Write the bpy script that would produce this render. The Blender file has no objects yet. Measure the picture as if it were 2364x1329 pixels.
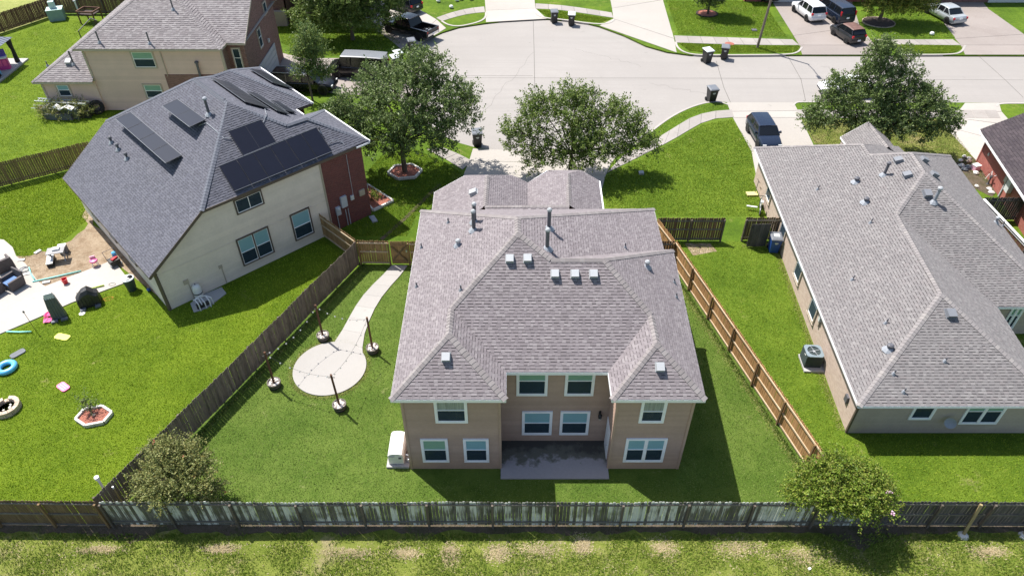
import bpy, math, random
import numpy as np
from mathutils import Vector, Matrix, noise as mnoise
random.seed(7); rng = np.random.default_rng(7)
C = bpy.context.scene.collection
S = bpy.context.scene
pi = math.pi
# ---------------------------------------------------------------- camera
CAM = Vector((0, 0, 28.0)); PITCH = 41.0
cd = bpy.data.cameras.new('camera'); co = bpy.data.objects.new('camera', cd); C.objects.link(co)
co.location = CAM; co.rotation_euler = (math.radians(90 - PITCH), 0, 0)
cd.sensor_width = 36; cd.lens = 36 * 1640 / 2364; cd.clip_end = 2000
S.camera = co
# ---------------------------------------------------------------- light
SUNV = Vector((-.415, .375, 1)).normalized()
w = bpy.data.worlds.new('World'); S.world = w; w.use_nodes = True
nt = w.node_tree; bg = nt.nodes['Background']
sky = nt.nodes.new('ShaderNodeTexSky'); sky.sky_type = 'NISHITA'; sky.sun_disc = False
sky.sun_elevation = math.asin(SUNV.z); sky.sun_rotation = math.atan2(SUNV.x, SUNV.y)
sky.air_density = 1.2; sky.dust_density = 1.6
nt.links.new(sky.outputs[0], bg.inputs[0]); bg.inputs[1].default_value = .1
sl = bpy.data.lights.new('sun', 'SUN'); so = bpy.data.objects.new('sun', sl); C.objects.link(so)
sl.energy = 4.9; sl.angle = math.radians(.53); sl.color = (1, .955, .89)
so.rotation_euler = SUNV.to_track_quat('Z', 'Y').to_euler(); so.location = (-30, 30, 60)
S.view_settings.view_transform = 'Standard'; S.view_settings.look = 'None'
S.view_settings.exposure = 0.72; S.view_settings.gamma = 1
# ---------------------------------------------------------------- materials
MATS = {}
def nd(nt, t, **kw):
    n = nt.nodes.new(t)
    for k, v in kw.items():
        if k.startswith('i_'): n.inputs[k[2:].replace('_', ' ')].default_value = v
        else: setattr(n, k, v)
    return n
def base(name):
    m = bpy.data.materials.new(name); m.use_nodes = True
    nt = m.node_tree; b = nt.nodes['Principled BSDF']
    MATS[name] = m
    return m, nt, b
def math2(nt, op, a, b):
    n = nt.nodes.new('ShaderNodeMath'); n.operation = op
    for i, x in enumerate((a, b)):
        if x is None: continue
        if hasattr(x, 'links'): nt.links.new(x, n.inputs[i])
        else: n.inputs[i].default_value = x
    return n.outputs[0]
def mixc(nt, fac, a, b, bt='MIX'):
    n = nt.nodes.new('ShaderNodeMix'); n.data_type = 'RGBA'; n.blend_type = bt
    for i, x in ((0, fac), (6, a), (7, b)):
        if hasattr(x, 'links'): nt.links.new(x, n.inputs[i])
        else: n.inputs[i].default_value = x if i == 0 else (tuple(x) + (1,) if len(x) == 3 else x)
    return n.outputs[2]
def ramp(nt, fac, stops):
    r = nt.nodes.new('ShaderNodeValToRGB'); e = r.color_ramp.elements
    while len(e) < len(stops): e.new(.5)
    for i, (p, c) in enumerate(stops):
        e[i].position = p; e[i].color = (c, c, c, 1) if not hasattr(c, '__len__') else tuple(c) + (1,)
    nt.links.new(fac, r.inputs[0]); return r.outputs[0]
def coords(nt, scale=(1, 1, 1), src='Object'):
    t = nt.nodes.new('ShaderNodeTexCoord'); mp = nt.nodes.new('ShaderNodeMapping')
    mp.inputs['Scale'].default_value = scale
    nt.links.new(t.outputs[src], mp.inputs[0]); return mp.outputs[0]
def noise(nt, vec, scale, detail=4, rough=.55, w=None):
    n = nt.nodes.new('ShaderNodeTexNoise'); n.inputs['Scale'].default_value = scale
    n.inputs['Detail'].default_value = detail; n.inputs['Roughness'].default_value = rough
    if w is not None:
        n.noise_dimensions = '4D'; nt.links.new(w, n.inputs['W'])
    nt.links.new(vec, n.inputs['Vector']); return n.outputs['Fac']
def bump(nt, b, h, strength, dist=.02):
    n = nt.nodes.new('ShaderNodeBump'); n.inputs['Strength'].default_value = strength
    n.inputs['Distance'].default_value = dist
    nt.links.new(h, n.inputs['Height']); nt.links.new(n.outputs[0], b.inputs['Normal'])
def objrand(nt, mul=1.0):
    o = nt.nodes.new('ShaderNodeObjectInfo'); g = nt.nodes.new('ShaderNodeNewGeometry')
    s = math2(nt, 'ADD', o.outputs['Random'], g.outputs['Random Per Island'])
    return math2(nt, 'FRACT', s, None)
def M(name, col, rough=.75, var=.18, scale=3, bmp=.15, bscale=30, metal=0, ovar=0, spec=.5, stretch=(1, 1, 1), coat=0, src='Object'):
    """plain weathered material: colour with two octaves of blotches, per-object shift, fine relief"""
    m, nt, b = base(name)
    v = coords(nt, stretch, src)
    n1 = noise(nt, v, scale); n2 = noise(nt, v, scale * 9, 3)
    f = math2(nt, 'ADD', math2(nt, 'MULTIPLY', n1, .65), math2(nt, 'MULTIPLY', n2, .35))
    lo = [c * (1 - var) for c in col]; hi = [min(1, c * (1 + var)) for c in col]
    c = ramp(nt, f, [(.3, lo), (.7, hi)])
    if ovar:
        r = objrand(nt); k = math2(nt, 'ADD', math2(nt, 'MULTIPLY', r, 2 * ovar), 1 - ovar)
        cc = nt.nodes.new('ShaderNodeCombineColor')
        for i in range(3): nt.links.new(k, cc.inputs[i])
        c = mixc(nt, 1.0, c, cc.outputs[0], 'MULTIPLY')
    nt.links.new(c, b.inputs['Base Color'])
    b.inputs['Roughness'].default_value = rough; b.inputs['Metallic'].default_value = metal
    b.inputs['Specular IOR Level'].default_value = spec
    if coat: b.inputs['Coat Weight'].default_value = coat; b.inputs['Coat Roughness'].default_value = .08
    if bmp: bump(nt, b, noise(nt, v, bscale, 3), bmp)
    return m
def grass_mat(name, dark, mid, light, dry=None, dryamt=0, big=.35, fine=1.0):
    m, nt, b = base(name)
    v = coords(nt)
    n1 = noise(nt, v, big, 4, .6); n2 = noise(nt, v, 2.2, 5, .65)
    n3 = noise(nt, v, 14, 4, .7); n4 = noise(nt, coords(nt, (1, .55, 1)), 38, 2, .6)
    a = math2(nt, 'ADD', math2(nt, 'MULTIPLY', n1, .36), math2(nt, 'MULTIPLY', n2, .24))
    a = math2(nt, 'ADD', a, math2(nt, 'MULTIPLY', n3, .22)); a = math2(nt, 'ADD', a, math2(nt, 'MULTIPLY', n4, .2 * fine))
    c = ramp(nt, a, [(.40, dark), (.5, mid), (.605, light)])
    if dry:
        d = noise(nt, v, .55, 5, .62); d2 = noise(nt, v, 6, 4, .7)
        dd = math2(nt, 'ADD', math2(nt, 'MULTIPLY', d, .72), math2(nt, 'MULTIPLY', d2, .28))
        f = ramp(nt, dd, [(.56 - dryamt, 0), (.66 - dryamt * .6, .8)])
        c = mixc(nt, f, c, dry)
    sp = ramp(nt, noise(nt, v, 21, 3, .75), [(.62, 0), (.7, .75)]); c = mixc(nt, math2(nt, 'MULTIPLY', sp, ramp(nt, noise(nt, v, .9, 3), [(.42, .15), (.62, 1)])), c, [min(.5, x * 1.5 + .05) for x in light])
    nt.links.new(c, b.inputs['Base Color']); b.inputs['Roughness'].default_value = .85
    b.inputs['Specular IOR Level'].default_value = .2
    h = math2(nt, 'ADD', math2(nt, 'MULTIPLY', n3, 1.0), math2(nt, 'MULTIPLY', n4, .7))
    bump(nt, b, h, 1.0, .08)
    return m
def concrete_mat(name, col, stain=.22, scale=.35, stainc=(.16, .145, .13), rough=.85, ring=False):
    m, nt, b = base(name); v = coords(nt)
    n1 = noise(nt, v, scale, 6, .62); n2 = noise(nt, v, 5, 5, .65); n3 = noise(nt, v, 60, 2)
    a = math2(nt, 'ADD', math2(nt, 'MULTIPLY', n1, .6), math2(nt, 'MULTIPLY', n2, .4))
    f = ramp(nt, a, [(.34, stain * 2), (.56, 0)])
    c = mixc(nt, f, col, stainc)
    n5 = noise(nt, v, .07, 3, .6); c = mixc(nt, ramp(nt, n5, [(.4, 0), (.62, .5)]), c, [x * .84 for x in col])
    c = mixc(nt, math2(nt, 'MULTIPLY', n3, .22), c, [x * .72 for x in col])
    if ring:   # tyre-polished arcs of the turning circle and lengthwise street streaks
        sp = nt.nodes.new('ShaderNodeVectorMath'); sp.operation = 'DISTANCE'; nt.links.new(v, sp.inputs[0]); sp.inputs[1].default_value = (2, 61, -.13)
        cb = nt.nodes.new('ShaderNodeCombineXYZ'); nt.links.new(sp.outputs['Value'], cb.inputs[0])
        nr = noise(nt, cb.outputs[0], .9, 5, .7); ns_ = noise(nt, coords(nt, (.04, 1, 1)), 1.1, 5, .7)
        c = mixc(nt, ramp(nt, nr, [(.42, 0), (.66, .55)]), c, [x * .86 for x in col]); c = mixc(nt, ramp(nt, ns_, [(.45, 0), (.7, .6)]), c, [x * .8 for x in col])
    n6 = noise(nt, v, .9, 4, .7); c = mixc(nt, ramp(nt, n6, [(.66, 0), (.74, .45)]), c, [x * .45 for x in col])
    r = objrand(nt); k = math2(nt, 'ADD', math2(nt, 'MULTIPLY', r, .14), .93)
    cc = nt.nodes.new('ShaderNodeCombineColor')
    for i in range(3): nt.links.new(k, cc.inputs[i])
    c = mixc(nt, 1.0, c, cc.outputs[0], 'MULTIPLY')
    nt.links.new(c, b.inputs['Base Color']); b.inputs['Roughness'].default_value = rough
    bump(nt, b, n3, .12, .01); return m
def shingle_mat(name, tones, grain=.25):
    m, nt, b = base(name); v = coords(nt)
    r = objrand(nt)
    st = [((i + .5) / len(tones), t) for i, t in enumerate(tones)]
    c = ramp(nt, r, st)
    n1 = noise(nt, v, 70, 2, .7); n2 = noise(nt, v, .5, 4, .6)
    k = math2(nt, 'ADD', math2(nt, 'MULTIPLY', n1, grain * 1.4), math2(nt, 'MULTIPLY', n2, .16))
    k = math2(nt, 'ADD', k, 1 - .08 - grain * .7)
    cc = nt.nodes.new('ShaderNodeCombineColor')
    for i in range(3): nt.links.new(k, cc.inputs[i])
    c = mixc(nt, 1.0, c, cc.outputs[0], 'MULTIPLY')
    nt.links.new(c, b.inputs['Base Color']); b.inputs['Roughness'].default_value = .88
    b.inputs['Specular IOR Level'].default_value = .3
    bump(nt, b, n1, .25, .006); return m
def brick_mat(name, c1, c2, mortar, bw=.21, bh=.075, bmp=.5):
    m, nt, b = base(name)
    t = nt.nodes.new('ShaderNodeUVMap')
    br = nt.nodes.new('ShaderNodeTexBrick'); nt.links.new(t.outputs[0], br.inputs['Vector'])
    br.inputs['Scale'].default_value = 1; br.inputs['Brick Width'].default_value = bw; br.inputs['Row Height'].default_value = bh
    br.inputs['Mortar Size'].default_value = .006; br.inputs['Bias'].default_value = 0
    br.inputs['Color1'].default_value = tuple(c1) + (1,); br.inputs['Color2'].default_value = tuple(c2) + (1,); br.inputs['Mortar'].default_value = tuple(mortar) + (1,)
    n = noise(nt, t.outputs[0], 1.1, 5, .6)
    c = mixc(nt, math2(nt, 'MULTIPLY', n, .45), br.outputs[0], [x * .55 for x in c1])
    nt.links.new(c, b.inputs['Base Color']); b.inputs['Roughness'].default_value = .9
    bump(nt, b, math2(nt, 'SUBTRACT', 1.0, br.outputs['Fac']), bmp, .01); return m
def wood_mat(name, col, dark, streak=6, moss=None, mossamt=.0, white=None, whiteamt=0, ovar=.18, along='Z'):
    m, nt, b = base(name)
    o = nt.nodes.new('ShaderNodeObjectInfo'); wv = math2(nt, 'MULTIPLY', o.outputs['Random'], 31)
    sc = {'Z': (streak * 3, streak * 3, .8), 'X': (.8, streak * 3, streak * 3)}[along]
    v = coords(nt, sc); v2 = coords(nt)
    n1 = noise(nt, v, 1.0, 5, .65, wv); n2 = noise(nt, v2, 2.0, 4, .6, wv)
    a = math2(nt, 'ADD', math2(nt, 'MULTIPLY', n1, .6), math2(nt, 'MULTIPLY', n2, .4))
    c = ramp(nt, a, [(.33, dark), (.62, col)])
    if white:
        g = nt.nodes.new('ShaderNodeTexNoise'); g.noise_dimensions = '4D'; g.inputs['Scale'].default_value = .8
        ge = nt.nodes.new('ShaderNodeNewGeometry'); nt.links.new(ge.outputs['Position'], g.inputs['Vector'])
        f = math2(nt, 'ADD', math2(nt, 'MULTIPLY', g.outputs['Fac'], .55), math2(nt, 'MULTIPLY', n1, .45))
        f = math2(nt, 'ADD', f, math2(nt, 'MULTIPLY', o.outputs['Random'], .16))
        c = mixc(nt, ramp(nt, f, [(.62 - whiteamt, 0), (.68 - whiteamt, .9)]), c, white)
    if moss:
        f = ramp(nt, noise(nt, v2, 1.4, 5, .6, wv), [(.55 - mossamt, 0), (.75 - mossamt, .8)])
        c = mixc(nt, f, c, moss)
    k = math2(nt, 'ADD', math2(nt, 'MULTIPLY', o.outputs['Random'], 2 * ovar), 1 - ovar)
    cc = nt.nodes.new('ShaderNodeCombineColor')
    for i in range(3): nt.links.new(k, cc.inputs[i])
    c = mixc(nt, 1.0, c, cc.outputs[0], 'MULTIPLY')
    nt.links.new(c, b.inputs['Base Color']); b.inputs['Roughness'].default_value = .85; b.inputs['Specular IOR Level'].default_value = .25
    bump(nt, b, n1, .4, .006); return m
def glass_mat(name, tint, alpha, rough=.03):
    m, nt, b = base(name)
    b.inputs['Base Color'].default_value = tuple(tint) + (1,); b.inputs['Roughness'].default_value = rough
    b.inputs['Specular IOR Level'].default_value = .8
    tr = nt.nodes.new('ShaderNodeBsdfTransparent'); tr.inputs[0].default_value = (.92, .98, .97, 1)
    mx = nt.nodes.new('ShaderNodeMixShader'); mx.inputs[0].default_value = alpha
    nt.links.new(tr.outputs[0], mx.inputs[1]); nt.links.new(b.outputs[0], mx.inputs[2])
    nt.links.new(mx.outputs[0], nt.nodes['Material Output'].inputs[0]); return m
def leaf_mat(name, tones, rough=.5, trans=.25):
    m, nt, b = base(name)
    g = nt.nodes.new('ShaderNodeNewGeometry')
    c = ramp(nt, g.outputs['Random Per Island'], [((i + .5) / len(tones), t) for i, t in enumerate(tones)])
    nn = noise(nt, coords(nt), .9, 3, .6)
    k = math2(nt, 'ADD', math2(nt, 'MULTIPLY', nn, .7), .65)
    cc = nt.nodes.new('ShaderNodeCombineColor')
    for i in range(3): nt.links.new(k, cc.inputs[i])
    c = mixc(nt, 1.0, c, cc.outputs[0], 'MULTIPLY')
    nt.links.new(c, b.inputs['Base Color']); b.inputs['Roughness'].default_value = rough; b.inputs['Specular IOR Level'].default_value = .2
    t = nt.nodes.new('ShaderNodeBsdfTranslucent'); nt.links.new(c, t.inputs[0])
    mx = nt.nodes.new('ShaderNodeMixShader'); mx.inputs[0].default_value = trans
    nt.links.new(b.outputs[0], mx.inputs[1]); nt.links.new(t.outputs[0], mx.inputs[2])
    nt.links.new(mx.outputs[0], nt.nodes['Material Output'].inputs[0]); return m
# ---- palette
grass_mat('grass_front', (.05, .098, .005), (.085, .155, .008), (.14, .215, .014), (.26, .22, .08), -.02)
grass_mat('grass_home', (.052, .098, .011), (.08, .14, .016), (.125, .185, .03), (.24, .26, .1), -.05, fine=1.4)
grass_mat('grass_left', (.062, .108, .003), (.1, .165, .005), (.155, .225, .011), (.26, .24, .09), -.05, fine=1.3)
grass_mat('grass_right', (.055, .1, .005), (.085, .15, .008), (.14, .21, .017), (.28, .26, .1), -.04, fine=1.3)
grass_mat('grass_strip', (.06, .105, .008), (.135, .18, .022), (.22, .25, .05), (.34, .28, .16), .03, big=.8, fine=1.6)
grass_mat('grass_field', (.2, .24, .05), (.28, .31, .08), (.36, .37, .12), (.4, .34, .16), .02)
concrete_mat('road_concrete', (.318, .296, .277), .2, .12, (.225, .204, .188), ring=True)
concrete_mat('drive_concrete', (.41, .38, .345), .16, .25, (.25, .222, .198))
concrete_mat('old_concrete', (.3, .262, .24), .3, .3, (.19, .155, .14))
concrete_mat('walk_concrete', (.33, .303, .28), .24, .6, (.2, .178, .16))
concrete_mat('new_concrete', (.36, .345, .325), .1, .6, (.27, .25, .23))
concrete_mat('pad_concrete', (.42, .41, .4), .1, .7, (.3, .28, .26))
concrete_mat('curb_concrete', (.4, .37, .345), .18, .8, (.26, .24, .22))
grass_mat('dirt', (.2, .14, .085), (.31, .225, .145), (.43, .335, .235), (.16, .11, .06), .04, big=1.1, fine=1.5)
grass_mat('grass_dry', (.07, .11, .012), (.14, .18, .03), (.22, .24, .055), (.33, .26, .13), .06, big=.6, fine=1.3)
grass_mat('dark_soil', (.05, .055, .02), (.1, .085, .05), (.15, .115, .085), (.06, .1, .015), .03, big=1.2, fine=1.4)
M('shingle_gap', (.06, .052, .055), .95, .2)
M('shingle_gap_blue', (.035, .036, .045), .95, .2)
M('joint', (.13, .12, .11), .9, .2)
shingle_mat('shingle_tan', [(0.175, 0.154, 0.161), (0.19, 0.167, 0.176), (0.205, 0.181, 0.189), (0.219, 0.195, 0.203), (0.197, 0.173, 0.181), (0.241, 0.217, 0.223)], .16)
shingle_mat('shingle_grey', [(0.164, 0.153, 0.154), (0.181, 0.17, 0.17), (0.198, 0.186, 0.185), (0.172, 0.161, 0.161), (0.226, 0.214, 0.211), (0.189, 0.173, 0.173)], .18)
shingle_mat('shingle_blue', [(0.091, 0.093, 0.113), (0.11, 0.112, 0.135), (0.126, 0.128, 0.153), (0.1, 0.102, 0.126)], .18)
shingle_mat('shingle_warm', [(.19, .172, .175), (.22, .2, .205), (.25, .23, .232), (.275, .255, .255), (.205, .183, .187)], .2)
shingle_mat('cap_lit_tan', [(0.207, 0.187, 0.185), (0.233, 0.211, 0.209), (0.22, 0.197, 0.195), (0.255, 0.233, 0.229)], .14)  # ridge caps: shingle tones lightened, sunlight on the ridges put into the colour
shingle_mat('cap_lit_grey', [(0.207, 0.191, 0.19), (0.233, 0.216, 0.214), (0.22, 0.202, 0.201), (0.264, 0.245, 0.236)], .14)
shingle_mat('cap_lit_blue', [(0.123, 0.132, 0.158), (0.136, 0.145, 0.172), (0.13, 0.137, 0.164)], .12)
shingle_mat('shingle_dark', [(.045, .036, .042), (.055, .045, .05), (.065, .052, .058)], .2)
M('siding_brown', (.42, .29, .225), .75, .1, .9, .06, 60, ovar=.05)
M('siding_cream', (.69, .61, .52), .75, .1, .8, .06, 60, ovar=.05)
M('siding_beige', (.62, .46, .385), .75, .07, 1, .06, 60, ovar=.05)
M('siding_taupe', (.42, .35, .285), .75, .12, .8, .06, 60, ovar=.05)
M('trim_white', (.88, .88, .9), .55, .06, 2, .03, 50)
M('trim_brown', (.105, .08, .065), .6, .1, 2, .04, 50)
M('trim_tan', (.42, .36, .29), .65, .06, 2, .04, 50)
M('soffit', (.42, .38, .33), .8, .05)
brick_mat('brick_dark_red', (.2, .056, .048), (.115, .034, .034), (.25, .17, .15))
brick_mat('brick_brown', (.27, .14, .115), (.15, .075, .065), (.3, .24, .21))
brick_mat('brick_pink', (.62, .49, .41), (.5, .37, .3), (.58, .5, .43), bmp=.3)
brick_mat('brick_red', (.42, .13, .1), (.33, .085, .07), (.42, .26, .22), bmp=.35)
glass_mat('pane', (.006, .012, .018), .16)
M('blind_green', (.36, .55, .42), .7, .06, 2, 0, stretch=(1, 1, 8))
M('blind_teal', (.36, .58, .66), .7, .06, 2, 0, stretch=(1, 1, 8))
M('blind_cream', (.55, .56, .5), .7, .06, 2, 0, stretch=(1, 1, 8))
M('curtain', (.5, .48, .44), .85, .45, 1.2, .3, 8, stretch=(14, 1, .3))
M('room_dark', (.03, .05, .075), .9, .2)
M('fence_flat', (.2, .2, .2), .9)
wood_mat('wood_grey', (.235, .195, .165), (.085, .068, .06), 6, (.14, .15, .085), -.02, ovar=.22)
wood_mat('wood_old', (.2, .19, .165), (.06, .058, .048), 7, (.1, .105, .05), .04, (.55, .56, .52), .05, ovar=.22)
wood_mat('wood_brown', (.2, .14, .08), (.095, .065, .038), 6, (.12, .12, .045), -.03, ovar=.16)
wood_mat('wood_cedar', (.47, .275, .125), (.29, .155, .065), 6, (.25, .2, .06), -.06, ovar=.14)
wood_mat('wood_tan', (.36, .225, .11), (.19, .115, .055), 6, ovar=.15)
wood_mat('wood_dark', (.2, .125, .075), (.1, .062, .04), 6, ovar=.16)
wood_mat('wood_leftfar', (.215, .155, .075), (.09, .07, .035), 6, (.13, .14, .04), .0, ovar=.2)
wood_mat('wood_redbrown', (.16, .085, .055), (.085, .045, .032), 6, ovar=.12)
wood_mat('wood_charcoal', (.12, .11, .105), (.045, .042, .042), 6, (.09, .09, .06), -.04, ovar=.2)
wood_mat('rail_pale', (.58, .47, .33), (.38, .28, .18), 5, along='X', ovar=.08)
wood_mat('rail_dark', (.2, .18, .155), (.09, .08, .07), 5, along='X', ovar=.1)
wood_mat('post_brown', (.26, .17, .085), (.13, .085, .045), 5, ovar=.12)
wood_mat('post_dark', (.15, .125, .1), (.07, .06, .05), 5, ovar=.12)
wood_mat('post_yellow', (.38, .3, .15), (.22, .17, .09), 5, ovar=.12)
wood_mat('pole_wood', (.17, .085, .05), (.09, .045, .028), 5)
wood_mat('bark', (.17, .135, .11), (.07, .055, .045), 4)
leaf_mat('leaf_oak', [(0.072, 0.116, 0.032), (0.122, 0.182, 0.049), (0.171, 0.235, 0.069), (0.196, 0.235, 0.108), (0.144, 0.202, 0.06)], .42)
leaf_mat('leaf_oak_light', [(0.081, 0.137, 0.026), (0.136, 0.205, 0.039), (0.189, 0.255, 0.056), (0.213, 0.255, 0.085), (0.15, 0.205, 0.047)], .45)
leaf_mat('leaf_slim', [(0.08, 0.134, 0.042), (0.133, 0.202, 0.065), (0.2, 0.271, 0.079), (0.24, 0.284, 0.074)], .5)
leaf_mat('leaf_bronze', [(0.111, 0.14, 0.044), (0.181, 0.206, 0.063), (0.251, 0.271, 0.095), (0.251, 0.218, 0.063), (0.331, 0.347, 0.139)], .5)
leaf_mat('leaf_bright', [(0.075, 0.125, 0.015), (0.118, 0.193, 0.021), (0.182, 0.259, 0.031), (0.266, 0.319, 0.055), (0.182, 0.193, 0.036)], .45)
leaf_mat('leaf_yellowish', [(0.083, 0.125, 0.021), (0.134, 0.187, 0.028), (0.227, 0.27, 0.05), (0.35, 0.322, 0.072)], .5)
leaf_mat('flower_red', [(.6, .05, .08), (.7, .12, .15)], .6)
leaf_mat('flower_pink', [(.7, .45, .6), (.75, .55, .65)], .6)
leaf_mat('blade', [(0.077, 0.14, 0.013), (0.14, 0.219, 0.022), (0.219, 0.296, 0.039), (0.312, 0.344, 0.086)], .6)
leaf_mat('blade_home', [(0.069, 0.132, 0.017), (0.111, 0.195, 0.025), (0.167, 0.251, 0.045), (0.278, 0.334, 0.111)], .6)
leaf_mat('blade_left', [(0.125, 0.207, 0.007), (0.209, 0.325, 0.011), (0.312, 0.432, 0.023), (0.417, 0.512, 0.056)], .6)
leaf_mat('blade_right', [(0.094, 0.159, 0.006), (0.144, 0.24, 0.011), (0.22, 0.319, 0.019), (0.305, 0.383, 0.043)], .6)
leaf_mat('blade_dryish', [(.09, .14, .012), (.15, .19, .03), (.24, .24, .07), (.3, .25, .11)], .6)
leaf_mat('blade_straw', [(.32, .34, .1), (.4, .38, .16), (.26, .3, .06)], .7)
leaf_mat('blade_dry', [(.48, .4, .24), (.58, .49, .32), (.4, .35, .16), (.54, .44, .3)], .7)
grass_mat('straw_ground', (.22, .17, .1), (.36, .29, .2), (.48, .4, .3), (.16, .19, .04), .02, big=1.5, fine=1.6)
M('black_plastic', (.018, .018, .02), .45, .2, 6, .05, 60)
M('lid_grey', (.16, .17, .19), .38, .12, 6, .05, 60)
M('lid_pale', (.62, .66, .66), .4, .08)
M('bin_blue', (.015, .06, .26), .4, .15)
M('bin_green', (.03, .05, .055), .45, .15)
M('rubber', (.014, .014, .015), .8, .2)
M('rim', (.45, .45, .47), .35, .1)
M('chrome', (.7, .7, .72), .2, .05, metal=1)
M('galv', (.52, .55, .58), .38, .1, 4, .03, metal=.6)
M('vent_grey', (.35, .365, .38), .6, .06)
M('vent_dark', (.17, .18, .2), .6, .1)
M('pipe_dark', (.1, .1, .115), .55, .15)
M('pipe_lead', (.28, .3, .33), .6, .1)
M('pvc_white', (.76, .76, .75), .45, .05)
M('generator_white', (.76, .75, .71), .4, .03)
M('glass_car', (.008, .01, .013), .1, .1, bmp=0, spec=.4)
for n_, c_ in (('black', (.008, .008, .01)), ('navy', (.012, .02, .042)), ('charcoal', (.03, .03, .034)), ('white', (.72, .72, .74)), ('silver', (.42, .45, .47)), ('darkgrey', (.02, .021, .026)), ('roofgrey', (.2, .21, .23))):
    M('paint_' + n_, c_, .25, .05, 2, 0, metal=.25 if n_ in ('silver',) else 0, coat=.3)
M('faded_red', (.14, .075, .062), .6, .5, 3)
M('tail_red', (.5, .02, .03), .25, .1)
M('lamp_clear', (.6, .62, .62), .15, .05)
M('panel', (.008, .009, .018), .3, .12, 2, 0, spec=.45)
M('panel_frame', (.03, .03, .035), .4, .1)
M('panel_edge', (.13, .14, .16), .45, .08)
M('meter_grey', (.48, .51, .55), .5, .08)
M('cable_white', (.6, .6, .6), .5, .05)
M('cable_black', (.02, .02, .02), .6, .05)
M('red_plastic', (.6, .02, .03), .4, .08)
M('pink_plastic', (.8, .12, .3), .45, .12)
M('pink_pale', (.8, .45, .55), .5, .1)
M('purple_plastic', (.1, .06, .4), .45, .1)
M('magenta', (.55, .05, .25), .5, .1)
M('blue_float', (.12, .45, .75), .3, .08)
M('noodle_teal', (.28, .72, .66), .5, .06)
M('noodle_lime', (.5, .65, .1), .5, .06)
M('yellow_float', (.85, .85, .12), .4, .05)
M('cover_black', (.02, .02, .022), .5, .3, 3, .6, 5)
M('cover_grey', (.1, .115, .12), .55, .25, 3, .6, 4)
M('cover_silver', (.5, .52, .52), .45, .15, 3, .3, 6)
M('wicker', (.09, .075, .075), .75, .45, 30, .6, 60)
M('cushion_blue', (.11, .2, .4), .85, .12, 4, .2, 20)
M('slate', (.12, .13, .15), .7, .2)
M('plank_grey', (.34, .33, .33), .8, .18, 4, .3, 20)
M('white_fabric', (.75, .75, .74), .8, .05)
M('stone_tan', (.48, .38, .29), .9, .22, 6, .4, 20, ovar=.18)
M('stone_white', (.62, .6, .56), .85, .15, 6, .3, 20, ovar=.12)
M('gravel_white', (.66, .6, .55), .9, .25, 14, .4, 40, ovar=.25)
M('mulch_red', (.3, .11, .075), .95, .5, 12, .8, 26)
M('mulch_dark', (.05, .035, .03), .95, .5, 8, .8, 20)
M('barrel_wood', (.16, .14, .125), .8, .3, 4, .3, 20, stretch=(6, 6, 1))
M('barrel_hoop', (.04, .04, .042), .5, .2)
M('bulb_glass', (.85, .85, .82), .1, .02)
M('ac_green', (.035, .05, .052), .5, .15)
M('ac_top', (.19, .24, .27), .4, .1)
M('ash', (.09, .07, .065), .95, .4, 8, .6, 20)
M('transformer_green', (.2, .3, .3), .55, .1)
M('transformer_top', (.42, .55, .53), .5, .08)
M('metal_roof', (.2, .22, .27), .4, .1, metal=.3)
M('fabric_black', (.02, .018, .02), .9, .2)
M('deck_boards', (.33, .28, .24), .85, .2, 2, .2, 10)
M('tyre_junk', (.02, .018, .018), .9, .3)
M('rust', (.3, .1, .07), .85, .3)
M('garage_door', (.4, .42, .44), .6, .06)
M('garage_white', (.66, .67, .68), .55, .05)
M('aluminium', (.68, .7, .72), .35, .06, metal=.5)
M('lamp_pole', (.19, .15, .12), .7, .2)
M('yellow_wood', (.6, .5, .22), .7, .12)
M('orange_cord', (.75, .4, .08), .6, .05)
M('marker_white', (.8, .8, .8), .5, .05)
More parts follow.
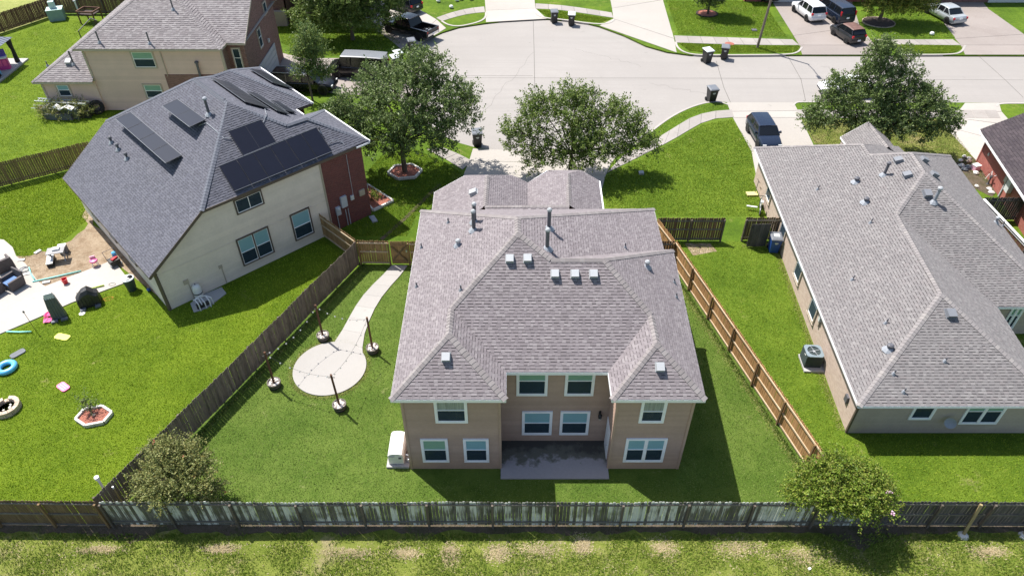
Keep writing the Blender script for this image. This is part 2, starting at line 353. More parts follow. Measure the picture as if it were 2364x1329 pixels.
# ---------------------------------------------------------------- mesh helpers
class MB:
    def __init__(s): s.v = []; s.f = []; s.uv = None
    def vs(s, pts): i = len(s.v); s.v += [tuple(p) for p in pts]; return i
    def poly(s, pts, uv=None):
        i = s.vs(pts); s.f.append(tuple(range(i, i + len(pts))))
        if uv is not None:
            if s.uv is None: s.uv = {}
            s.uv[len(s.f) - 1] = uv
        return s
    def box(s, c, size, rz=0, m=None):
        x, y, z = [k / 2 for k in size]
        P = [Vector((a * x, b * y, d * z)) for d in (-1, 1) for b in (-1, 1) for a in (-1, 1)]
        R = m if m is not None else Matrix.Rotation(rz, 3, 'Z')
        c = Vector(c); i = s.vs([c + R @ p for p in P])
        s.f += [tuple(i + k for k in q) for q in ((0, 2, 3, 1), (4, 5, 7, 6), (0, 1, 5, 4), (2, 6, 7, 3), (0, 4, 6, 2), (1, 3, 7, 5))]
        return s
    def beam(s, a, b, wd, th, up=(0, 0, 1)):
        a = Vector(a); b = Vector(b); d = (b - a); L = d.length; d.normalize()
        u = Vector(up); sd = d.cross(u)
        if sd.length < 1e-4: sd = d.cross(Vector((1, 0, 0)))
        sd.normalize(); u = sd.cross(d)
        m = Matrix((d, sd, u)).transposed()
        return s.box((a + b) / 2, (L, wd, th), m=m)
    def tube(s, pts, r, n=6, cap=True):
        pts = [Vector(p) for p in pts]; rs = r if hasattr(r, '__len__') else [r] * len(pts)
        k0 = len(s.v); prev = None
        for i, p in enumerate(pts):
            d = (pts[min(i + 1, len(pts) - 1)] - pts[max(i - 1, 0)]).normalized()
            if prev is None:
                a = d.cross(Vector((0, 0, 1)))
                if a.length < .05: a = d.cross(Vector((1, 0, 0)))
            else: a = prev - d * prev.dot(d)
            a.normalize(); prev = a; b = d.cross(a)
            s.vs([p + (a * math.cos(2 * pi * j / n) + b * math.sin(2 * pi * j / n)) * rs[i] for j in range(n)])
        for i in range(len(pts) - 1):
            for j in range(n):
                q = k0 + i * n; s.f.append((q + j, q + (j + 1) % n, q + n + (j + 1) % n, q + n + j))
        if cap:
            s.f.append(tuple(k0 + j for j in range(n))[::-1]); e = k0 + (len(pts) - 1) * n
            s.f.append(tuple(e + j for j in range(n)))
        return s
    def lathe(s, prof, n=16, c=(0, 0, 0), closed=False, sx=1, sy=1):
        k0 = len(s.v)
        for r, z in prof: s.vs([(c[0] + r * math.cos(2 * pi * j / n) * sx, c[1] + r * math.sin(2 * pi * j / n) * sy, c[2] + z) for j in range(n)])
        m = len(prof); R = range(m if closed else m - 1)
        for i in R:
            q = k0 + i * n; q2 = k0 + ((i + 1) % m) * n
            for j in range(n): s.f.append((q + j, q + (j + 1) % n, q2 + (j + 1) % n, q2 + j))
        if not closed:
            if prof[0][0] > 1e-4: s.f.append(tuple(k0 + j for j in range(n))[::-1])
            if prof[-1][0] > 1e-4: s.f.append(tuple(k0 + (m - 1) * n + j for j in range(n)))
        return s
    def prism(s, pts, z0, z1, bottom=False):
        n = len(pts); a = sum(pts[i][0] * pts[(i + 1) % n][1] - pts[(i + 1) % n][0] * pts[i][1] for i in range(n))
        if a < 0: pts = pts[::-1]
        i = s.vs([(p[0], p[1], z0) for p in pts] + [(p[0], p[1], z1) for p in pts])
        s.f.append(tuple(i + n + k for k in range(n)))
        if bottom: s.f.append(tuple(i + k for k in range(n))[::-1])
        for k in range(n): s.f.append((i + k, i + (k + 1) % n, i + n + (k + 1) % n, i + n + k))
        return s
    def loft(s, rings, cap=True):
        n = len(rings[0]); k0 = len(s.v)
        for r in rings: s.vs(r)
        for i in range(len(rings) - 1):
            for j in range(n):
                q = k0 + i * n; s.f.append((q + j, q + (j + 1) % n, q + n + (j + 1) % n, q + n + j))
        if cap:
            s.f.append(tuple(k0 + j for j in range(n))[::-1]); e = k0 + (len(rings) - 1) * n
            s.f.append(tuple(e + j for j in range(n)))
        return s
    def mesh(s, name, mat, smooth=False):
        me = bpy.data.meshes.new(name); me.from_pydata(s.v, [], s.f)
        me.materials.append(MATS[mat])
        if s.uv is not None:
            ul = me.uv_layers.new(name='UVMap')
            for fi, uvs in s.uv.items():
                p = me.polygons[fi]
                for k, li in enumerate(p.loop_indices): ul.data[li].uv = uvs[k]
        if smooth:
            me.polygons.foreach_set('use_smooth', [True] * len(me.polygons))
        me.update(); return me
    def build(s, name, mat, parent=None, smooth=False, world=False, kind=None):
        if world and parent is not None:
            inv = wmat(parent).inverted(); s.v = [tuple(inv @ Vector(p)) for p in s.v]
        return link(name, s.mesh(name, mat, smooth), parent, kind)
def link(name, me, parent=None, kind=None):
    o = bpy.data.objects.new(name, me); C.objects.link(o)
    if parent is not None: o.parent = parent
    if kind: o['kind'] = kind
    return o
def wmat(o):
    m = o.matrix_basis.copy()
    while o.parent is not None:
        o = o.parent; m = o.matrix_basis @ m
    return m
def thing(name, label, cat, loc=(0, 0, 0), rz=0, group=None):
    o = bpy.data.objects.new(name, None); C.objects.link(o)
    o.location = loc; o.rotation_euler = (0, 0, rz); o.empty_display_size = .3
    return tag(o, label, cat, group)
def tag(o, label, cat, group=None):
    o['label'] = label; o['category'] = cat
    if group: o['group'] = group
    return o
def dup(r, loc, rz=0, label=None):
    n = r.copy(); C.objects.link(n); n.location = loc; n.rotation_euler = (0, 0, rz)
    if label: n['label'] = label
    for ch in list(r.children):
        c = ch.copy(); C.objects.link(c); c.parent = n
        for g in list(ch.children):
            d = g.copy(); C.objects.link(d); d.parent = c
    return n
def struct(name, mb, mat, parent=None, smooth=False):
    o = mb.build(name, mat, parent, smooth)
    if parent is None: o['kind'] = 'structure'
    return o
def clip(poly, axis, val, keep_gt):
    out = []; n = len(poly)
    for i in range(n):
        a = poly[i]; b = poly[(i + 1) % n]
        da = (a[axis] - val) * (1 if keep_gt else -1); db = (b[axis] - val) * (1 if keep_gt else -1)
        if da >= 0: out.append(a)
        if da * db < 0:
            t = da / (da - db); out.append(tuple(a[k] + (b[k] - a[k]) * t for k in range(2)))
    return out
def clip_rect(poly, a0, a1, b0, b1):
    for ax, v, g in ((0, a0, True), (0, a1, False), (1, b0, True), (1, b1, False)):
        poly = clip(poly, ax, v, g)
        if len(poly) < 3: return []
    return poly
def parea(p): return abs(sum(p[i][0] * p[(i + 1) % len(p)][1] - p[(i + 1) % len(p)][0] * p[i][1] for i in range(len(p)))) / 2
# ================================================================ ROOF SHAPES (world metres)
#ROOFS{
LA = math.radians(43.24); LO = (-19.83, 30.28)
def LH(u, v, z): return (LO[0] + u * math.cos(LA) - v * math.sin(LA), LO[1] + u * math.sin(LA) + v * math.cos(LA), z)
e = 5.3
ROOFS = {
 'M': dict(v=[(-5.02,19.1,e),(-.25,19.1,e),(-.25,20.62,e),(4.13,20.62,e),(4.13,19.1,e),(8.0,19.1,e),(8.35,29.1,e),(7.88,29.15,e),(7.92,32.85,e),(-5.06,32.7,e),
   (-2.68,21.4,6.82),(-2.68,23.0,6.82),(.26,25.98,8.72),(.26,27.2,8.72),(1.75,24.92,8.05),(4.13,24.92,8.05),(6.1,22.76,6.67),(6.1,21.05,6.64)],
  faces=dict(A=(9,0,10,11,12,13),WLb=(0,1,10),WLs=(1,2,11,10),B=(2,3,16,15,14,12,11),WRs=(3,4,17,16),WRb=(4,5,17),Cr=(5,6,15,16,17),Fr=(6,7,14,15),D=(7,8,13,12,14),Ff=(8,9,13)),
  eaves=[(0,1),(1,2),(2,3),(3,4),(4,5),(5,6),(6,7),(7,8),(8,9),(9,0)],
  caps=[(0,10),(1,10),(10,11),(11,12),(12,13),(9,13),(8,13),(14,12),(14,15),(15,16),(16,17),(4,17),(5,17),(6,15)]),
 'MF': dict(v=[(-4.94,38.15,2.9),(-4.9,33.2,2.9),(-1.52,33.5,5.03),(-1.48,36.75,5.05),(-2.93,38.15,4.16),(.02,38.15,4.16),(1.0,34.9,3.6),(1.0,38.2,3.58),(3.25,33.6,5.0),(3.4,37.0,5.0),(2.25,38.35,4.4),(4.33,38.35,4.4),(5.4,33.5,3.65),(5.48,38.35,3.65),(-1.5,32.4,4.75),(3.2,32.4,4.72)],
  faces=dict(A=(0,1,2,3,4),H1=(4,3,5),B=(2,6,7,5,3),T=(2,8,6),Cl=(6,8,9,10,7),H2=(10,9,11),D=(8,12,13,11,9),K=(14,15,8,2)),
  eaves=[(0,1),(0,4),(4,5),(5,7),(7,10),(10,11),(11,13),(12,13)], caps=[(2,3),(8,9),(2,8)]),
 'L': dict(v=[LH(-.39,-.25,2.8),LH(-.42,13.75,2.8),LH(3.4,-.25,5.45),LH(3.45,14.05,5.45),LH(8.1,4.2,8.68),LH(8.1,8.8,8.68),LH(14.6,-.15,5.45),LH(14.75,5.45,5.45),LH(13.4,5.75,5.45),LH(13.42,6.85,5.45),LH(14.75,6.85,5.45),LH(14.95,14.7,5.45),LH(11.8,2.05,7.2),LH(10.45,2.1,7.22),LH(11.3,11.0,7.55),LH(9.95,10.9,7.55)],
  faces=dict(A=(0,2,4,5,3,1),N=(2,6,12,13,4),E1=(6,7,12),W1=(7,8,13,12),F=(8,9,15,5,4,13),W2=(9,10,14,15),E2=(10,11,14),K=(11,3,5,15,14)),
  eaves=[(0,1),(0,2),(2,6),(6,7),(7,8),(8,9),(9,10),(10,11),(11,3),(3,1)],
  caps=[(2,4),(4,5),(5,3),(4,13),(13,12),(6,12),(7,12),(5,15),(15,14),(10,14),(11,14)]),
 'R': dict(v=[(15.93,21.07,2.5),(17.16,44.5,2.5),(25.2,21.07,2.5),(25.75,27.8,2.5),(29.25,27.8,2.5),(30.5,43.4,2.5),(21.05,26.08,4.95),(21.6,32.85,4.98),(23.9,35.4,6.09),(24.05,37.6,6.1),(22.36,40.2,5.2),(22.33,38.9,5.2),(27.4,44.6,2.5),(27.6,43.5,2.5)],
  faces=dict(A=(1,0,6,7,8,9,11,10),N=(0,2,6),W=(2,3,7,6),N2=(3,4,8,7),Rr=(4,5,9,8),Fm=(5,13,11,9),G1=(13,12,10,11),G2=(12,1,10)),
  eaves=[(0,1),(0,2),(2,3),(3,4),(4,5),(5,13),(13,12),(12,1)],
  caps=[(0,6),(2,6),(6,7),(7,8),(4,8),(8,9),(9,5),(9,11),(11,10),(10,1)]),
 'RP': dict(v=[(23.75,45.9,2.55),(23.75,42.4,2.55),(25.4,42.4,3.72),(25.4,45.95,3.72),(27.05,42.4,2.55),(27.05,46,2.55)],
  faces=dict(A=(0,1,2,3),B=(2,4,5,3)), eaves=[(0,1),(4,5),(0,3),(3,5)], caps=[(2,3)]),
 'T': dict(v=[(-34.8,54.75,5.4),(-23.0,54.7,5.4),(-28.9,60.65,8.95),(-28.9,66,8.95),(-22.95,55.95,5.4),(-27.95,61,8.36),(-21.45,55.9,5.4),(-21.5,61,8.36),(-21.5,66.1,5.4),(-27.5,66.1,5.4),(-34.8,66,5.4)],
  faces=dict(A=(0,1,2),B=(1,4,5,3,2),Cn=(4,6,7,5),D=(7,8,9,5),E=(10,0,2,3)),
  eaves=[(0,1),(1,4),(4,6),(6,7),(7,8),(10,0)], caps=[(0,2),(1,2),(5,7)]),
 'TL': dict(v=[(-39.1,54.6,2.7),(-34.15,54.6,2.7),(-34.15,59.5,5.6),(-34.15,73.7,5.6),(-39.3,73.7,2.7)],
  faces=dict(A=(0,1,2),B=(4,0,2,3)), eaves=[(0,1),(4,0)], caps=[(0,2)]),
 'X': dict(v=[(34.5,47.1,2.4),(32.4,35,2.4),(42,35,7.0),(42.5,47.1,6.7),(52,47,2.4),(52,35,2.4)],
  faces=dict(A=(0,1,2,3),B=(3,2,5,4)), eaves=[(0,1),(0,3),(3,4)], caps=[(2,3)]),
}
#}ROOFS
def plane_of(v, ids):
    P = [Vector(v[i]) for i in ids]; n = Vector()
    for i in range(len(P)): n += P[i].cross(P[(i + 1) % len(P)])
    n.normalize(); return sum(P, Vector()) / len(P), n
def make_roof(house, key, shingle, deck, fascia, expo=.144, nsingle=300, caps=True, tabw=(.11, .3), zf=.17, fth=.03, capname='ridge_cap', single_faces=None, thick=1.0):
    R = ROOFS[key]; v = R['v']
    roofmb = MB()
    tabs = []
    for fn, ids in R['faces'].items():
        c, n = plane_of(v, ids)
        roofmb.poly([Vector((v[i][0], v[i][1], c.z - (n.x * (v[i][0] - c.x) + n.y * (v[i][1] - c.y)) / n.z - .014)) for i in ids])
        d = Vector((-n.x, -n.y, 0)); d.normalize(); ee = n.cross(d) * -1
        up = (d - n * d.dot(n)).normalized()
        ee = up.cross(n)
        f2 = [((Vector(v[i]) - c).dot(ee), (Vector(v[i]) - c).dot(up)) for i in ids]
        b = min(p[1] for p in f2) - .02; b1 = max(p[1] for p in f2)
        A0 = min(p[0] for p in f2); A1 = max(p[0] for p in f2)
        view = (CAM - c); facing = n.dot(view.normalized())
        while b < b1:
            row = clip(clip(f2, 1, b, True), 1, b + expo, False)
            if len(row) >= 3:
                a = min(p[0] for p in row) - random.random() * .2; aend = max(p[0] for p in row)
                hi = True
                while a < aend:
                    wdt = random.uniform(*tabw) * (1 if hi else .8)
                    poly = clip_rect(f2, a, a + wdt - .003, b + (.032 if hi else .009) * min(1, thick), b + expo + .004)
                    if len(poly) >= 3 and parea(poly) > .001:
                        h1 = (.02 if hi else .011) * thick
                        tabs.append((poly, b, h1, c, n, ee, up, facing))
                    a += wdt; hi = not hi
            b += expo
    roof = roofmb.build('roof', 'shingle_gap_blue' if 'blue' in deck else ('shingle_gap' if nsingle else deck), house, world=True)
    def tabmesh(mb, t):
        poly, b, h1, c, n, ee, up, _ = t
        k = len(poly); i = len(mb.v)
        for p in poly:
            h = .002 + h1 * max(0, 1 - (p[1] - b) / (expo + .006))
            mb.v.append(tuple(c + ee * p[0] + up * p[1] + n * h))
        for p in poly: mb.v.append(tuple(c + ee * p[0] + up * p[1] - n * .004))
        mb.f.append(tuple(range(i, i + k)))
        for q in range(k):
            a, bb = poly[q], poly[(q + 1) % k]
            if (a[1] + bb[1]) / 2 > b + expo: continue
            mb.f.append((i + q, i + k + q, i + k + (q + 1) % k, i + (q + 1) % k))
    if tabs:
        sc = []
        for i, t in enumerate(tabs):
            pc = t[3] + t[5] * t[0][0][0] + t[6] * t[0][0][1]; dd = CAM - pc
            vis = abs(pc.x / max(pc.y, 1)) < .95 and t[7] > .1
            sc.append((-(parea(t[0]) * max(0, t[7]) / dd.length_squared) if vis else 0, i))
        sc.sort(); pick = set(i for _, i in sc[:nsingle])
        inv = wmat(roof).inverted()
        rest = MB()
        for i, t in enumerate(tabs):
            if i in pick:
                m1 = MB(); tabmesh(m1, t); m1.build('shingle', shingle, roof, world=True)
            else: tabmesh(rest, t)
        rest.build('shingle_courses', shingle, roof, world=True, kind='stuff')
    # fascia boards below the eave edges
    if fascia:
        for a, b in R['eaves']:
            A = Vector(v[a]); B = Vector(v[b])
            m = MB(); m.beam(A - Vector((0, 0, zf / 2 + .008)), B - Vector((0, 0, zf / 2 + .008)), fth, zf)
            m.build('fascia', fascia, roof, world=True)
    if caps:
        fl = {k: plane_of(v, ids)[1] for k, ids in R['faces'].items()}
        for a, b in R['caps']:
            ns = [fl[k] for k, ids in R['faces'].items() if a in ids and b in ids]
            if len(ns) < 2: ns = (ns * 2)[:2] if ns else [Vector((0, 0, 1))] * 2
            A = Vector(v[a]); B = Vector(v[b])
            if A.z > B.z: A, B = B, A
            L = (B - A).length; dr = (B - A) / L
            s1 = dr.cross(ns[0]).normalized(); s2 = dr.cross(ns[1]).normalized()
            fs = [k for k, ids in R['faces'].items() if a in ids and b in ids]; fs = (fs * 2)[:2] if fs else []
            M_ = (A + B) / 2
            if fs and not inside((M_ + s1 * .12), [v[i] for i in R['faces'][fs[0]]]): s1 = -s1
            if fs and not inside((M_ + s2 * .12), [v[i] for i in R['faces'][fs[1]]]): s2 = -s2
            if len(set(fs)) == 1: s2 = -s1
            nn = (ns[0] + ns[1]).normalized(); k = max(1, int(L / .2)); st = L / k
            for i in range(k):
                p0 = A + dr * (i * st - .01); p1 = A + dr * ((i + 1) * st + .03)
                h0, h1 = .05, .03; wd = .15
                m = MB()
                q = [p0 + s1 * wd + ns[0] * (h0 - .012), p0 + nn * h0, p0 + s2 * wd + ns[1] * (h0 - .012), p1 + s1 * wd + ns[0] * (h1 - .01), p1 + nn * h1, p1 + s2 * wd + ns[1] * (h1 - .01)]
                q += [x - nn * .02 for x in q]
                m.vs(q); m.f += [(0, 1, 4, 3), (1, 2, 5, 4), (0, 6, 7, 1), (1, 7, 8, 2), (0, 3, 9, 6), (2, 8, 11, 5)]
                m.build(capname, {'shingle_tan': 'cap_lit_tan', 'shingle_grey': 'cap_lit_grey', 'shingle_blue': 'cap_lit_blue'}.get(shingle, shingle), roof, world=True)
    return roof
def inside(p, poly):
    c = False; n = len(poly)
    for i in range(n):
        a, b = poly[i], poly[(i + 1) % n]
        if (a[1] > p[1]) != (b[1] > p[1]) and p[0] < (b[0] - a[0]) * (p[1] - a[1]) / (b[1] - a[1]) + a[0]: c = not c
    return c
def wall(house, p0, p1, prof, siding=None, core='siding_brown', lap=.158, uvw=False, thick=.12, name='wall'):
    """wall from plan point p0 to p1 (outward side on the right of p0->p1); prof = [(s,z)...] or height"""
    a = Vector((p0[0], p0[1], 0)); b = Vector((p1[0], p1[1], 0)); u = (b - a); L = u.length; u.normalize(); n = Vector((u.y, -u.x, 0))
    if not hasattr(prof, '__len__'): prof = [(0, 0), (L, 0), (L, prof), (0, prof)]
    m = MB(); pts = [a + u * s + Vector((0, 0, z)) for s, z in prof]
    k = len(pts); i = m.vs(pts + [p - n * thick for p in pts])
    m.f.append(tuple(range(k)))
    if uvw: m.uv = {0: [(s, z) for s, z in prof]}
    for q in range(k): m.f.append((q, q + k, (q + 1) % k + k, (q + 1) % k))
    w_ = m.build(name, core, house, world=True)
    if siding:
        z0 = min(p[1] for p in prof); z1 = max(p[1] for p in prof); r = MB(); z = z0
        while z < z1 - .01:
            pl = clip(clip(prof, 1, z, True), 1, min(z + lap, z1), False)
            if len(pl) >= 3:
                off = lambda zz: .004 + .028 * (1 - (zz - z) / lap)
                r.poly([a + u * s + n * off(zz) + Vector((0, 0, zz)) for s, zz in pl])
                lo = [p for p in pl if abs(p[1] - z) < 1e-4]
                if len(lo) >= 2:
                    s0 = min(p[0] for p in lo); s1 = max(p[0] for p in lo)
                    r.poly([a + u * s0 + n * .0 + Vector((0, 0, z)), a + u * s1 + Vector((0, 0, z)), a + u * s1 + n * .032 + Vector((0, 0, z)), a + u * s0 + n * .032 + Vector((0, 0, z))])
            z += lap
        r.build('siding', siding, w_, world=True, kind='stuff')
    return (a, u, n, w_)
def corner(house, p, z0, z1, mat, size=.1):
    MB().box((p[0], p[1], (z0 + z1) / 2), (size, size, z1 - z0)).build('corner_trim', mat, house, world=True)
def window(house, wl, s0, s1, z0, z1, trim='trim_white', blind='blind_green', bf=.42, units=1, tw=.1, sash=True, horiz=False, sill=False, curtain=None, arch=False):
    a, u, n, _ = wl
    P = lambda s, z, o: a + u * s + Vector((0, 0, z)) + n * (o + (.034 if o > .0055 else 0))
    def bar(m, sa, sb, za, zb, o0, o1):
        i = m.vs([P(s, z, o) for o in (o0, o1) for s, z in ((sa, za), (sb, za), (sb, zb), (sa, zb))])
        m.f += [tuple(i + k for k in q) for q in ((4, 5, 6, 7), (0, 1, 5, 4), (1, 2, 6, 5), (2, 3, 7, 6), (3, 0, 4, 7))]
    m = MB()
    bar(m, s0, s0 + tw, z0, z1, .005, .05); bar(m, s1 - tw, s1, z0, z1, .005, .05)
    bar(m, s0 + tw, s1 - tw, z0, z0 + tw, .005, .052); bar(m, s0 + tw, s1 - tw, z1 - tw, z1, .005, .052)
    uw = (s1 - s0 - tw * (units + 1)) / units
    for k in range(1, units): bar(m, s0 + tw * k + uw * k, s0 + tw * (k + 1) + uw * k, z0 + tw, z1 - tw, .005, .05)
    if sill: bar(m, s0 - .05, s1 + .05, z0 - .05, z0, .005, .08)
    fr = m.build('window', trim, house, world=True)
    for k in range(units):
        g0 = s0 + tw + k * (uw + tw); g1 = g0 + uw; q0 = z0 + tw; q1 = z1 - tw; sf = .03
        m = MB(); m.poly([P(g0, q0, .006), P(g1, q0, .006), P(g1, q1, .006), P(g0, q1, .006)])
        m.build('room_shade', 'room_dark', fr, world=True)
        zb = q1 - (q1 - q0) * bf
        if horiz: zb = q1
        if bf > 0 and not horiz:
            m = MB(); m.poly([P(g0, zb, .0095), P(g1, zb, .0095), P(g1, q1, .0095), P(g0, q1, .0095)])
            m.build('blind', curtain or blind, fr, world=True)
        m = MB()
        bar(m, g0, g0 + sf, q0, q1, .01, .036); bar(m, g1 - sf, g1, q0, q1, .01, .036)
        bar(m, g0 + sf, g1 - sf, q0, q0 + sf * 1.4, .01, .036); bar(m, g0 + sf, g1 - sf, q1 - sf, q1, .01, .036)
        if horiz: mid = (g0 + g1) / 2; bar(m, mid - .02, mid + .02, q0 + sf, q1 - sf, .01, .038)
        elif sash: mid = q0 + (q1 - q0) * (1 - bf if bf > .2 else .55); bar(m, g0 + sf, g1 - sf, mid - .022, mid + .022, .01, .04)
        m.build('sash', 'trim_white', fr, world=True)
        if horiz: cells = [(g0 + sf, mid - .02, q0 + sf, q1 - sf), (mid + .02, g1 - sf, q0 + sf, q1 - sf)]
        elif sash: cells = [(g0 + sf, g1 - sf, q0 + sf, mid - .022), (g0 + sf, g1 - sf, mid + .022, q1 - sf)]
        else: cells = [(g0 + sf, g1 - sf, q0 + sf, q1 - sf)]
        for c in cells:
            m = MB(); m.poly([P(c[0], c[2], .02), P(c[1], c[2], .02), P(c[1], c[3], .02), P(c[0], c[3], .02)]); m.build('pane', 'pane', fr, world=True)
    return fr
def roof_vent(roof, p, n, mat='vent_grey', s=.36):
    """square slant-back vent sitting on the slope"""
    p = Vector(p); n = Vector(n).normalized(); d = Vector((n.x, n.y, 0)).normalized(); dn = (d - n * d.dot(n)).normalized(); sd = n.cross(dn)
    m = MB(); mt = Matrix((sd, dn, n)).transposed()
    h = .25
    m.box(p + n * .016, (s * 1.1, s * 1.16, .012), m=mt)
    i = m.vs([p + sd * a * s / 2 + dn * b * s / 2 + n * z for a, b, z in ((-1, -1, .02), (1, -1, .02), (1, 1, .02), (-1, 1, .02), (-.92, -.95, h * .75), (.92, -.95, h * .75), (.92, 1.0, h), (-.92, 1.0, h))])
    m.f += [tuple(i + k for k in q) for q in ((4, 5, 6, 7), (0, 1, 5, 4), (1, 2, 6, 5), (2, 3, 7, 6), (3, 0, 4, 7))]
    return m.build('roof_vent', mat, roof, world=True)
def pipe(roof, p, h, r=.045, cap=None, mat='pipe_dark', lean=(0, 0), flash=True, capmat='vent_grey'):
    p = Vector(p); m = MB()
    m.tube([p - Vector((0, 0, .1)), p + Vector((lean[0], lean[1], h))], r, 8)
    o = m.build('vent_pipe', mat, roof, world=True, smooth=False)
    if flash: MB().lathe([(r * 3.2, -.06), (r * 2.2, .05), (r * 1.3, .13)], 8, p).build('pipe_flashing', 'pipe_lead', roof, world=True)
    if cap: MB().lathe([(r * .9, h - .02), (cap, h), (cap, h + .09), (cap * .55, h + .15)], 10, p + Vector((lean[0], lean[1], 0))).build('pipe_cap', capmat, roof, world=True)
    return o
def nrm(key, fn): return plane_of(ROOFS[key]['v'], ROOFS[key]['faces'][fn])[1]
def soffit(house, pts, z, mat='soffit'):
    m = MB(); m.prism(pts, z, z + .02, bottom=True); m.build('soffit', mat, house, world=True)

# ================================================================ MAIN HOUSE
H1 = thing('house', 'brown sided two-storey house with tan shingle roof and two rear wings round a patio', 'house', (1.5, 19.45, 0))
r1 = make_roof(H1, 'M', 'shingle_tan', 'shingle_tan', 'trim_white')
r1f = make_roof(H1, 'MF', 'shingle_tan', 'shingle_tan', 'trim_white', nsingle=0)
xl, xr, yb, yr, yf, ht = -4.66, 7.68, 19.45, 20.98, 32.35, 5.14
ra, rb_ = -.53, 4.46
wA = wall(H1, (xl, yb), (ra, yb), ht, 'siding_brown'); wB = wall(H1, (ra, yr), (rb_, yr), ht, 'siding_brown'); wC = wall(H1, (rb_, yb), (xr, yb), ht, 'siding_brown')
wall(H1, (ra, yb), (ra, yr), ht, 'siding_brown'); wRr = wall(H1, (rb_, yr), (rb_, yb), ht, 'siding_brown')
wall(H1, (xr, yb), (xr, 29.0), ht, 'siding_brown'); wall(H1, (xr - .3, 29.0), (xr - .3, yf), ht, 'siding_brown'); wall(H1, (xl, yf), (xl, yb), ht, 'siding_brown'); wall(H1, (xr, yf), (xl, yf), ht, 'siding_brown')
wall(H1, (-4.6, 38.0), (-4.6, 32.4), 2.75, 'siding_brown'); wall(H1, (5.2, 32.4), (5.2, 38.1), 3.45, 'siding_brown')
wall(H1, (1.0, 38.0), (-4.6, 38.0), [(0, 0), (5.6, 0), (5.6, 2.8), (3.9, 4.0), (1.0, 4.0), (0, 3.4)], core='brick_brown', uvw=True); wall(H1, (5.2, 38.2), (1.0, 38.2), [(0, 0), (4.2, 0), (4.2, 3.4), (3.0, 4.2), (1.0, 4.2), (0, 3.4)], core='brick_brown', uvw=True)
soffit(H1, [ROOFS['M']['v'][i][:2] for i in range(10)], 5.12)
for p in ((xl, yb), (ra, yb), (rb_, yb), (xr, yb)): corner(H1, p, 0, 5.12, 'siding_brown', .11)
MB().box((1.5, 27, .06), (12.3, 11.9, .12)).build('foundation', 'pad_concrete', H1, world=True)
def win_w(house, wl, a, b, x0, **kw): window(house, wl, a[0] - x0, b[0] - x0, a[1], min(b[1], 5.1), **kw)
win_w(H1, wB, (0.195,3.409), (1.581,5.362), ra, bf=.40, blind='blind_green')
win_w(H1, wB, (2.339,3.409), (3.649,5.362), ra, bf=.40, blind='blind_green')
win_w(H1, wB, (0.464,0.581), (1.874,2.3), ra, bf=.48, blind='blind_teal')
win_w(H1, wB, (2.238,0.581), (3.608,2.3), ra, bf=.48, blind='blind_teal')
win_w(H1, wA, (-3.306,3.413), (-1.901,5.106), xl, bf=.5, curtain='curtain')
win_w(H1, wA, (-4.085,0.556), (-2.867,2.27), xl, bf=.45, blind='blind_green')
win_w(H1, wA, (-2.182,0.556), (-1.039,2.27), xl, bf=.45, blind='blind_teal')
win_w(H1, wC, (5.467,3.413), (6.556,5.106), rb_, bf=.55, curtain='curtain')
win_w(H1, wC, (5.08,0.573), (6.914,2.301), rb_, bf=.45, units=2, blind='blind_teal')
# back door on the right wing's inner side, lamp, taps
a_, u_, n_, _ = wRr
d_ = MB(); d_.box((rb_ - .03, 20.35, 1.05), (.05, .9, 2.1)); dr = d_.build('back_door', 'trim_white', H1, world=True)
MB().lathe([(.0, 0), (.035, .02), (.0, .05)], 8, (rb_ - .09, 20.0, 1.0)).build('door_knob', 'galv', dr, world=True)
lp = MB(); q = (4.057,2.087); lp.box((q[0], 20.95, q[1] + .12), (.1, .06, .2)); lp.tube([(q[0], 20.93, q[1] + .2), (q[0], 20.83, q[1] + .24), (q[0], 20.8, q[1] + .14)], .018, 6); lp.lathe([(.03, .16), (.1, .08), (.085, -.1), (.05, -.14)], 8, (q[0], 20.8, q[1]))
wl_ = lp.build('wall_lamp', 'black_plastic', H1, world=True)
MB().lathe([(.055, -.13), (.075, -.02), (.06, .05)], 8, (q[0], 20.8, q[1] - .04)).build('lamp_glass', 'lamp_clear', wl_, world=True)
for q in ((2.032,0.802), (3.101,3.34)):
    MB().box((q[0], 20.94, q[1]), (.12, .05, .08)).build('outlet', 'siding_brown', H1, world=True)
# roof furniture
for p in ((-0.097,24.923,8.049), (0.7,24.94,8.06), (1.913,24.321,7.665), (2.802,24.32,7.665), (3.633,24.32,7.665)): roof_vent(r1, p, nrm('M', 'B'), s=.36)
roof_vent(r1, (-2.76,20.576,6.276), nrm('M', 'WLb'), s=.36); roof_vent(r1, (6.164,20.209,6.062), nrm('M', 'WRb'), s=.36)
for p, h in (((-3.294,29.951,6.433), .3), ((-4.664,28.976,5.547), .3), ((-4.59,25.859,5.59), .28), ((-2.286,23.909,7.075), .3)): pipe(r1, p, h, .035)
pipe(r1, (-1.863,28.059,7.354), 1.05, .09, .12); pipe(r1, (-1.847,28.73,7.365), 1.0, .09, .12)
pipe(r1, (-2.616,27.479,6.867), .22, .08, .13, 'galv')
pipe(r1, (1.744,27.242,8.057), 1.0, .09, .12); pipe(r1, (1.598,25.595,8.117), 1.0, .09, .12)
pipe(r1, (5.626,27.987,6.313), .3, .035); pipe(r1, (6.423,26.221,6.533), .24, .08, .13, 'galv')
pipe(r1, (7.871,26.221,5.555), .26, .035); pipe(r1, (7.775,25.103,5.594), .26, .035)
roof_vent(r1f, (-2.236,35.502,4.581), nrm('MF', 'A'), s=.45)
gt = MB(); gt.beam((5.52, 38.3, 3.6), (5.44, 34.2, 3.6), .12, .1); gt.build('gutter', 'trim_white', r1f, world=True)

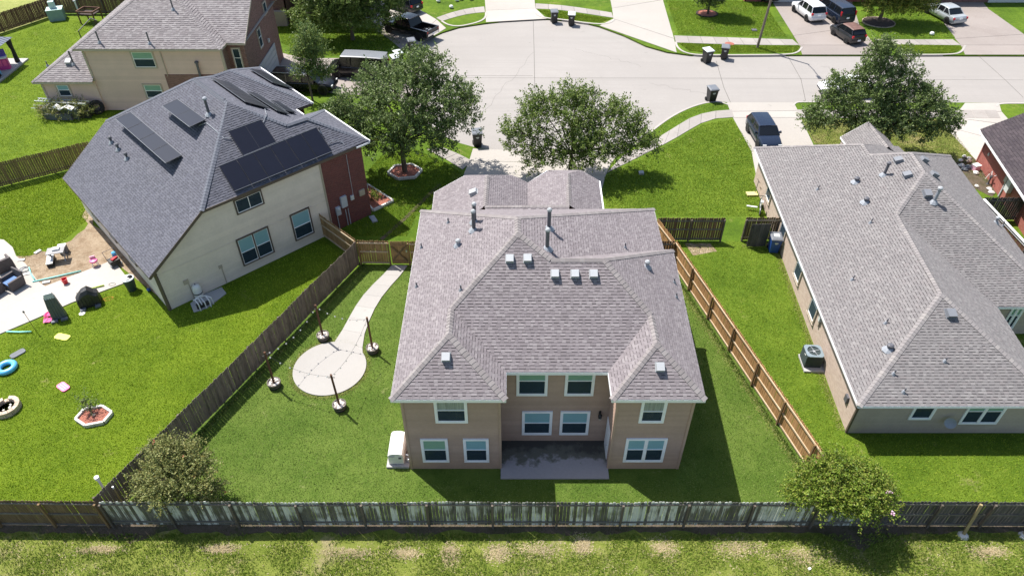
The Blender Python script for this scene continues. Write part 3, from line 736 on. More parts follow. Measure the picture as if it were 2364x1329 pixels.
# ================================================================ LEFT NEIGHBOUR (solar panels)
H2 = thing('house', 'cream and red brick house with blue-grey shingle roof carrying solar panels', 'house', (LO[0], LO[1], 0), LA)
r2 = make_roof(H2, 'L', 'shingle_blue', 'shingle_blue', 'trim_brown')
l2 = lambda u, v: LH(u, v, 0)[:2]
prof = [(0, 0), (11.0, 0), (11.0, 5.28), (3.6, 5.28), (0, 2.72)]
wL = wall(H2, l2(0, 0), l2(11.0, 0), prof, 'siding_cream', core='siding_cream')
wLb = wall(H2, l2(11.0, -.02), l2(14.05, -.02), 5.28, core='brick_dark_red', uvw=True)
wall(H2, l2(14.05, 0), l2(14.05, 5.2), 5.28, core='brick_dark_red', uvw=True); wall(H2, l2(14.05, 5.2), l2(13.0, 5.2), 5.28, core='brick_dark_red', uvw=True)
wall(H2, l2(13.0, 5.2), l2(13.0, 7.2), 5.28, core='brick_dark_red', uvw=True); wall(H2, l2(13.0, 7.2), l2(14.2, 7.2), 5.28, core='brick_dark_red', uvw=True)
wall(H2, l2(14.2, 7.2), l2(14.2, 14.2), 5.28, core='brick_dark_red', uvw=True)
wall(H2, l2(14.2, 14.2), l2(0, 13.6), [(0, 0), (14.2, 0), (14.2, 2.7), (10.6, 5.28), (0, 5.28)], 'siding_cream', core='siding_cream')
wLr = wall(H2, l2(0, 13.6), l2(0, 0), 2.72, 'siding_cream', core='siding_cream')
soffit(H2, [ROOFS['L']['v'][i][:2] for i in (2, 6, 7, 8, 9, 10, 11, 3)], 5.26)
corner(H2, l2(0, 0), 0, 2.75, 'trim_brown', .16); corner(H2, l2(11.0, -.03), 0, 5.25, 'trim_tan', .1)
band = MB(); band.beam(LH(0.05, -.03, 2.55), LH(10.9, -.03, 2.55), .03, .05); band.build('band_board', 'siding_cream', H2, world=True)
def win_l(p, q, **kw): window(H2, wL, min(p[0], q[0]), max(p[0], q[0]), min(p[1], q[1]), max(p[1], q[1]), trim='trim_brown', **kw)
win_l((5.298,4.138), (7.047,5.156), bf=0, horiz=True, tw=.09)
win_l((4.759,0.61), (6.857,2.604), bf=.52, units=2, blind='blind_teal', tw=.09)
win_l((8.345,0.662), (9.713,2.653), bf=.52, blind='blind_teal', tw=.09)
for s in (2.3, 5.4, 8.6): window(H2, wLr, s, s + 1.1, .9, 2.2, trim='trim_brown', bf=.4, blind='blind_teal')
a_, u_, n_, _ = wLb
def wallbox(house, wl, s, z, w_, h_, d_, name, mat, off=0):
    a, u, n, _ = wl; c = a + u * s + n * (d_ / 2 + .01 + off); m = Matrix((u, n, Vector((0, 0, 1)))).transposed()
    return MB().box((c.x, c.y, z), (w_, d_, h_), m=m).build(name, mat, house, world=True)
em = wallbox(H2, wLb, .62, 1.45, .32, .62, .14, 'electric_panel', 'meter_grey'); e2 = wallbox(H2, wLb, 1.12, 1.95, .42, .8, .16, 'inverter_box', 'meter_grey')
wallbox(H2, wLb, 1.78, 1.95, .24, .32, .1, 'switch_box', 'lamp_clear'); wallbox(H2, wLb, 2.55, 2.0, .4, .42, .1, 'cable_box', 'trim_tan')
MB().lathe([(.1, 0), (.1, .08), (.06, .12)], 10, tuple(wLb[0] + wLb[1] * .62 + wLb[2] * .2 + Vector((0, 0, 1.6)))).build('meter_dial', 'lamp_clear', em, world=True)
cn = MB()
for s in (.5, 1.15, 1.35): p = wLb[0] + wLb[1] * s + wLb[2] * .05; cn.tube([p + Vector((0, 0, .05)), p + Vector((0, 0, 1.3))], .03, 6)
p = wLb[0] + wLb[1] * 1.9 + wLb[2] * .03; cn.tube([p + Vector((0, 0, 2.1)), p + Vector((0, 0, 5.1))], .015, 5)
cn.build('conduit', 'meter_grey', H2, world=True)
wallbox(H2, wL, 1.35, 1.35, .3, .3, .06, 'timer_box', 'trim_tan'); wallbox(H2, wL, 1.45, .62, .06, 1.1, .04, 'conduit', 'trim_tan'); wallbox(H2, wL, 3.45, 1.3, .22, .22, .05, 'outlet', 'trim_tan'); wallbox(H2, wL, 3.5, .6, .05, 1.15, .04, 'conduit', 'trim_tan')
# solar panels: rows of modules standing just off the slope
def panel_row(corners, k, lift, n, tilt=0):
    """corners: four points on the slope (a, b along the row at the low side; d, c high side)"""
    a, b, c, d = [Vector(x) for x in corners]; n = Vector(n)
    for i in range(k):
        t0 = i / k + .004; t1 = (i + 1) / k - .004
        q = [a.lerp(b, t0), a.lerp(b, t1), d.lerp(c, t1), d.lerp(c, t0)]
        q = [q[0] + n * lift, q[1] + n * lift, q[2] + n * (lift + tilt), q[3] + n * (lift + tilt)]
        m = MB(); m.vs(q + [x - n * .045 for x in q]); m.f += [(0, 1, 2, 3), (0, 4, 5, 1), (1, 5, 6, 2), (2, 6, 7, 3), (3, 7, 4, 0)]
        o = m.build('solar_panel', 'panel', r2, world=True)
    m = MB()
    for t in (.2, .8):
        p = a.lerp(d, t); q2 = b.lerp(c, t); m.beam(p + n * (lift + tilt * t - .07), q2 + n * (lift + tilt * t - .07), .04, .05)
    m.beam(a + n * lift, b + n * lift, .025, .03, up=n); m.beam(d + n * (lift + tilt), c + n * (lift + tilt), .025, .03, up=n)
    m.build('panel_rail', 'panel_edge', r2, world=True)
    m = MB()
    for i in range(k + 1):
        t = i / k; p = a.lerp(b, t); q2 = d.lerp(c, t); m.beam(p + n * (lift - .01), q2 + n * (lift + tilt - .01), .02, .03, up=n)
    m.build('panel_seam', 'panel_frame', r2, world=True)
nN = nrm('L', 'N'); nA = nrm('L', 'A'); nF = nrm('L', 'F'); nE2 = nrm('L', 'E2')
panel_row([(-15.795,34.063,5.588), (-11.092,38.47,5.6), (-12.097,39.491,6.674), (-16.72,35.08,6.619)], 6, .14, nN)
panel_row([(-15.615,36.17,6.652), (-14.091,37.659,6.689), (-15.017,38.594,7.676), (-16.532,37.176,7.673)], 2, .14, nN)
def tilt_row(hA, hB, k, W=1.02, t=28):
    hA, hB = Vector(hA) + nA * .14, Vector(hB) + nA * .14; up_ = nA.cross(hB - hA).normalized()
    if up_.z < 0: up_ = -up_
    dn = -up_ * W * math.cos(math.radians(t)) + nA * W * math.sin(math.radians(t)); nn = (hB - hA).cross(dn).normalized()
    if nn.z < 0: nn = -nn
    panel_row([hA + dn, hB + dn, hB, hA], k, 0, nn)
    m = MB()
    for i in range(k + 1):
        p = hA.lerp(hB, i / k) + dn; m.beam(p, p - nA * (W * math.sin(math.radians(t)) + .12), .035, .035, up=hB - hA)
    m.build('panel_leg', 'panel_edge', r2, world=True)
tilt_row((-24.609,42.188,6.308), (-19.367,36.711,6.362), 4)
tilt_row((-20.754,41.115,7.745), (-18.133,38.394,7.781), 2)
panel_row([(-16.381,40.238,7.92), (-19.621,43.718,7.92), (-18.673,44.367,7.227), (-15.257,40.95,7.123)], 5, .16, nF)
panel_row([(-14.887,41.116,6.889), (-17.475,43.602,7.011), (-17.037,44.217,6.56), (-14.266,41.474,6.464)], 4, .16, nF)
panel_row([(-14.675,42.078,6.396), (-16.027,43.605,6.364), (-15.699,44.243,5.953), (-14.25,42.744,5.929)], 2, .16, nF)
panel_row([(-16.638,46.404,6.305), (-18.704,48.256,6.486), (-18.337,49.449,5.855), (-15.498,47.043,5.551)], 4, .16, nE2)
pipe(r2, (-18.07,38.79,7.999), .95, .085, .14, 'pipe_dark', capmat='pipe_lead')
for p in ((-25.819,40.735,5.011), (-25.009,39.864,5.007), (-24.018,38.774,4.992)): pipe(r2, p, .28, .07, .11, 'pipe_dark', capmat='pipe_dark')
pipe(r2, (-11.84,39.367,6.475), .4, .035)
def cond(pts, mat='pipe_lead'):
    MB().tube(pts, .022, 5).build('roof_conduit', mat, r2, world=True)
up = lambda p, h: (p[0], p[1], p[2] + h)
cond([up((-18.651,38.286,7.468), .06), up((-18.069,38.108,7.677), .12), up((-17.222,37.212,7.681), .06), up((-16.69,36.719,7.503), .06), up((-16.332,36.859,7.397), .1)])
cond([up((-15.425,40.782,7.268), .06), up((-14.744,39.017,7.768), .1), up((-14.867,38.506,7.551), .06)])
cond([up((-11.348,38.837,5.932), .1), up((-10.938,39.215,5.93), .12), up((-10.573,39.301,5.79), .06), up((-10.439,39.199,5.666), .04)])
cond([up((-19.876,42.11,8.658), .04), up((-17.167,39.184,8.641), .04), up((-17.033,39.258,8.744), .05)], 'pipe_dark')
gt = MB(); gt.beam(LH(14.66, -.15, 5.4), LH(14.8, 5.45, 5.4), .09, .1); gt.beam(LH(14.8, 6.85, 5.4), LH(15.0, 14.7, 5.4), .09, .1); gt.beam(LH(13.45, 5.8, 5.4), LH(13.47, 6.8, 5.4), .09, .1); gt.beam(LH(13.6, -.2, 5.36), LH(14.6, -.2, 5.36), .09, .1)
gt.build('gutter', 'trim_white', r2, world=True)

# ================================================================ RIGHT NEIGHBOUR (one storey)
H3 = thing('house', 'one-storey pale brick house with long grey hipped roof beside the narrow side lawn', 'house', (21, 21.5, 0))
r3 = make_roof(H3, 'R', 'shingle_grey', 'shingle_grey', 'trim_white', zf=.14)
r3p = make_roof(H3, 'RP', 'shingle_grey', 'shingle_grey', 'trim_white', zf=.12, nsingle=0)
wRl = wall(H3, (17.55, 44.0), (16.26, 21.5), 2.38, core='brick_pink', uvw=True)
wRb = wall(H3, (16.26, 21.5), (25.5, 21.5), 2.38, 'siding_taupe', core='siding_taupe')
wall(H3, (25.5, 21.5), (25.2, 28.35), 2.38, core='brick_pink', uvw=True); wRn = wall(H3, (25.2, 28.35), (28.8, 28.35), 2.38, 'siding_taupe', core='siding_taupe')
wall(H3, (28.8, 28.35), (30.0, 43), 2.38, core='brick_pink', uvw=True); wall(H3, (30, 43), (27.3, 43), 2.38, core='brick_pink', uvw=True); wall(H3, (27.3, 44), (17.55, 44), 2.38, core='brick_pink', uvw=True)
for xx in (24.0, 26.8): MB().box((xx, 45.6, 1.2), (.35, .35, 2.4)).build('porch_post', 'brick_pink', H3, world=True)
soffit(H3, [ROOFS['R']['v'][i][:2] for i in (0, 2, 3, 4, 5, 13, 12, 1)], 2.36, 'trim_brown')
corner(H3, (16.26, 21.5), 0, 2.36, 'trim_brown', .1)
def win_r(wl, p, q, x0, **kw): window(H3, wl, p[0] - x0, q[0] - x0, max(.4, p[1]), min(2.3, q[1]), **kw)
win_r(wRb, (18.849,1.067), (19.932,2.354), 16.26, bf=0, sash=False, blind='blind_green')
win_r(wRb, (21.368,0.723), (23.217,2.354), 16.26, units=2, bf=.38, blind='blind_green')
win_r(wRn, (27.073,0.404), (27.78,2.258), 25.2, units=2, bf=.45, blind='blind_green')
for s0_, z0_ in ((7.35, .75), (11.3, .75), (14.6, .75), (3.2, .9)):
    window(H3, wRl, s0_, s0_ + 1.15, z0_, 2.2, trim='trim_tan', bf=.3, blind='blind_teal', sill=True)
wallbox(H3, wRl, 16.35, 1.75, .2, .3, .14, 'electric_meter', 'lamp_clear'); wallbox(H3, wRl, 16.35, 1.45, .12, .5, .08, 'conduit', 'trim_tan'); wallbox(H3, wRl, 6.2, .8, .14, .2, .12, 'hose_tap', 'trim_tan')
wallbox(H3, wRl, 21.5, 1.3, .3, .4, .1, 'meter_box', 'pipe_dark')
q = (20.861,1.051)
ds = MB(); ds.tube([(q[0], 21.56, q[1] - .1), (q[0], 21.3, q[1] - .1), (q[0] - .12, 21.2, q[1] + .08)], .02, 6); dm = ds.build('satellite_dish', 'pipe_lead', H3, world=True)
MB().lathe([(0, 0), (.14, .02), (.26, .08), (.265, .085), (.14, .03), (0, .012)], 16, (0, 0, 0)).build('dish_bowl', 'pipe_lead', dm)
db = [c for c in dm.children][0]; db.location = (q[0] - .12 - 21, 21.2 - 21.5, q[1] + .08); db.rotation_euler = (math.radians(62), 0, math.radians(-25))
for p in ((19.008,37.377,3.6), (20.296,32.783,4.364), (18.175,28.938,3.412), (18.456,25.355,3.647)): pipe(r3, p, .3, .035, lean=(.05, 0))
for p in ((17.828,22.436,3.168), (18.107,21.655,2.786), (20.363,22.985,3.437)): pipe(r3, p, .26, .035, lean=(.05, 0))
pipe(r3, (22.223,36.485,5.224), .75, .085, .13, 'pipe_dark', lean=(.05, 0), capmat='pipe_dark'); pipe(r3, (23.887,33.583,5.264), .85, .09, .14, 'pipe_lead', lean=(.04, 0))
for p in ((20.887,36.779,4.551), (20.683,34.657,4.506), (18.036,23.734,3.481)): pipe(r3, p, .2, .1, .16, 'pipe_dark', capmat='pipe_dark')
for p in ((23.264,37.243,5.721), (23.138,35.626,5.702)): roof_vent(r3, p, nrm('R', 'A'), 'vent_dark', s=.45)
for p in ((24.884,37.503,5.596), (24.731,35.824,5.607)): roof_vent(r3, p, nrm('R', 'Rr'), 'vent_dark', s=.4)
roof_vent(r3, (23.613,34.044,5.484), nrm('R', 'N2'), 'vent_dark', s=.45); roof_vent(r3, (21.205,25.142,4.491), nrm('R', 'N'), 'vent_dark', s=.45)
pipe(r3, (29.024,34.757,2.972), .3, .07, .12, 'pipe_lead'); pipe(r3, (29.763,35.001,2.539), .35, .03)

# ================================================================ FAR HOUSES
H4 = thing('house', 'beige sided two-storey house with low side wing and dark brick front behind the solar roof', 'house', (-28, 55.1, 0))
r4 = make_roof(H4, 'T', 'shingle_warm', 'shingle_warm', 'trim_tan', nsingle=0, tabw=(.2, .4), expo=.2, caps=True, thick=1.5)
r4l = make_roof(H4, 'TL', 'shingle_warm', 'shingle_warm', 'trim_tan', nsingle=0, tabw=(.2, .4), expo=.2, thick=1.5)
wT = wall(H4, (-34.2, 55.1), (-23.2, 55.1), 5.25, 'siding_beige', core='siding_beige'); wT2 = wall(H4, (-38.6, 55.0), (-34.2, 55.0), 2.6, 'siding_beige', core='siding_beige')
wall(H4, (-34.2, 70), (-34.2, 55.1), 5.25, 'siding_beige', core='siding_beige'); wall(H4, (-38.7, 73), (-38.6, 55), 2.6, 'siding_beige', core='siding_beige')
wall(H4, (-23.2, 55.1), (-23.2, 56.3), 5.25, core='brick_brown', uvw=True); wTn = wall(H4, (-23.2, 56.3), (-21.75, 56.3), 5.25, core='brick_brown', uvw=True)
wTg = wall(H4, (-21.75, 56.3), (-21.85, 65.8), [(0, 0), (9.5, 0), (9.5, 5.2), (4.7, 8.05), (0, 5.2)], core='brick_brown', uvw=True)
wall(H4, (-21.85, 65.8), (-34, 65.8), 5.25, core='brick_brown', uvw=True)
wall(H4, (-28.3, 55.03), (-23.3, 55.03), 3.14, core='brick_brown', uvw=True)
soffit(H4, [(-34.7, 54.8), (-23.1, 54.8), (-23.1, 56), (-21.6, 56), (-21.6, 66), (-34.7, 66)], 5.22)
corner(H4, (-23.2, 55.1), 0, 5.2, 'trim_tan', .18); corner(H4, (-34.2, 55.08), 2.6, 5.2, 'trim_tan', .16); corner(H4, (-38.6, 55), 0, 2.6, 'trim_tan', .16)
MB().beam((-28.05, 55.06, 3.0), (-28.05, 55.06, 5.2), .16, .04).build('corner_trim', 'trim_tan', H4, world=True)
def win_t(wl, p, q, x0, **kw): window(H4, wl, p[0] - x0, q[0] - x0, p[1], q[1], trim='trim_tan', tw=.12, **kw)
win_t(wT, (-30.498,3.655), (-28.638,5.133), -34.2, bf=.45, blind='blind_green'); win_t(wT, (-30.441,1.012), (-28.849,2.353), -34.2, bf=.45, blind='blind_green')
win_t(wT2, (-37.574,1.216), (-36.405,2.4), -38.6, bf=.45, blind='blind_teal')
window(H4, wTn, .35, 1.1, 3.0, 4.9, trim='trim_tan', bf=0, tw=.1); window(H4, wTg, 3.6, 4.6, 3.2, 4.9, trim='trim_tan', bf=0, tw=.1); window(H4, wTg, 6.6, 7.6, 5.0, 6.1, trim='trim_tan', bf=0, tw=.1, sash=False)
gd = MB()
for k in range(5): gd.box((-21.74, 61.2, .24 + k * .46), (.06, 5.0, .43))
gd.build('garage_door', 'garage_door', H4, world=True)
MB().box((-21.66, 62.2, 3.1), (.14, .2, .3)).build('wall_lamp', 'lamp_clear', H4, world=True)
for p in ((-32.703,55.286,5.726), (-28.7,55.206,5.689), (-27.322,57.972,7.35)): pipe(r4, p, .9, .06)
pipe(r4l, (-36.009,56.098,3.586), 1.1, .07); roof_vent(r4l, (-36.406,56.278,3.693), nrm('TL', 'A'), s=.5); pipe(r4l, (-40.826,59.943,1.754), .4, .05)
q = (-25.337,4.166)
MB().tube([(q[0] - .05, 54.9, q[1] - 3.2), (q[0], 54.9, q[1])], .1, 8).lathe([(.1, 0), (.17, .03), (.17, .12), (.1, .16)], 8, (q[0], 54.9, q[1])).build('flue_pipe', 'pipe_dark', H4, world=True)

H5 = thing('house', 'red brick house under dark plain roof at the right edge by the stone border', 'house', (35, 41, 0))
r5 = make_roof(H5, 'X', 'shingle_dark', 'shingle_dark', 'trim_white', nsingle=0, tabw=(.25, .5), expo=.2, caps=False)
wX = wall(H5, (35.05, 46.75), (33.35, 36), 2.3, core='brick_red', uvw=True); wall(H5, (50, 46.75), (35.05, 46.75), [(0, 0), (15, 0), (15, 2.3), (7.5, 6.2), (0, 2.3)], core='brick_red', uvw=True)
soffit(H5, [(34.5, 47.05), (32.45, 35), (42, 35), (42, 47)], 2.25, 'siding_brown')
ux = wallbox(H5, wX, 5.6, 1.5, .55, 1.1, .28, 'utility_cabinet', 'lamp_clear'); wallbox(H5, wX, 4.9, 1.5, .35, .45, .2, 'electric_meter', 'galv'); wallbox(H5, wX, 4.85, .7, .1, 1.3, .08, 'conduit', 'meter_grey'); wallbox(H5, wX, 1.2, 1.3, .2, .2, .06, 'outlet', 'lamp_clear')

H6 = thing('house', 'dark brick house with pale base peeping out behind the top left trees', 'house', (-28, 75, 0))
wall(H6, (-35, 74.2), (-23.3, 74.2), 5.4, core='brick_brown', uvw=True); wall(H6, (-23.3, 74.2), (-23.3, 77.5), 5.4, core='brick_brown', uvw=True); wall(H6, (-23.3, 77.5), (-16, 77.5), 5.4, core='brick_brown', uvw=True); wall(H6, (-16, 77.5), (-16, 90), 5.4, core='brick_brown', uvw=True)
MB().box((-24.1, 73.9, .75), (1.5, .5, 1.5)).build('stone_base', 'trim_tan', H6, world=True)
MB().box((-22.2, 77.42, 1.1), (1.1, .08, 2.2)).build('front_door', 'pipe_dark', H6, world=True)
rf = MB(); rf.poly([(-35.4, 73.7, 5.4), (-15.6, 73.7, 5.4), (-22, 80, 9), (-29, 80, 9)]); rf.poly([(-15.6, 73.7, 5.4), (-15.6, 90, 5.4), (-22, 84, 9), (-22, 80, 9)]); rf.poly([(-35.4, 90, 5.4), (-35.4, 73.7, 5.4), (-29, 80, 9), (-29, 84, 9)]); rf.build('roof', 'shingle_warm', H6, world=True)
def far_house(x0, x1, y, lab, brick, doors):
    h = thing('house', lab, 'house', ((x0 + x1) / 2, y, 0))
    wall(h, (x0, y), (x1, y), 2.7, core=brick, uvw=True); wall(h, (x1, y), (x1, y + 11), 2.7, core=brick, uvw=True); wall(h, (x0, y + 11), (x0, y), 2.7, core=brick, uvw=True)
    for dx, dw in doors:
        g = MB()
        for k in range(5): g.box((dx, y - .03, .22 + k * .43), (dw, .05, .41))
        g.build('garage_door', 'garage_white', h, world=True)
    r = MB(); xm = (x0 + x1) / 2; ov = .5
    r.poly([(x0 - ov, y - ov, 2.7), (x1 + ov, y - ov, 2.7), (x1 - 5, y + 5.5, 6), (x0 + 5, y + 5.5, 6)]); r.poly([(x1 + ov, y - ov, 2.7), (x1 + ov, y + 11.5, 2.7), (x1 - 5, y + 5.5, 6)]); r.poly([(x0 - ov, y + 11.5, 2.7), (x0 - ov, y - ov, 2.7), (x0 + 5, y + 5.5, 6)])
    r.build('roof', 'shingle_grey', h, world=True)
far_house(26, 42.5, 80.9, 'brick house whose shaded garage front shows behind the white and black parked cars', 'brick_red', [(31.5, 5)])
far_house(45.5, 63, 80.7, 'house with white garage door at the top right corner above the silver sedan', 'brick_brown', [(55.5, 4.9)])
far_house(-12, 10, 92, 'house beyond the turning circle with its front just above the picture', 'brick_brown', [(2, 5)])
# ================================================================ GROUND
g = MB(); g.poly([(-400, -300, -.3), (400, -300, -.3), (400, 500, -.3), (-400, 500, -.3)]); struct('ground', g, 'grass_front')
near_kerb = [(43.891,56.35),(41.886,56.35),(39.326,56.431),(25.226,56.512),(24.086,56.431),(18.863,56.35),(17.821,56.674),(16.966,56.512),(15.845,56.108),(14.139,54.844),(12.603,53.244),(11.066,51.279),(9.793,49.547),(8.615,48.217),(8.07,47.827),(5.89,47.569),(2.854,47.762),(0.267,48.086),(-2.76,48.809),(-4.148,49.547),(-5.601,50.786),(-6.953,52.358),(-8.123,54.457),(-9.059,57.001),(-9.727,59.54),(-10.041,62.243),(-10.046,65.125)]
far_kerb = [(-10.046,65.125),(-9.58,67.364),(-9.123,69.172),(-8.18,70.716),(-7.188,72.08),(-5.537,73.484),(-2.913,74.564),(0.368,75.545),(3.779,75.793),(7.264,74.93),(9.071,73.722),(11.353,71.28),(13.221,68.633),(15.074,67.156),(17.211,66.435),(19.111,66.333),(21.614,66.333),(27.905,66.435),(49.321,66.333)]
land = [(160, near_kerb[0][1])] + near_kerb + far_kerb + [(160, far_kerb[-1][1]), (160, 260), (-160, 260), (-160, -60), (160, -60)]
struct('lawn', MB().prism(land, -.28, 0), 'grass_front')
rd = MB(); rd.poly([(-25, 44, -.13), (160, 44, -.13), (160, 85, -.13), (-25, 85, -.13)]); road = struct('road', rd, 'road_concrete')
def strip_line(name, pts, wd, z, mat, parent):
    m = MB()
    for i in range(len(pts) - 1):
        a = Vector((*pts[i], z)); b = Vector((*pts[i + 1], z)); d = (b - a).normalized(); s_ = Vector((d.y, -d.x, 0)) * wd / 2
        m.poly([a - s_, a + s_, b + s_, b - s_])
    return m.build(name, mat, parent)
for pts in ([(2.252,75.545),(2.172,68.206),(2.004,57.83),(1.803,48.217)], [(19.476,65.324),(18.914,59.54),(18.826,56.189)], [(-9.175,61.597),(4.667,61.597),(18.883,61.505)], [(18.883,61.505),(46.497,61.141)], [(26.622,66.333),(26.333,61.323),(25.301,56.512)], [(45.065,66.333),(44.861,61.323),(44.605,57.663)], [(11.246,70.381),(4.555,59.54)][:0] or [(-7.849,62.243),(-3.658,62.057),(1.908,62.057)]):
    if len(pts) > 1: strip_line('joint', pts, .05, -.126, 'joint', road)
strip_line('gutter_line', far_kerb[2:], .16, -.122, 'joint', road)
strip_line('gutter_line', near_kerb[4:16], .08, -.124, 'joint', road)
rc_ = random.Random(11)
for a_, b_ in (((-2.275,55.392), (2.105,67.156)), ((12.404,60.422), (17.407,58.251)), ((29.236,64.143), (33.505,59.54)), ((6.303,68.206), (12.134,64.143))):
    strip_line('crack', [(a_[0] + (b_[0] - a_[0]) * k / 14 + rc_.uniform(-.22, .22), a_[1] + (b_[1] - a_[1]) * k / 14 + rc_.uniform(-.22, .22)) for k in range(15)], .018, -.1255, 'joint', road)
def rim(name, pts, wd, z0, z1, mat, parent=None):
    m = MB(); n = len(pts); L = []
    for i in range(n):
        a = Vector(pts[max(i - 1, 0)]); b = Vector(pts[min(i + 1, n - 1)]); d = (b - a).normalized(); s_ = Vector((d.y, -d.x)) * wd / 2
        p = Vector(pts[i]); L.append((p - s_, p + s_))
    rings = [[(l.x, l.y, z0), (l.x, l.y, z1), (r.x, r.y, z1), (r.x, r.y, z0)] for l, r in L]
    m.loft(rings); return struct(name, m, mat, parent)
def smooth(pts, k=3):
    for _ in range(k):
        q = [pts[0]]
        for i in range(len(pts) - 1):
            a, b = pts[i], pts[i + 1]
            q += [(a[0] * .75 + b[0] * .25, a[1] * .75 + b[1] * .25), (a[0] * .25 + b[0] * .75, a[1] * .25 + b[1] * .75)]
        pts = q + [pts[-1]]
    return pts
rim('kerb', smooth([(8.063,47.762),(8.607,48.151),(9.784,49.479),(11.056,51.208),(12.591,53.169),(14.125,54.767),(15.829,56.028),(16.966,56.512),(17.877,56.593),(18.548,55.948)], 2), .18, -.2, .03, 'curb_concrete')
rim('kerb', smooth([(23.871,55.709),(24.309,56.431),(24.867,56.552),(34.122,56.431)], 2), .18, -.2, .03, 'curb_concrete')
rim('kerb', smooth([(41.185,55.709),(41.695,56.269),(43.847,56.269),(46.666,56.269)], 2), .18, -.2, .03, 'curb_concrete')
rim('kerb', smooth([(16.323,69.499),(16.221,68.419),(16.547,67.156),(17.461,66.435),(19.111,66.333),(21.614,66.333),(26.652,66.435),(27.727,66.949),(28.534,68.206)], 2), .2, -.2, .05, 'curb_concrete')
rim('kerb', smooth([(37.513,66.435),(42.525,66.435),(43.656,67.052),(44.753,68.633)], 2), .2, -.2, .05, 'curb_concrete')
rim('kerb', smooth([(2.416,78.606),(2.61,76.925),(3.599,75.917),(5.424,75.545),(7.428,74.686),(9.206,74.202),(10.286,74.564),(10.848,75.545)], 2), .22, -.2, .05, 'curb_concrete')
rim('kerb', smooth([(-7.41,75.052),(-6.65,73.961),(-5.544,73.603),(-4.177,74.322),(-3.206,75.175),(-2.779,76.293),(-2.814,77.565)], 2), .22, -.2, .05, 'curb_concrete')
# yard lawns, each its own grass
def sheet(name, pts, z, mat, parent=None, th=None):
    m = MB()
    if th: m.prism(pts, z - th, z)
    else: m.prism(pts, z - .1, z)
    return struct(name, m, mat, parent)
sheet('lawn', [(-17.6, 16.55), (14.9, 16.55), (13.84, 20.67), (12.0, 27.6), (10.17, 34.46), (9.3, 36.8), (7, 36.8), (7, 34.2), (-6.2, 34.2), (-9.51, 34.37), (-14.32, 25.7), (-16.3, 21.83)], .004, 'grass_home')
sheet('lawn', [(-46, 16.55), (-17.6, 16.55), (-16.3, 21.83), (-14.32, 25.7), (-9.51, 34.37), (-12.5, 37.3), (-19.8, 44), (-31, 46.6), (-40, 40.5), (-60, 30)], .004, 'grass_left')
sheet('lawn', [(-60, 30.2), (-40, 40.7), (-31, 46.8), (-29, 54.8), (-39, 54.8), (-39, 74), (-45, 77), (-49, 76.2), (-60, 60)], .008, 'grass_left')
sheet('lawn', [(14.95, 16.55), (40, 16.55), (34, 40), (29.5, 40), (17.9, 43.8), (14.8, 36.8), (9.3, 36.8), (10.2, 34.5), (13.9, 20.67)], .004, 'grass_right')
sheet('lawn', [(7.125,45.092),(10.599,48.086),(12.948,50.092),(15.741,52.872),(18.243,53.695),(18.801,48.876),(17.684,43.917),(17.816,39.334),(9.904,39.334),(9.578,40.098),(6.367,40.617)], .006, 'grass_right')
sheet('verge', [(-90, -20), (90, -20), (90, 16.5), (-90, 16.5)], .004, 'grass_strip')
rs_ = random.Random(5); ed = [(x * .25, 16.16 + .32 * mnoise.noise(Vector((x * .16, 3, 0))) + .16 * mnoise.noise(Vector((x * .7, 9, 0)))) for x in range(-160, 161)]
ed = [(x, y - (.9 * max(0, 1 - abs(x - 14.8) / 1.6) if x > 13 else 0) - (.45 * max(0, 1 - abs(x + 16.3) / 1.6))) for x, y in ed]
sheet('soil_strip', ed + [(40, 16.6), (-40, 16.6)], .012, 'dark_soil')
sheet('field', [(-140, 60), (-52.3, 71.4), (-49, 77), (-52, 140), (-140, 140)], .012, 'grass_field')
# concrete flatwork: every slab its own piece
def slabs(name, left, right, z, mat, gap=.02, th=.2):
    root = thing_struct(name)
    for i in range(len(left) - 1):
        a, b = Vector(left[i]), Vector(left[i + 1]); c, d = Vector(right[i]), Vector(right[i + 1])
        t = gap / max(.3, (b - a).length)
        q = [a.lerp(b, t), a.lerp(b, 1 - t), c.lerp(d, 1 - t), c.lerp(d, t)]
        MB().prism([(p.x, p.y) for p in q], z - th, z).build('slab', mat, root)
    m = MB(); m.prism([tuple(p) for p in left] + [tuple(p) for p in right[::-1]], z - th - .01, z - .018); m.build('joint_bed', 'joint', root)
    return root
def thing_struct(name):
    o = bpy.data.objects.new(name, None); C.objects.link(o); o['kind'] = 'structure'; return o
def resample(pts, n):
    P = [Vector(p) for p in pts]; L = [0]
    for i in range(len(P) - 1): L.append(L[-1] + (P[i + 1] - P[i]).length)
    out = []
    for k in range(n + 1):
        t = L[-1] * k / n; i = max(j for j in range(len(P)) if L[j] <= t + 1e-9); i = min(i, len(P) - 2)
        out.append(P[i].lerp(P[i + 1], (t - L[i]) / max(1e-9, L[i + 1] - L[i])))
    return out
def rs(l, r, n): return resample(smooth(l, 2), n), resample(smooth(r, 2), n)
slabs('sidewalk', *rs([(8.553,47.698),(10.813,49.547),(13.304,52.14),(15.069,53.998),(17.071,54.922),(18.566,55.078)], [(6.966,45.092),(10.618,48.217),(12.972,50.23),(15.664,53.021),(17.165,53.695),(18.44,53.77)], 9), .03, 'walk_concrete')
slabs('sidewalk', *rs([(23.902,55.078),(28.406,55),(33.551,55.078),(40.82,55)], [(23.845,53.695),(27.911,53.619),(32.966,53.695),(40.468,53.619)], 16), .03, 'walk_concrete')
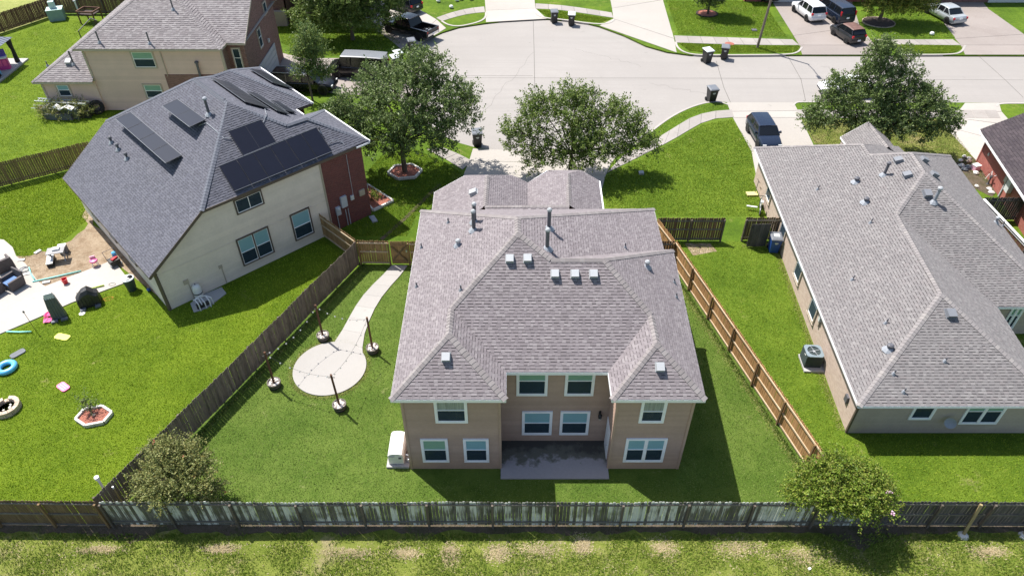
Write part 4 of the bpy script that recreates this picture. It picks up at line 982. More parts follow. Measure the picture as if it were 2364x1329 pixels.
slabs('sidewalk', *rs([(16.438,71.166),(22.633,70.604),(26.471,70.27),(28.18,70.159)], [(16.304,69.39),(22.214,68.848),(26.043,68.741),(28.399,68.741)], 9), .03, 'walk_concrete')
slabs('sidewalk', *rs([(36.442,70.159),(40.791,70.159),(44.27,70.159)], [(36.752,68.741),(40.179,68.741),(44.377,68.741)], 8), .03, 'walk_concrete')
slabs('sidewalk', *rs([(2.601,80.343),(5.183,79.937),(7.979,78.869),(10.786,77.565)], [(2.561,78.737),(5.11,78.474),(7.859,77.308),(10.81,76.042)], 6), .03, 'walk_concrete')
slabs('sidewalk', *rs([(-8.084,76.042),(-6.659,77.565),(-4.845,78.869),(-3.055,79.4)], [(-7.41,75.052),(-6.113,76.293),(-4.537,77.308),(-2.911,77.694)], 5), .03, 'walk_concrete')
slabs('sidewalk', *rs([(-5.458,48.876),(-4.052,47.827),(-3.012,46.808)], [(-6.608,48.545),(-4.994,47.06),(-3.668,45.574)], 4), .025, 'walk_concrete')
slabs('sidewalk', *rs([(-13.419,73.842),(-11.576,70.941),(-10.211,69.281)], [(-14.016,72.66),(-11.99,69.718),(-10.635,67.364)], 4), .025, 'old_concrete')
# driveways
slabs('driveway', [[(-3.024,48.677)][0], [(-3.241,46.808)][0], [(-3.563,44.795)][0], [(-4.279,41.144)][0]], [[(8.056,47.698)][0], [(7.426,46.433)][0], [(6.872,44.795)][0], [(5.967,41.144)][0]], .015, 'drive_concrete', th=.3)
slabs('driveway', [(18.436,56.431),(18.348,54.767),(18.314,53.695),(18.465,48.217),(17.606,42.78)], [(24.16,56.431),(24.074,54.922),(23.916,53.695),(23.473,48.217),(22.95,42.78)], .018, 'drive_concrete', th=.3)
slabs('driveway', [(38.841,56.35),(37.496,54.767),(36.557,53.695),(35.158,52.213),(35.132,46.808),(34.803,43.917)], [(41.737,56.35),(41.136,54.767),(40.872,52.358),(39.825,48.876),(37.944,43.917),(37.311,42.226)], .018, 'drive_concrete', th=.3)
slabs('driveway', [(27.988,66.435),(28.399,68.741),(28.568,71.166),(29.149,81.581),(29.106,84.147)], [(35.424,66.435),(35.895,68.741),(36.193,73.603),(38.166,81.581),(38.342,84.147)], .022, 'old_concrete', th=.3)
slabs('driveway', [(43.695,66.435),(44.377,68.741),(44.592,70.381),(46.697,81.581),(47.229,84.147)], [(50.88,66.435),(51.659,68.741),(52.135,71.507),(52.112,78.606),(53.319,84.147)], .022, 'old_concrete', th=.3)
slabs('driveway', [(9.127,73.842),(10.783,75.793),(10.972,78.869),(11.089,82.282)], [(15.964,66.949),(16.302,70.381),(16.963,81.581),(16.92,84.44)], .02, 'drive_concrete', th=.3)
slabs('driveway', [(-2.738,74.808),(-2.879,78.213),(-3.103,82.706)], [(3.686,75.793),(2.565,78.869),(2.512,82.706)], .02, 'drive_concrete', th=.3)
slabs('driveway', [(-9.177,68.848),(-10.211,69.281),(-13.562,73.247),(-17.084,78.213)], [(-6.818,73.129),(-7.998,75.545),(-11.133,79.937),(-13.188,82.991)], .02, 'drive_concrete', th=.3)
slabs('driveway', [(-6.548,53.846),(-10.609,57.414),(-16.039,58.251),(-20.922,59.54),(-22.702,60.422)], [(-10.15,63.183),(-12.297,64.143),(-15.815,65.624),(-19.955,65.624),(-22.821,67.156)], .02, 'old_concrete', th=.3)
sheet('lawn', [(37.415,75.052),(40.276,78.869),(46.392,80.89),(44.697,70.604),(36.964,70.381),(36.608,71.735)], .03, 'grass_front')
# home path, circle and patio
def path_edges():
    L = smooth([(-7.479,34.33),(-7.997,33.199),(-8.619,32.072),(-9.065,30.836),(-9.41,29.188),(-9.722,27.568),(-10.404,26.81)], 2); Rr = smooth([(-6.502,34.287),(-6.885,33.199),(-7.451,32.072),(-7.911,30.761),(-8.178,29.188),(-8.276,27.635),(-7.996,26.17)], 2)
    return resample(L, 8), resample(Rr, 8)
slabs('garden_path', *path_edges(), .05, 'new_concrete', gap=.004)
cc = MB(); cx, cy = -9.68, 25.7; cc.prism([(cx + 1.92 * math.cos(2 * pi * k / 64), cy + 1.92 * math.sin(2 * pi * k / 64)) for k in range(64)], -.05, .07)
struct('circular_patio', cc, 'new_concrete')
# back patio with mould
m, nt, b = base('patio_concrete'); v = coords(nt)
n1 = noise(nt, v, 1.1, 6, .62); n2 = noise(nt, v, 9, 5, .7)
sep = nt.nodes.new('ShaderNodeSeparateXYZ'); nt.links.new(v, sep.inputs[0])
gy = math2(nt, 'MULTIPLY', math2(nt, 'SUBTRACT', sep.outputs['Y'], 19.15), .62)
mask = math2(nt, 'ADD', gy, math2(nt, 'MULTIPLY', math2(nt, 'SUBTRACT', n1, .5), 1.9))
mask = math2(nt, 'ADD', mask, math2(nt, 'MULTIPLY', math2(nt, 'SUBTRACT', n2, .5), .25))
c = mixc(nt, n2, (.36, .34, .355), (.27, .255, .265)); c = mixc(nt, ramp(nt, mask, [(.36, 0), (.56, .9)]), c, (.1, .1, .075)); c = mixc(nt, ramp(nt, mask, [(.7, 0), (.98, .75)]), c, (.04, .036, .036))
nt.links.new(c, b.inputs['Base Color']); b.inputs['Roughness'].default_value = .9; bump(nt, b, n2, .2, .01)
sheet('back_patio', [(-.52, 18.84), (4.45, 18.84), (4.45, 21.0), (-.52, 21.0)], .07, 'patio_concrete')
# left neighbour's pool deck, bare earth bed
sheet('pool_deck', [(-28.989,27.635),(-28.603,28.245),(-27.272,29.438),(-25.823,30.836),(-23.189,32.791),(-25.076,34.89),(-25.391,34.544),(-28.077,32.31),(-28.763,32.791),(-30.359,34.458),(-31.366,35.24),(-32.06,36.134),(-33.037,36.915),(-35.279,37.384)], .06, 'drive_concrete')
be = [(-31.366,35.24),(-30.763,35.24),(-30.397,35.328),(-30.153,35.773),(-29.611,35.684),(-29.376,36.225),(-28.937,36.591),(-28.646,36.869),(-28.584,37.526),(-28.333,38.101),(-28.404,38.835)]; sheet('bare_earth', be + [l2(-.02, 10.6), l2(-.02, 1.6)] + [(-25.021,34.76),(-28.077,32.31),(-28.763,32.791),(-30.315,34.372)], .03, 'dirt')
sheet('soil_bed', [(-29.183,39.587),(-29.402,40.722),(-28.448,39.587),(-27.858,38.198),(-28.44,38.786)], .025, 'dirt')
sheet('lawn', [(23.896,53.394),(27.831,53.394),(32.839,53.394),(35.701,53.394),(35.202,46.62),(34.657,43.629),(33.39,46.934),(27.069,47.569),(23.64,48.217)], .009, 'grass_dry')
# small bare patches
sheet('bare_earth', [(11.16,36.591),(12.842,36.591),(13.085,35.773),(11.478,35.328)], .012, 'dirt')
sheet('soil_bed', [(32.026,45.392),(34.68,47.569),(35.251,47.25),(34.533,42.78),(33.802,41.952),(32.954,43.343)], .012, 'dark_soil')
# drain trench line between the two front lawns
strip_line('drain_line', [(-5.224,43.629),(-6.01,41.952),(-7.119,39.587),(-8.526,37.008)], .28, .014, 'dark_soil', None)['kind'] = 'structure'
# ================================================================ FENCES
def picket_mesh(name, wd, h, th, mat, dog=True):
    m = MB(); o = [(0, 0), (wd, 0), (wd, h - .04), (wd - .03, h), (.03, h), (0, h - .04)] if dog else [(0, 0), (wd, 0), (wd, h), (0, h)]
    k = len(o); m.vs([(x, -th / 2, z) for x, z in o] + [(x, th / 2, z) for x, z in o])
    m.f.append(tuple(range(k))); m.f.append(tuple(range(k, 2 * k))[::-1])
    for q in range(k): m.f.append((q + k, (q + 1) % k + k, (q + 1) % k, q)[::-1])
    return m.mesh(name, mat)
def fence(label, p0, p1, h, mat, railmat, postmat, side=1, rails=(.25, .95, 1.6), wd=.14, gap=.006, post_every=2.4, base=.06, jit=.015, cap=False, posts=True, wave=0, name='fence', postw=.09, post_tall=0, gaps=()):
    a = Vector((p0[0], p0[1], 0)); d = Vector((p1[0] - p0[0], p1[1] - p0[1], 0)); L = d.length
    t = thing(name, label, 'fence', a, math.atan2(d.y, d.x))
    pm = picket_mesh('picket', wd, h - base, .018, mat); n = int(L / (wd + gap)); st = L / n
    wz = lambda x: wave * (math.sin(x * .55) + .6 * math.sin(x * 1.31 + 1))
    for i in range(n):
        o = link('picket', pm, t); x = i * st
        o.location = (x, random.uniform(-.003, .003), base + wz(x) + random.uniform(-jit, jit)); o.rotation_euler = (random.uniform(-.006, .006), random.uniform(-.006, .006), 0)
        o.scale = (random.uniform(.9, .985), 1, 1 + random.uniform(-.012, .012))
    for r in rails:
        k = max(1, int(L / post_every)); s_ = L / k
        for i in range(k):
            MB().beam((i * s_ + .01, side * .032, r + wz(i * s_)), ((i + 1) * s_ - .01, side * .032, r + wz((i + 1) * s_) + random.uniform(-.012, .012)), .042, .085).build('rail', railmat, t)
    if posts:
        k = max(1, int(L / post_every)); s_ = L / k
        for i in range(k + 1):
            MB().box((min(max(i * s_, .05), L - .05), side * .1, (h + post_tall - .1) / 2 + wz(i * s_)), (postw, postw, h + post_tall - .1)).build('post', postmat, t)
    if cap: MB().beam((0, side * .03, h + .02), (L, side * .03, h + .02), .16, .035).build('cap_rail', railmat, t)
    return t
YB = 16.5
fence('brown back fence on the left with three rails, lower left corner of the picture', (-24.5, YB + .08), (-17.35, YB), 1.9, 'wood_brown', 'rail_dark', 'post_brown', -1, (.14, .95, 1.72), post_every=2.3)
fence('long weathered grey back fence with peeling whitish pickets behind the brown house', (-17.25, YB), (15.6, YB - .02), 1.86, 'wood_old', 'rail_dark', 'post_dark', -1, (.38, 1.68), wave=.022, base=.1, jit=.025, post_every=2.7)
fb = fence('dark grey back fence with yellow prop posts at the lower right corner', (15.7, YB), (24.6, YB - .05), 1.9, 'wood_charcoal', 'rail_dark', 'post_dark', -1, (.22, .95, 1.72), post_every=2.2)
for x in (19.35, 21.95):
    MB().beam((x - 15.7, -.42, 0), (x - 15.55, -.1, 1.85), .11, .11).build('prop_post', 'post_yellow', fb)
    MB().lathe([(.24, 0), (.2, .06), (.1, .1)], 9, (x - 15.7, -.45, 0)).build('post_footing', 'stone_white', fb)
fence('grey weathered diagonal fence between the bright left lawn and the light pole yard', (-17.55, 16.7), (-9.5, 34.45), 1.83, 'wood_grey', 'rail_dark', 'post_dark', 1, (.3, .95, 1.6), wave=.02, jit=.02, base=.09)
fence('tan fence panel running from the cream house to the gate corner', (-12.45, 37.45), (-9.55, 34.6), 1.83, 'wood_tan', 'rail_pale', 'post_brown', -1, (.2, 1.0, 1.62))
fence('short tan fence panel between the grey diagonal fence and the garden gate', (-9.45, 34.5), (-7.5, 34.45), 1.83, 'wood_tan', 'rail_pale', 'post_brown', -1, (.15, 1.0, 1.66))
fence('stub of tan fence between the garden gate and the brown house wall', (-6.4, 34.43), (-4.75, 34.4), 1.83, 'wood_tan', 'rail_pale', 'post_brown', -1, (.2, 1.0, 1.62), post_every=3)
gt = thing('garden_gate', 'tan board gate with crossed braces at the head of the pale garden path', 'gate', (-7.45, 34.45, 0))
pm = picket_mesh('board', .14, 1.72, .018, 'wood_tan')
for i in range(7): o = link('board', pm, gt); o.location = (i * .146, 0, .08)
for z in (.3, 1.5): MB().beam((.02, -.03, z), (1.0, -.03, z), .04, .09).build('gate_rail', 'wood_tan', gt)
MB().beam((.04, -.055, .3), (.98, -.055, 1.5), .035, .08).build('brace', 'wood_brown', gt); MB().beam((.98, -.075, .3), (.04, -.075, 1.5), .035, .08).build('brace', 'wood_brown', gt)
MB().box((.97, -.06, 1.1), (.08, .05, .14)).build('latch', 'galv', gt)
fence('new cedar diagonal fence with pale rails along the right side lawn', (14.35, 17.0), (10.0, 34.5), 1.83, 'wood_cedar', 'rail_pale', 'post_brown', 1, (.13, .88, 1.66), post_every=2.35)
fence('orange cedar fence panel angled away at the front right corner of the brown house', (9.92, 34.5), (9.22, 36.85), 1.83, 'wood_cedar', 'rail_pale', 'post_brown', 1, (.3, 1.5), posts=False)
fence('short brown fence between the brown house and the cedar diagonal fence', (7.75, 34.45), (9.9, 34.45), 1.83, 'wood_dark', 'rail_dark', 'post_brown', -1, (.3, 1.0, 1.6))
fence('brown front fence panel at the far end of the right side lawn', (9.25, 36.86), (13.55, 36.86), 1.83, 'wood_dark', 'rail_dark', 'post_dark', -1, (.2, .95, 1.6), post_every=2.1)
fence('brown fence panel behind the blue bin against the pale brick house', (14.85, 36.9), (17.05, 36.9), 1.83, 'wood_brown', 'rail_pale', 'post_dark', -1, (.3, 1.62))
lg = thing('open_gate', 'dark board gate leaf swung open against the fence beside the blue bin', 'gate', (15.05, 36.2, 0), math.radians(3))
pm = picket_mesh('board', .2, 1.75, .02, 'wood_charcoal')
for i in range(6): o = link('board', pm, lg); o.location = (i * .205, 0, .06)
for z in (.35, 1.55): MB().box((.03, -.03, z), (.3, .02, .05)).build('hinge', 'black_plastic', lg)
for z in (.3, 1.45): MB().beam((0, .035, z), (1.2, .035, z), .04, .09).build('gate_rail', 'wood_charcoal', lg)
fence('dark brown fence with white cap rail along the far side of the grey roofed house', (31.0, 39.0), (31.3, 29.0), 1.8, 'wood_redbrown', 'pvc_white', 'post_dark', -1, (.3, 1.0, 1.66), cap=True)
fence('grey fence panel between the grey roofed house and the red brick house', (31.1, 39.15), (34.1, 39.1), 1.85, 'wood_charcoal', 'rail_dark', 'post_dark', -1, (.3, 1.6))
fence('mossy brown fence left of the solar panel house', (-41, 40.6), (-31.2, 46.5), 1.85, 'wood_leftfar', 'rail_dark', 'post_dark', 1, (.3, 1.6), jit=.02)
fence('red-brown fence at the top left corner before the open field', (-55, 67.2), (-49.0, 77.2), 1.85, 'wood_redbrown', 'rail_dark', 'post_dark', 1, (.3, 1.6))
fence('brown fence behind the green cabinet at the top of the left picture', (-48.9, 77.3), (-36, 77.0), 1.85, 'wood_dark', 'rail_dark', 'post_dark', -1, (.3, 1.55))

# ================================================================ TREES AND PLANTS
def unit(a): return a / np.maximum(1e-6, np.linalg.norm(a, axis=1, keepdims=True))
def foliage(blobs, n_twigs, per, ln, wd, seed, droop=0., twig=.7, up=.35, shell=.5, flat=1.0):
    r = np.random.default_rng(seed); B = np.array(blobs, float)
    wgt = B[:, 3] ** 2; idx = r.choice(len(B), n_twigs, p=wgt / wgt.sum())
    d = unit(r.normal(size=(n_twigs, 3)) + np.array([0, 0, .25])); rad = B[idx, 3] * (shell + (1 - shell) * r.random(n_twigs) ** .6)
    ph = r.random((len(B), 3)) * 6
    lump = 1 + .16 * np.sin(d[:, 0] * 5 + ph[idx, 0]) * np.sin(d[:, 1] * 5 + ph[idx, 1]) + .1 * np.sin(d[:, 2] * 9 + ph[idx, 2])
    p0 = B[idx, :3] + d * (rad * lump)[:, None] * np.array([1, 1, .82 * flat])
    td = unit(d + r.normal(size=(n_twigs, 3)) * .55 + np.array([0, 0, up])); td[:, 2] -= droop; td = unit(td)
    L = twig * (.5 + .8 * r.random(n_twigs))
    N = n_twigs * per; ti = np.repeat(np.arange(n_twigs), per); t = r.random(N)
    pos = p0[ti] + td[ti] * (L[ti] * (t - .35))[:, None]; pos[:, 2] -= droop * .35 * (t * L[ti]) ** 2
    pos += r.normal(size=(N, 3)) * (ln * .5)
    ax = unit(td[ti] * .7 + r.normal(size=(N, 3)) * .8); nn = unit(r.normal(size=(N, 3)) * .7 + np.array([0, 0, .75]) + d[ti] * .35)
    sd = unit(np.cross(ax, nn)); s_ = (.65 + .7 * r.random(N))[:, None]
    a = pos - ax * ln / 2 * s_; c = pos + ax * ln / 2 * s_; b = pos + sd * wd / 2 * s_; e_ = pos - sd * wd / 2 * s_
    V = np.stack([a, b, c, e_], 1).reshape(-1, 3)
    return V
def quadmesh(name, V, mat):
    n = len(V) // 4; me = bpy.data.meshes.new(name)
    me.vertices.add(len(V)); me.vertices.foreach_set('co', V.astype(np.float32).ravel())
    me.loops.add(len(V)); me.loops.foreach_set('vertex_index', np.arange(len(V), dtype=np.int32))
    me.polygons.add(n); me.polygons.foreach_set('loop_start', np.arange(0, len(V), 4, dtype=np.int32)); me.polygons.foreach_set('loop_total', np.full(n, 4, dtype=np.int32))
    me.materials.append(MATS[mat]); me.update(calc_edges=True); return me
def tree(name, label, cat, basep, th, blobs, n_twigs, per, leaf, ln=.11, wd=.06, seed=1, tr=.16, droop=0., twig=.7, up=.35, lean=(0, 0), shell=.5, group=None, stems=1, extra=None, bark='bark', flat=1.0):
    t = thing(name, label, cat, (basep[0], basep[1], 0), 0, group)
    m = MB(); rr = random.Random(seed)
    top = Vector((lean[0], lean[1], th))
    for s_ in range(stems):
        o = Vector((rr.uniform(-.2, .2), rr.uniform(-.2, .2), 0)) if stems > 1 else Vector()
        m.tube([o * .4 + Vector((0, 0, -.1)), o + Vector((0, 0, .12)), o + top * .5 + Vector((rr.uniform(-.05, .05), rr.uniform(-.05, .05), 0)), o * 2 + top], [tr * 1.5, tr * 1.05, tr * .85, tr * .7], 8)
    for b in blobs:
        c = Vector(b[:3]); k = min(1, b[3] / 2.2)
        mid = top.lerp(c, .5) + Vector((rr.uniform(-.2, .2), rr.uniform(-.2, .2), .1))
        m.tube([top * .92, mid, c], [tr * .55 * k + .02, tr * .35 * k + .015, .02], 5)
        for q in range(4):
            e_ = c + Vector((rr.uniform(-1, 1), rr.uniform(-1, 1), rr.uniform(-.5, .7))) * b[3] * .75
            m.tube([mid.lerp(c, .5), (mid.lerp(c, .5) + e_) / 2 + Vector((0, 0, .1)), e_], [tr * .2 * k + .012, .02, .008], 4)
    m.build('trunk', bark, t, smooth=True)
    V = foliage(blobs, n_twigs, per, ln, wd, seed, droop, twig, up, shell, flat)
    link('crown', quadmesh('crown', V, leaf), t)
    if extra:
        mat, k, sz = extra; r = np.random.default_rng(seed + 5)
        for i in range(k):
            b = blobs[r.integers(len(blobs))]; d = unit(r.normal(size=(1, 3)) + np.array([[0, -.4, .6]]))[0]
            p = np.array(b[:3]) + d * b[3] * .98
            m = MB()
            for q in range(9):
                e_ = r.normal(size=3) * sz * .5; m.box(p + e_, (sz * .5, sz * .5, sz * .4), rz=r.random() * 3)
            m.build('blossom', mat, t)
    return t
B1 = [(-7.906,45.212)][0]
tree('oak_tree', 'broad oak with grey-green crown in the brick-edged mulch bed left of the driveway', 'tree', B1, 2.6,
     [(.4, 0, 5.6, 2.5), (-2.6, .5, 5.0, 1.9), (2.9, .4, 5.2, 2.1), (.9, 1.7, 6.2, 2.2), (-1.4, -1.2, 3.9, 1.7), (1.6, -1.2, 3.9, 1.7), (4.3, .5, 4.2, 1.5), (-3.7, .4, 3.9, 1.3), (2.1, 2.3, 7.0, 1.7), (-1.5, 2.0, 5.9, 1.7), (4.0, 2.0, 5.0, 1.4), (-2.6, -1, 3.2, 1.1), (1.6, 1.2, 7.6, 1.3), (3.0, -.9, 3.2, 1.1), (.2, -1.5, 2.9, .9), (-4.3, .2, 4.9, .8), (4.9, 1.4, 5.6, .8)],
     1900, 28, 'leaf_oak', .16, .085, 3, .2, shell=.55, twig=.85)
B2 = (4.25, 44.7)
tree('oak_tree', 'wide open oak crown over the driveway end, showing gaps of pale road', 'tree', B2, 2.0,
     [(0.24, 1.2, 4.3, 1.59), (-2.64, 0.6, 4.1, 1.38), (2.64, 0.9, 3.7, 1.59), (-3.6, 0.4, 2.5, 1.17), (4.56, 0.4, 2.7, 1.27), (-1.56, -0.3, 2.2, 1.17), (1.44, -0.5, 2.4, 1.38), (-0.24, 2.0, 5.3, 1.17), (-2.88, 1.4, 5.2, 0.85), (5.76, 0.5, 2.2, 0.74), (-2.76, -0.5, 1.5, 0.85), (3.24, 1.6, 4.5, 0.95), (0.6, 0.1, 3.3, 1.17), (-4.44, 0.7, 3.4, 0.74), (3.24, -0.3, 2.0, 0.95), (1.2, 1.9, 5.3, 0.74), (-1.44, 1.6, 4.9, 0.85), (4.68, 1.2, 3.8, 0.64), (0.24, -0.7, 1.7, 0.95)],
     1550, 27, 'leaf_oak_light', .15, .08, 5, .17, twig=.95, shell=.4, up=.5)
B3 = (27.3, 48.1)
tree('oak_tree', 'cone-topped oak spreading over the kerb beside the grey roofed house', 'tree', B3, 2.2,
     [(-1.2, 0, 3.9, 1.9), (1.9, .2, 3.9, 1.8), (-3.8, 0, 3.5, 1.5), (3.9, -.2, 3.2, 1.4), (-.7, .8, 5.5, 1.7), (-.9, 1.0, 7.0, 1.2), (-1.1, 1.1, 8.0, .7), (-3.5, .8, 5.2, .9), (1.5, .9, 5.3, 1.1), (-4.9, -.2, 2.9, .9), (.8, -1.0, 3.0, 1.3), (5.2, -.2, 2.6, .8), (.9, 1.2, 7.0, .7), (-1.6, -1.2, 2.8, 1.2), (3.0, .2, 4.6, .9), (2.9, -.9, 2.4, .9)],
     1850, 28, 'leaf_oak', .16, .085, 7, .2, shell=.5, twig=.85)
B4 = [(-17.167,56.756)][0]
tree('young_tree', 'slim feathery tree in front of the parked black truck', 'tree', B4, 2.4,
     [(.3, .1, 3.4, .9), (.8, 0, 2.7, .9), (.1, .3, 4.6, .9), (.6, .3, 5.5, .75), (-.5, -.1, 2.7, .7), (1.5, .2, 2.5, .7), (1.2, .4, 4.2, .7), (-.4, .3, 4.0, .7), (.3, .5, 6.2, .5), (1.2, .4, 5.3, .5)],
     800, 18, 'leaf_slim', .13, .065, 9, .09, twig=1.0, up=.8, shell=.35)
tree('street_tree', 'dense tree at the top edge left of the black pickup, shading the lawn', 'tree', [(-15.96,70.159)][0], 2.6,
     [(2.8, -.9, 2.4, 1.3), (-1.8, -.8, 2.6, 1.5), (.3, -1.2, 2.4, 1.2), (-4.2, -.5, 2.8, 1.5), (4.4, -.6, 3.0, 1.2), (-2.2, .5, 4.6, 2.0), (.4, 0, 4.4, 2.2), (2.6, .4, 4.6, 2.2), (0, 1.4, 6.2, 2.6), (-3.2, 1.2, 5.6, 2.0), (3.6, 1, 5.6, 2.0), (1.0, -.6, 3.2, 1.4), (-2.0, 0, 3.4, 1.5), (4.3, .3, 4.2, 1.3)],
     3000, 18, 'leaf_oak_light', .18, .1, 11, .2, shell=.45)
tree('street_tree', 'small tree in a dark mulch ring at the top of the middle far lawn', 'tree', [(21.09,77.052)][0], 1.5,
     [(0, -.2, 2.0, 1.2), (-.9, .1, 2.1, 1.0), (1.0, .1, 2.1, 1.0), (0, 0, 3.2, 1.5), (-1.0, .4, 3.8, 1.3), (1.1, .3, 3.9, 1.3), (0, .4, 5.2, 1.6), (.6, .4, 6.2, 1.2)], 1500, 14, 'leaf_oak', .19, .1, 13, .14)
tree('street_tree', 'yellowish tree in a stone-edged ring beside the black parked cars', 'tree', [(38.6,74.808)][0], 2.0,
     [(-1.3, -.6, 2.1, 1.1), (1.0, -.8, 2.0, 1.2), (2.8, -.5, 2.1, 1.2), (4.2, -.2, 2.3, 1.2), (-1.6, .2, 3.4, 1.6), (1.4, .3, 3.6, 1.8), (3.2, .4, 3.8, 1.6), (0, .6, 5.2, 2.2), (-2.4, .6, 4.4, 1.4), (3.0, .6, 5.2, 1.6), (.3, -.4, 2.8, 1.2)], 2600, 14, 'leaf_yellowish', .19, .1, 15, .2)
tree('street_tree', 'tree beyond the top edge casting dappled shade on the driveway top', 'tree', (-7.6, 87.0), 2.2,
     [(0, 0, 4.5, 2.2), (2.4, 0, 4.6, 2.0), (1.2, -1.2, 4.0, 1.7), (-2.2, 0, 4.4, 1.9), (.4, .3, 6.2, 2.0)], 1800, 12, 'leaf_oak', .19, .1, 17, .2)
tree('crape_myrtle', 'bronze-leaved crape myrtle with a few red blossoms in the lower left fence corner', 'shrub', (-14.7, 17.85), 1.1,
     [(0.29, -0.35, 2.3, 1.03), (-0.59, -0.25, 2.0, 0.78), (1.18, -0.35, 2.0, 0.83), (0.49, 0.45, 2.5, 0.83), (-0.29, 0.35, 2.8, 0.64), (1.08, 0.25, 2.4, 0.69), (0.1, -0.95, 1.8, 0.64), (-0.98, -0.45, 1.6, 0.49), (1.47, -0.65, 1.5, 0.54), (0.0, 0.35, 3.25, 0.49), (1.86, -0.25, 1.1, 0.39)],
     1250, 24, 'leaf_bronze', .085, .045, 21, .06, droop=.25, twig=.75, stems=4, shell=.45, extra=('flower_red', 5, .06))
tree('crape_myrtle', 'bright green crape myrtle hanging over the back fence at lower right', 'shrub', (13.65, 17.55), 1.3,
     [(0.0, -0.75, 2.55, 1.16), (-1.21, -0.66, 2.37, 0.84), (1.12, -0.75, 2.46, 0.93), (0.0, -0.03, 2.65, 0.84), (-0.74, -0.12, 2.55, 0.7), (0.84, -0.3, 2.65, 0.7), (0.28, -1.56, 2.75, 0.74), (1.4, -1.47, 2.55, 0.6), (-0.74, -1.47, 2.46, 0.56), (-1.67, -0.66, 1.89, 0.56), (1.77, -0.84, 2.17, 0.56), (0.74, -1.74, 2.37, 0.47)],
     1600, 24, 'leaf_bright', .09, .052, 23, .06, droop=.3, twig=.75, stems=4, shell=.45, extra=('flower_pink', 3, .1))
tree('vine_tangle', 'low vine covered heap of junk under the ladder beside the beige house', 'shrub', [(-36.988,53.695)][0], .3,
     [(-1.4, 0, .55, .8), (0, -.1, .6, .85), (1.3, .1, .6, .85), (2.0, .4, .5, .6), (-.6, .5, .7, .7), (.9, .5, .8, .6)], 450, 14, 'leaf_bronze', .12, .06, 25, .04, shell=.2, stems=3)
tree('shrub', 'dark shrub against the dark brick house at the top left', 'shrub', (-21.2, 75.6), .4, [(0, 0, 1.0, 1.0), (1.5, .3, 1.1, 1.0), (3, .5, 1.0, 1.0)], 260, 11, 'leaf_oak', .15, .08, 27, .05)
tree('shrub', 'small green shrub in the triangular mulch bed by the red brick wall', 'shrub', [(-9.828,41.573)][0], .2, [(0, 0, .35, .35), (.35, .2, .3, .3)], 60, 10, 'leaf_bright', .09, .05, 29, .03)
# grass blades: verge in front and ragged lawn edges
def blades(name, pts, h, mat, seed, wd=.012, lean=.5):
    r = np.random.default_rng(seed); N = len(pts); z = np.zeros(N) + .005
    base_ = np.c_[pts, z]; a = r.random(N) * 2 * pi; hh = h * (.5 + .9 * r.random(N))
    d = np.c_[np.cos(a), np.sin(a), np.zeros(N)]; s_ = np.c_[-np.sin(a), np.cos(a), np.zeros(N)]
    tip = base_ + d * (hh * lean * r.random(N))[:, None] + np.array([0, 0, 1]) * hh[:, None]
    mid = (base_ + tip) / 2 + np.array([0, 0, 1]) * (hh * .1)[:, None]
    V = np.stack([base_ - s_ * wd, base_ + s_ * wd, mid + s_ * wd * .8, tip], 1).reshape(-1, 3)
    o = link(name, quadmesh(name, V, mat), None, 'stuff'); return o
r = np.random.default_rng(3)
PATCH = [(-4.27,15.313),(-2.604,15.509),(-0.951,15.391),(0.916,15.47),(2.989,15.509),(6.382,15.509),(9.297,15.43),(12.031,15.391),(-17.274,15.509),(-12.116,15.43),(-6.998,15.47),(20.421,15.352)]
def clumpy(x0, x1, y0, y1, n, sc=.7, thr=.5):
    P = np.c_[r.uniform(x0, x1, n), r.uniform(y0, y1, n)]
    k = np.array([mnoise.noise(Vector((p[0] * sc, p[1] * sc, 0))) for p in P]) * .5 + .5
    return P[k + r.normal(size=n) * .1 > thr]
W_ = clumpy(-24, 24, 11.6, 16.1, 120000, .8, .4); W_ = W_[np.min([((W_[:, 0] - q[0]) / .75) ** 2 + ((W_[:, 1] - q[1]) / .25) ** 2 for q in PATCH], 0) > r.uniform(.5, 1.3, len(W_))]
tag(blades('weeds', W_, .10, 'blade', 1, .014, 1.3), 'rough weedy grass on the verge in front of the back fence', 'grass')
tag(blades('dry_grass', np.concatenate([clumpy(-24, 24, 12.2, 15.7, 16000, .6, .6)] + [np.c_[q[0] + r.uniform(-.4, .4) + r.normal(size=1100) * .4 * r.uniform(.4, 1.7), q[1] + .35 * np.sin(3 * q[0]) * .3 + r.uniform(-.2, .15) + r.normal(size=1100) * .15 * r.uniform(.6, 1.6)] for q in PATCH]), .045, 'blade_dry', 2, .016, 2.2), 'straw coloured dry grass patches on the verge', 'grass')
P = np.concatenate([np.c_[r.uniform(-17.5, 15.5, 5000), 16.62 + np.abs(r.normal(size=5000)) * .12]])
tt = r.random(4000); P = np.concatenate([P, np.c_[-17.4 + 8 * tt + .12 + np.abs(r.normal(size=4000)) * .1, 16.8 + 17.65 * tt]])
tt = r.random(4000); P = np.concatenate([P, np.c_[14.25 - 4.35 * tt - .1 - np.abs(r.normal(size=4000)) * .12, 17 + 17.5 * tt]])
tag(blades('edge_grass', P, .11, 'blade_home', 3, .014, .9), 'longer grass left uncut along the foot of the yard fences', 'grass')

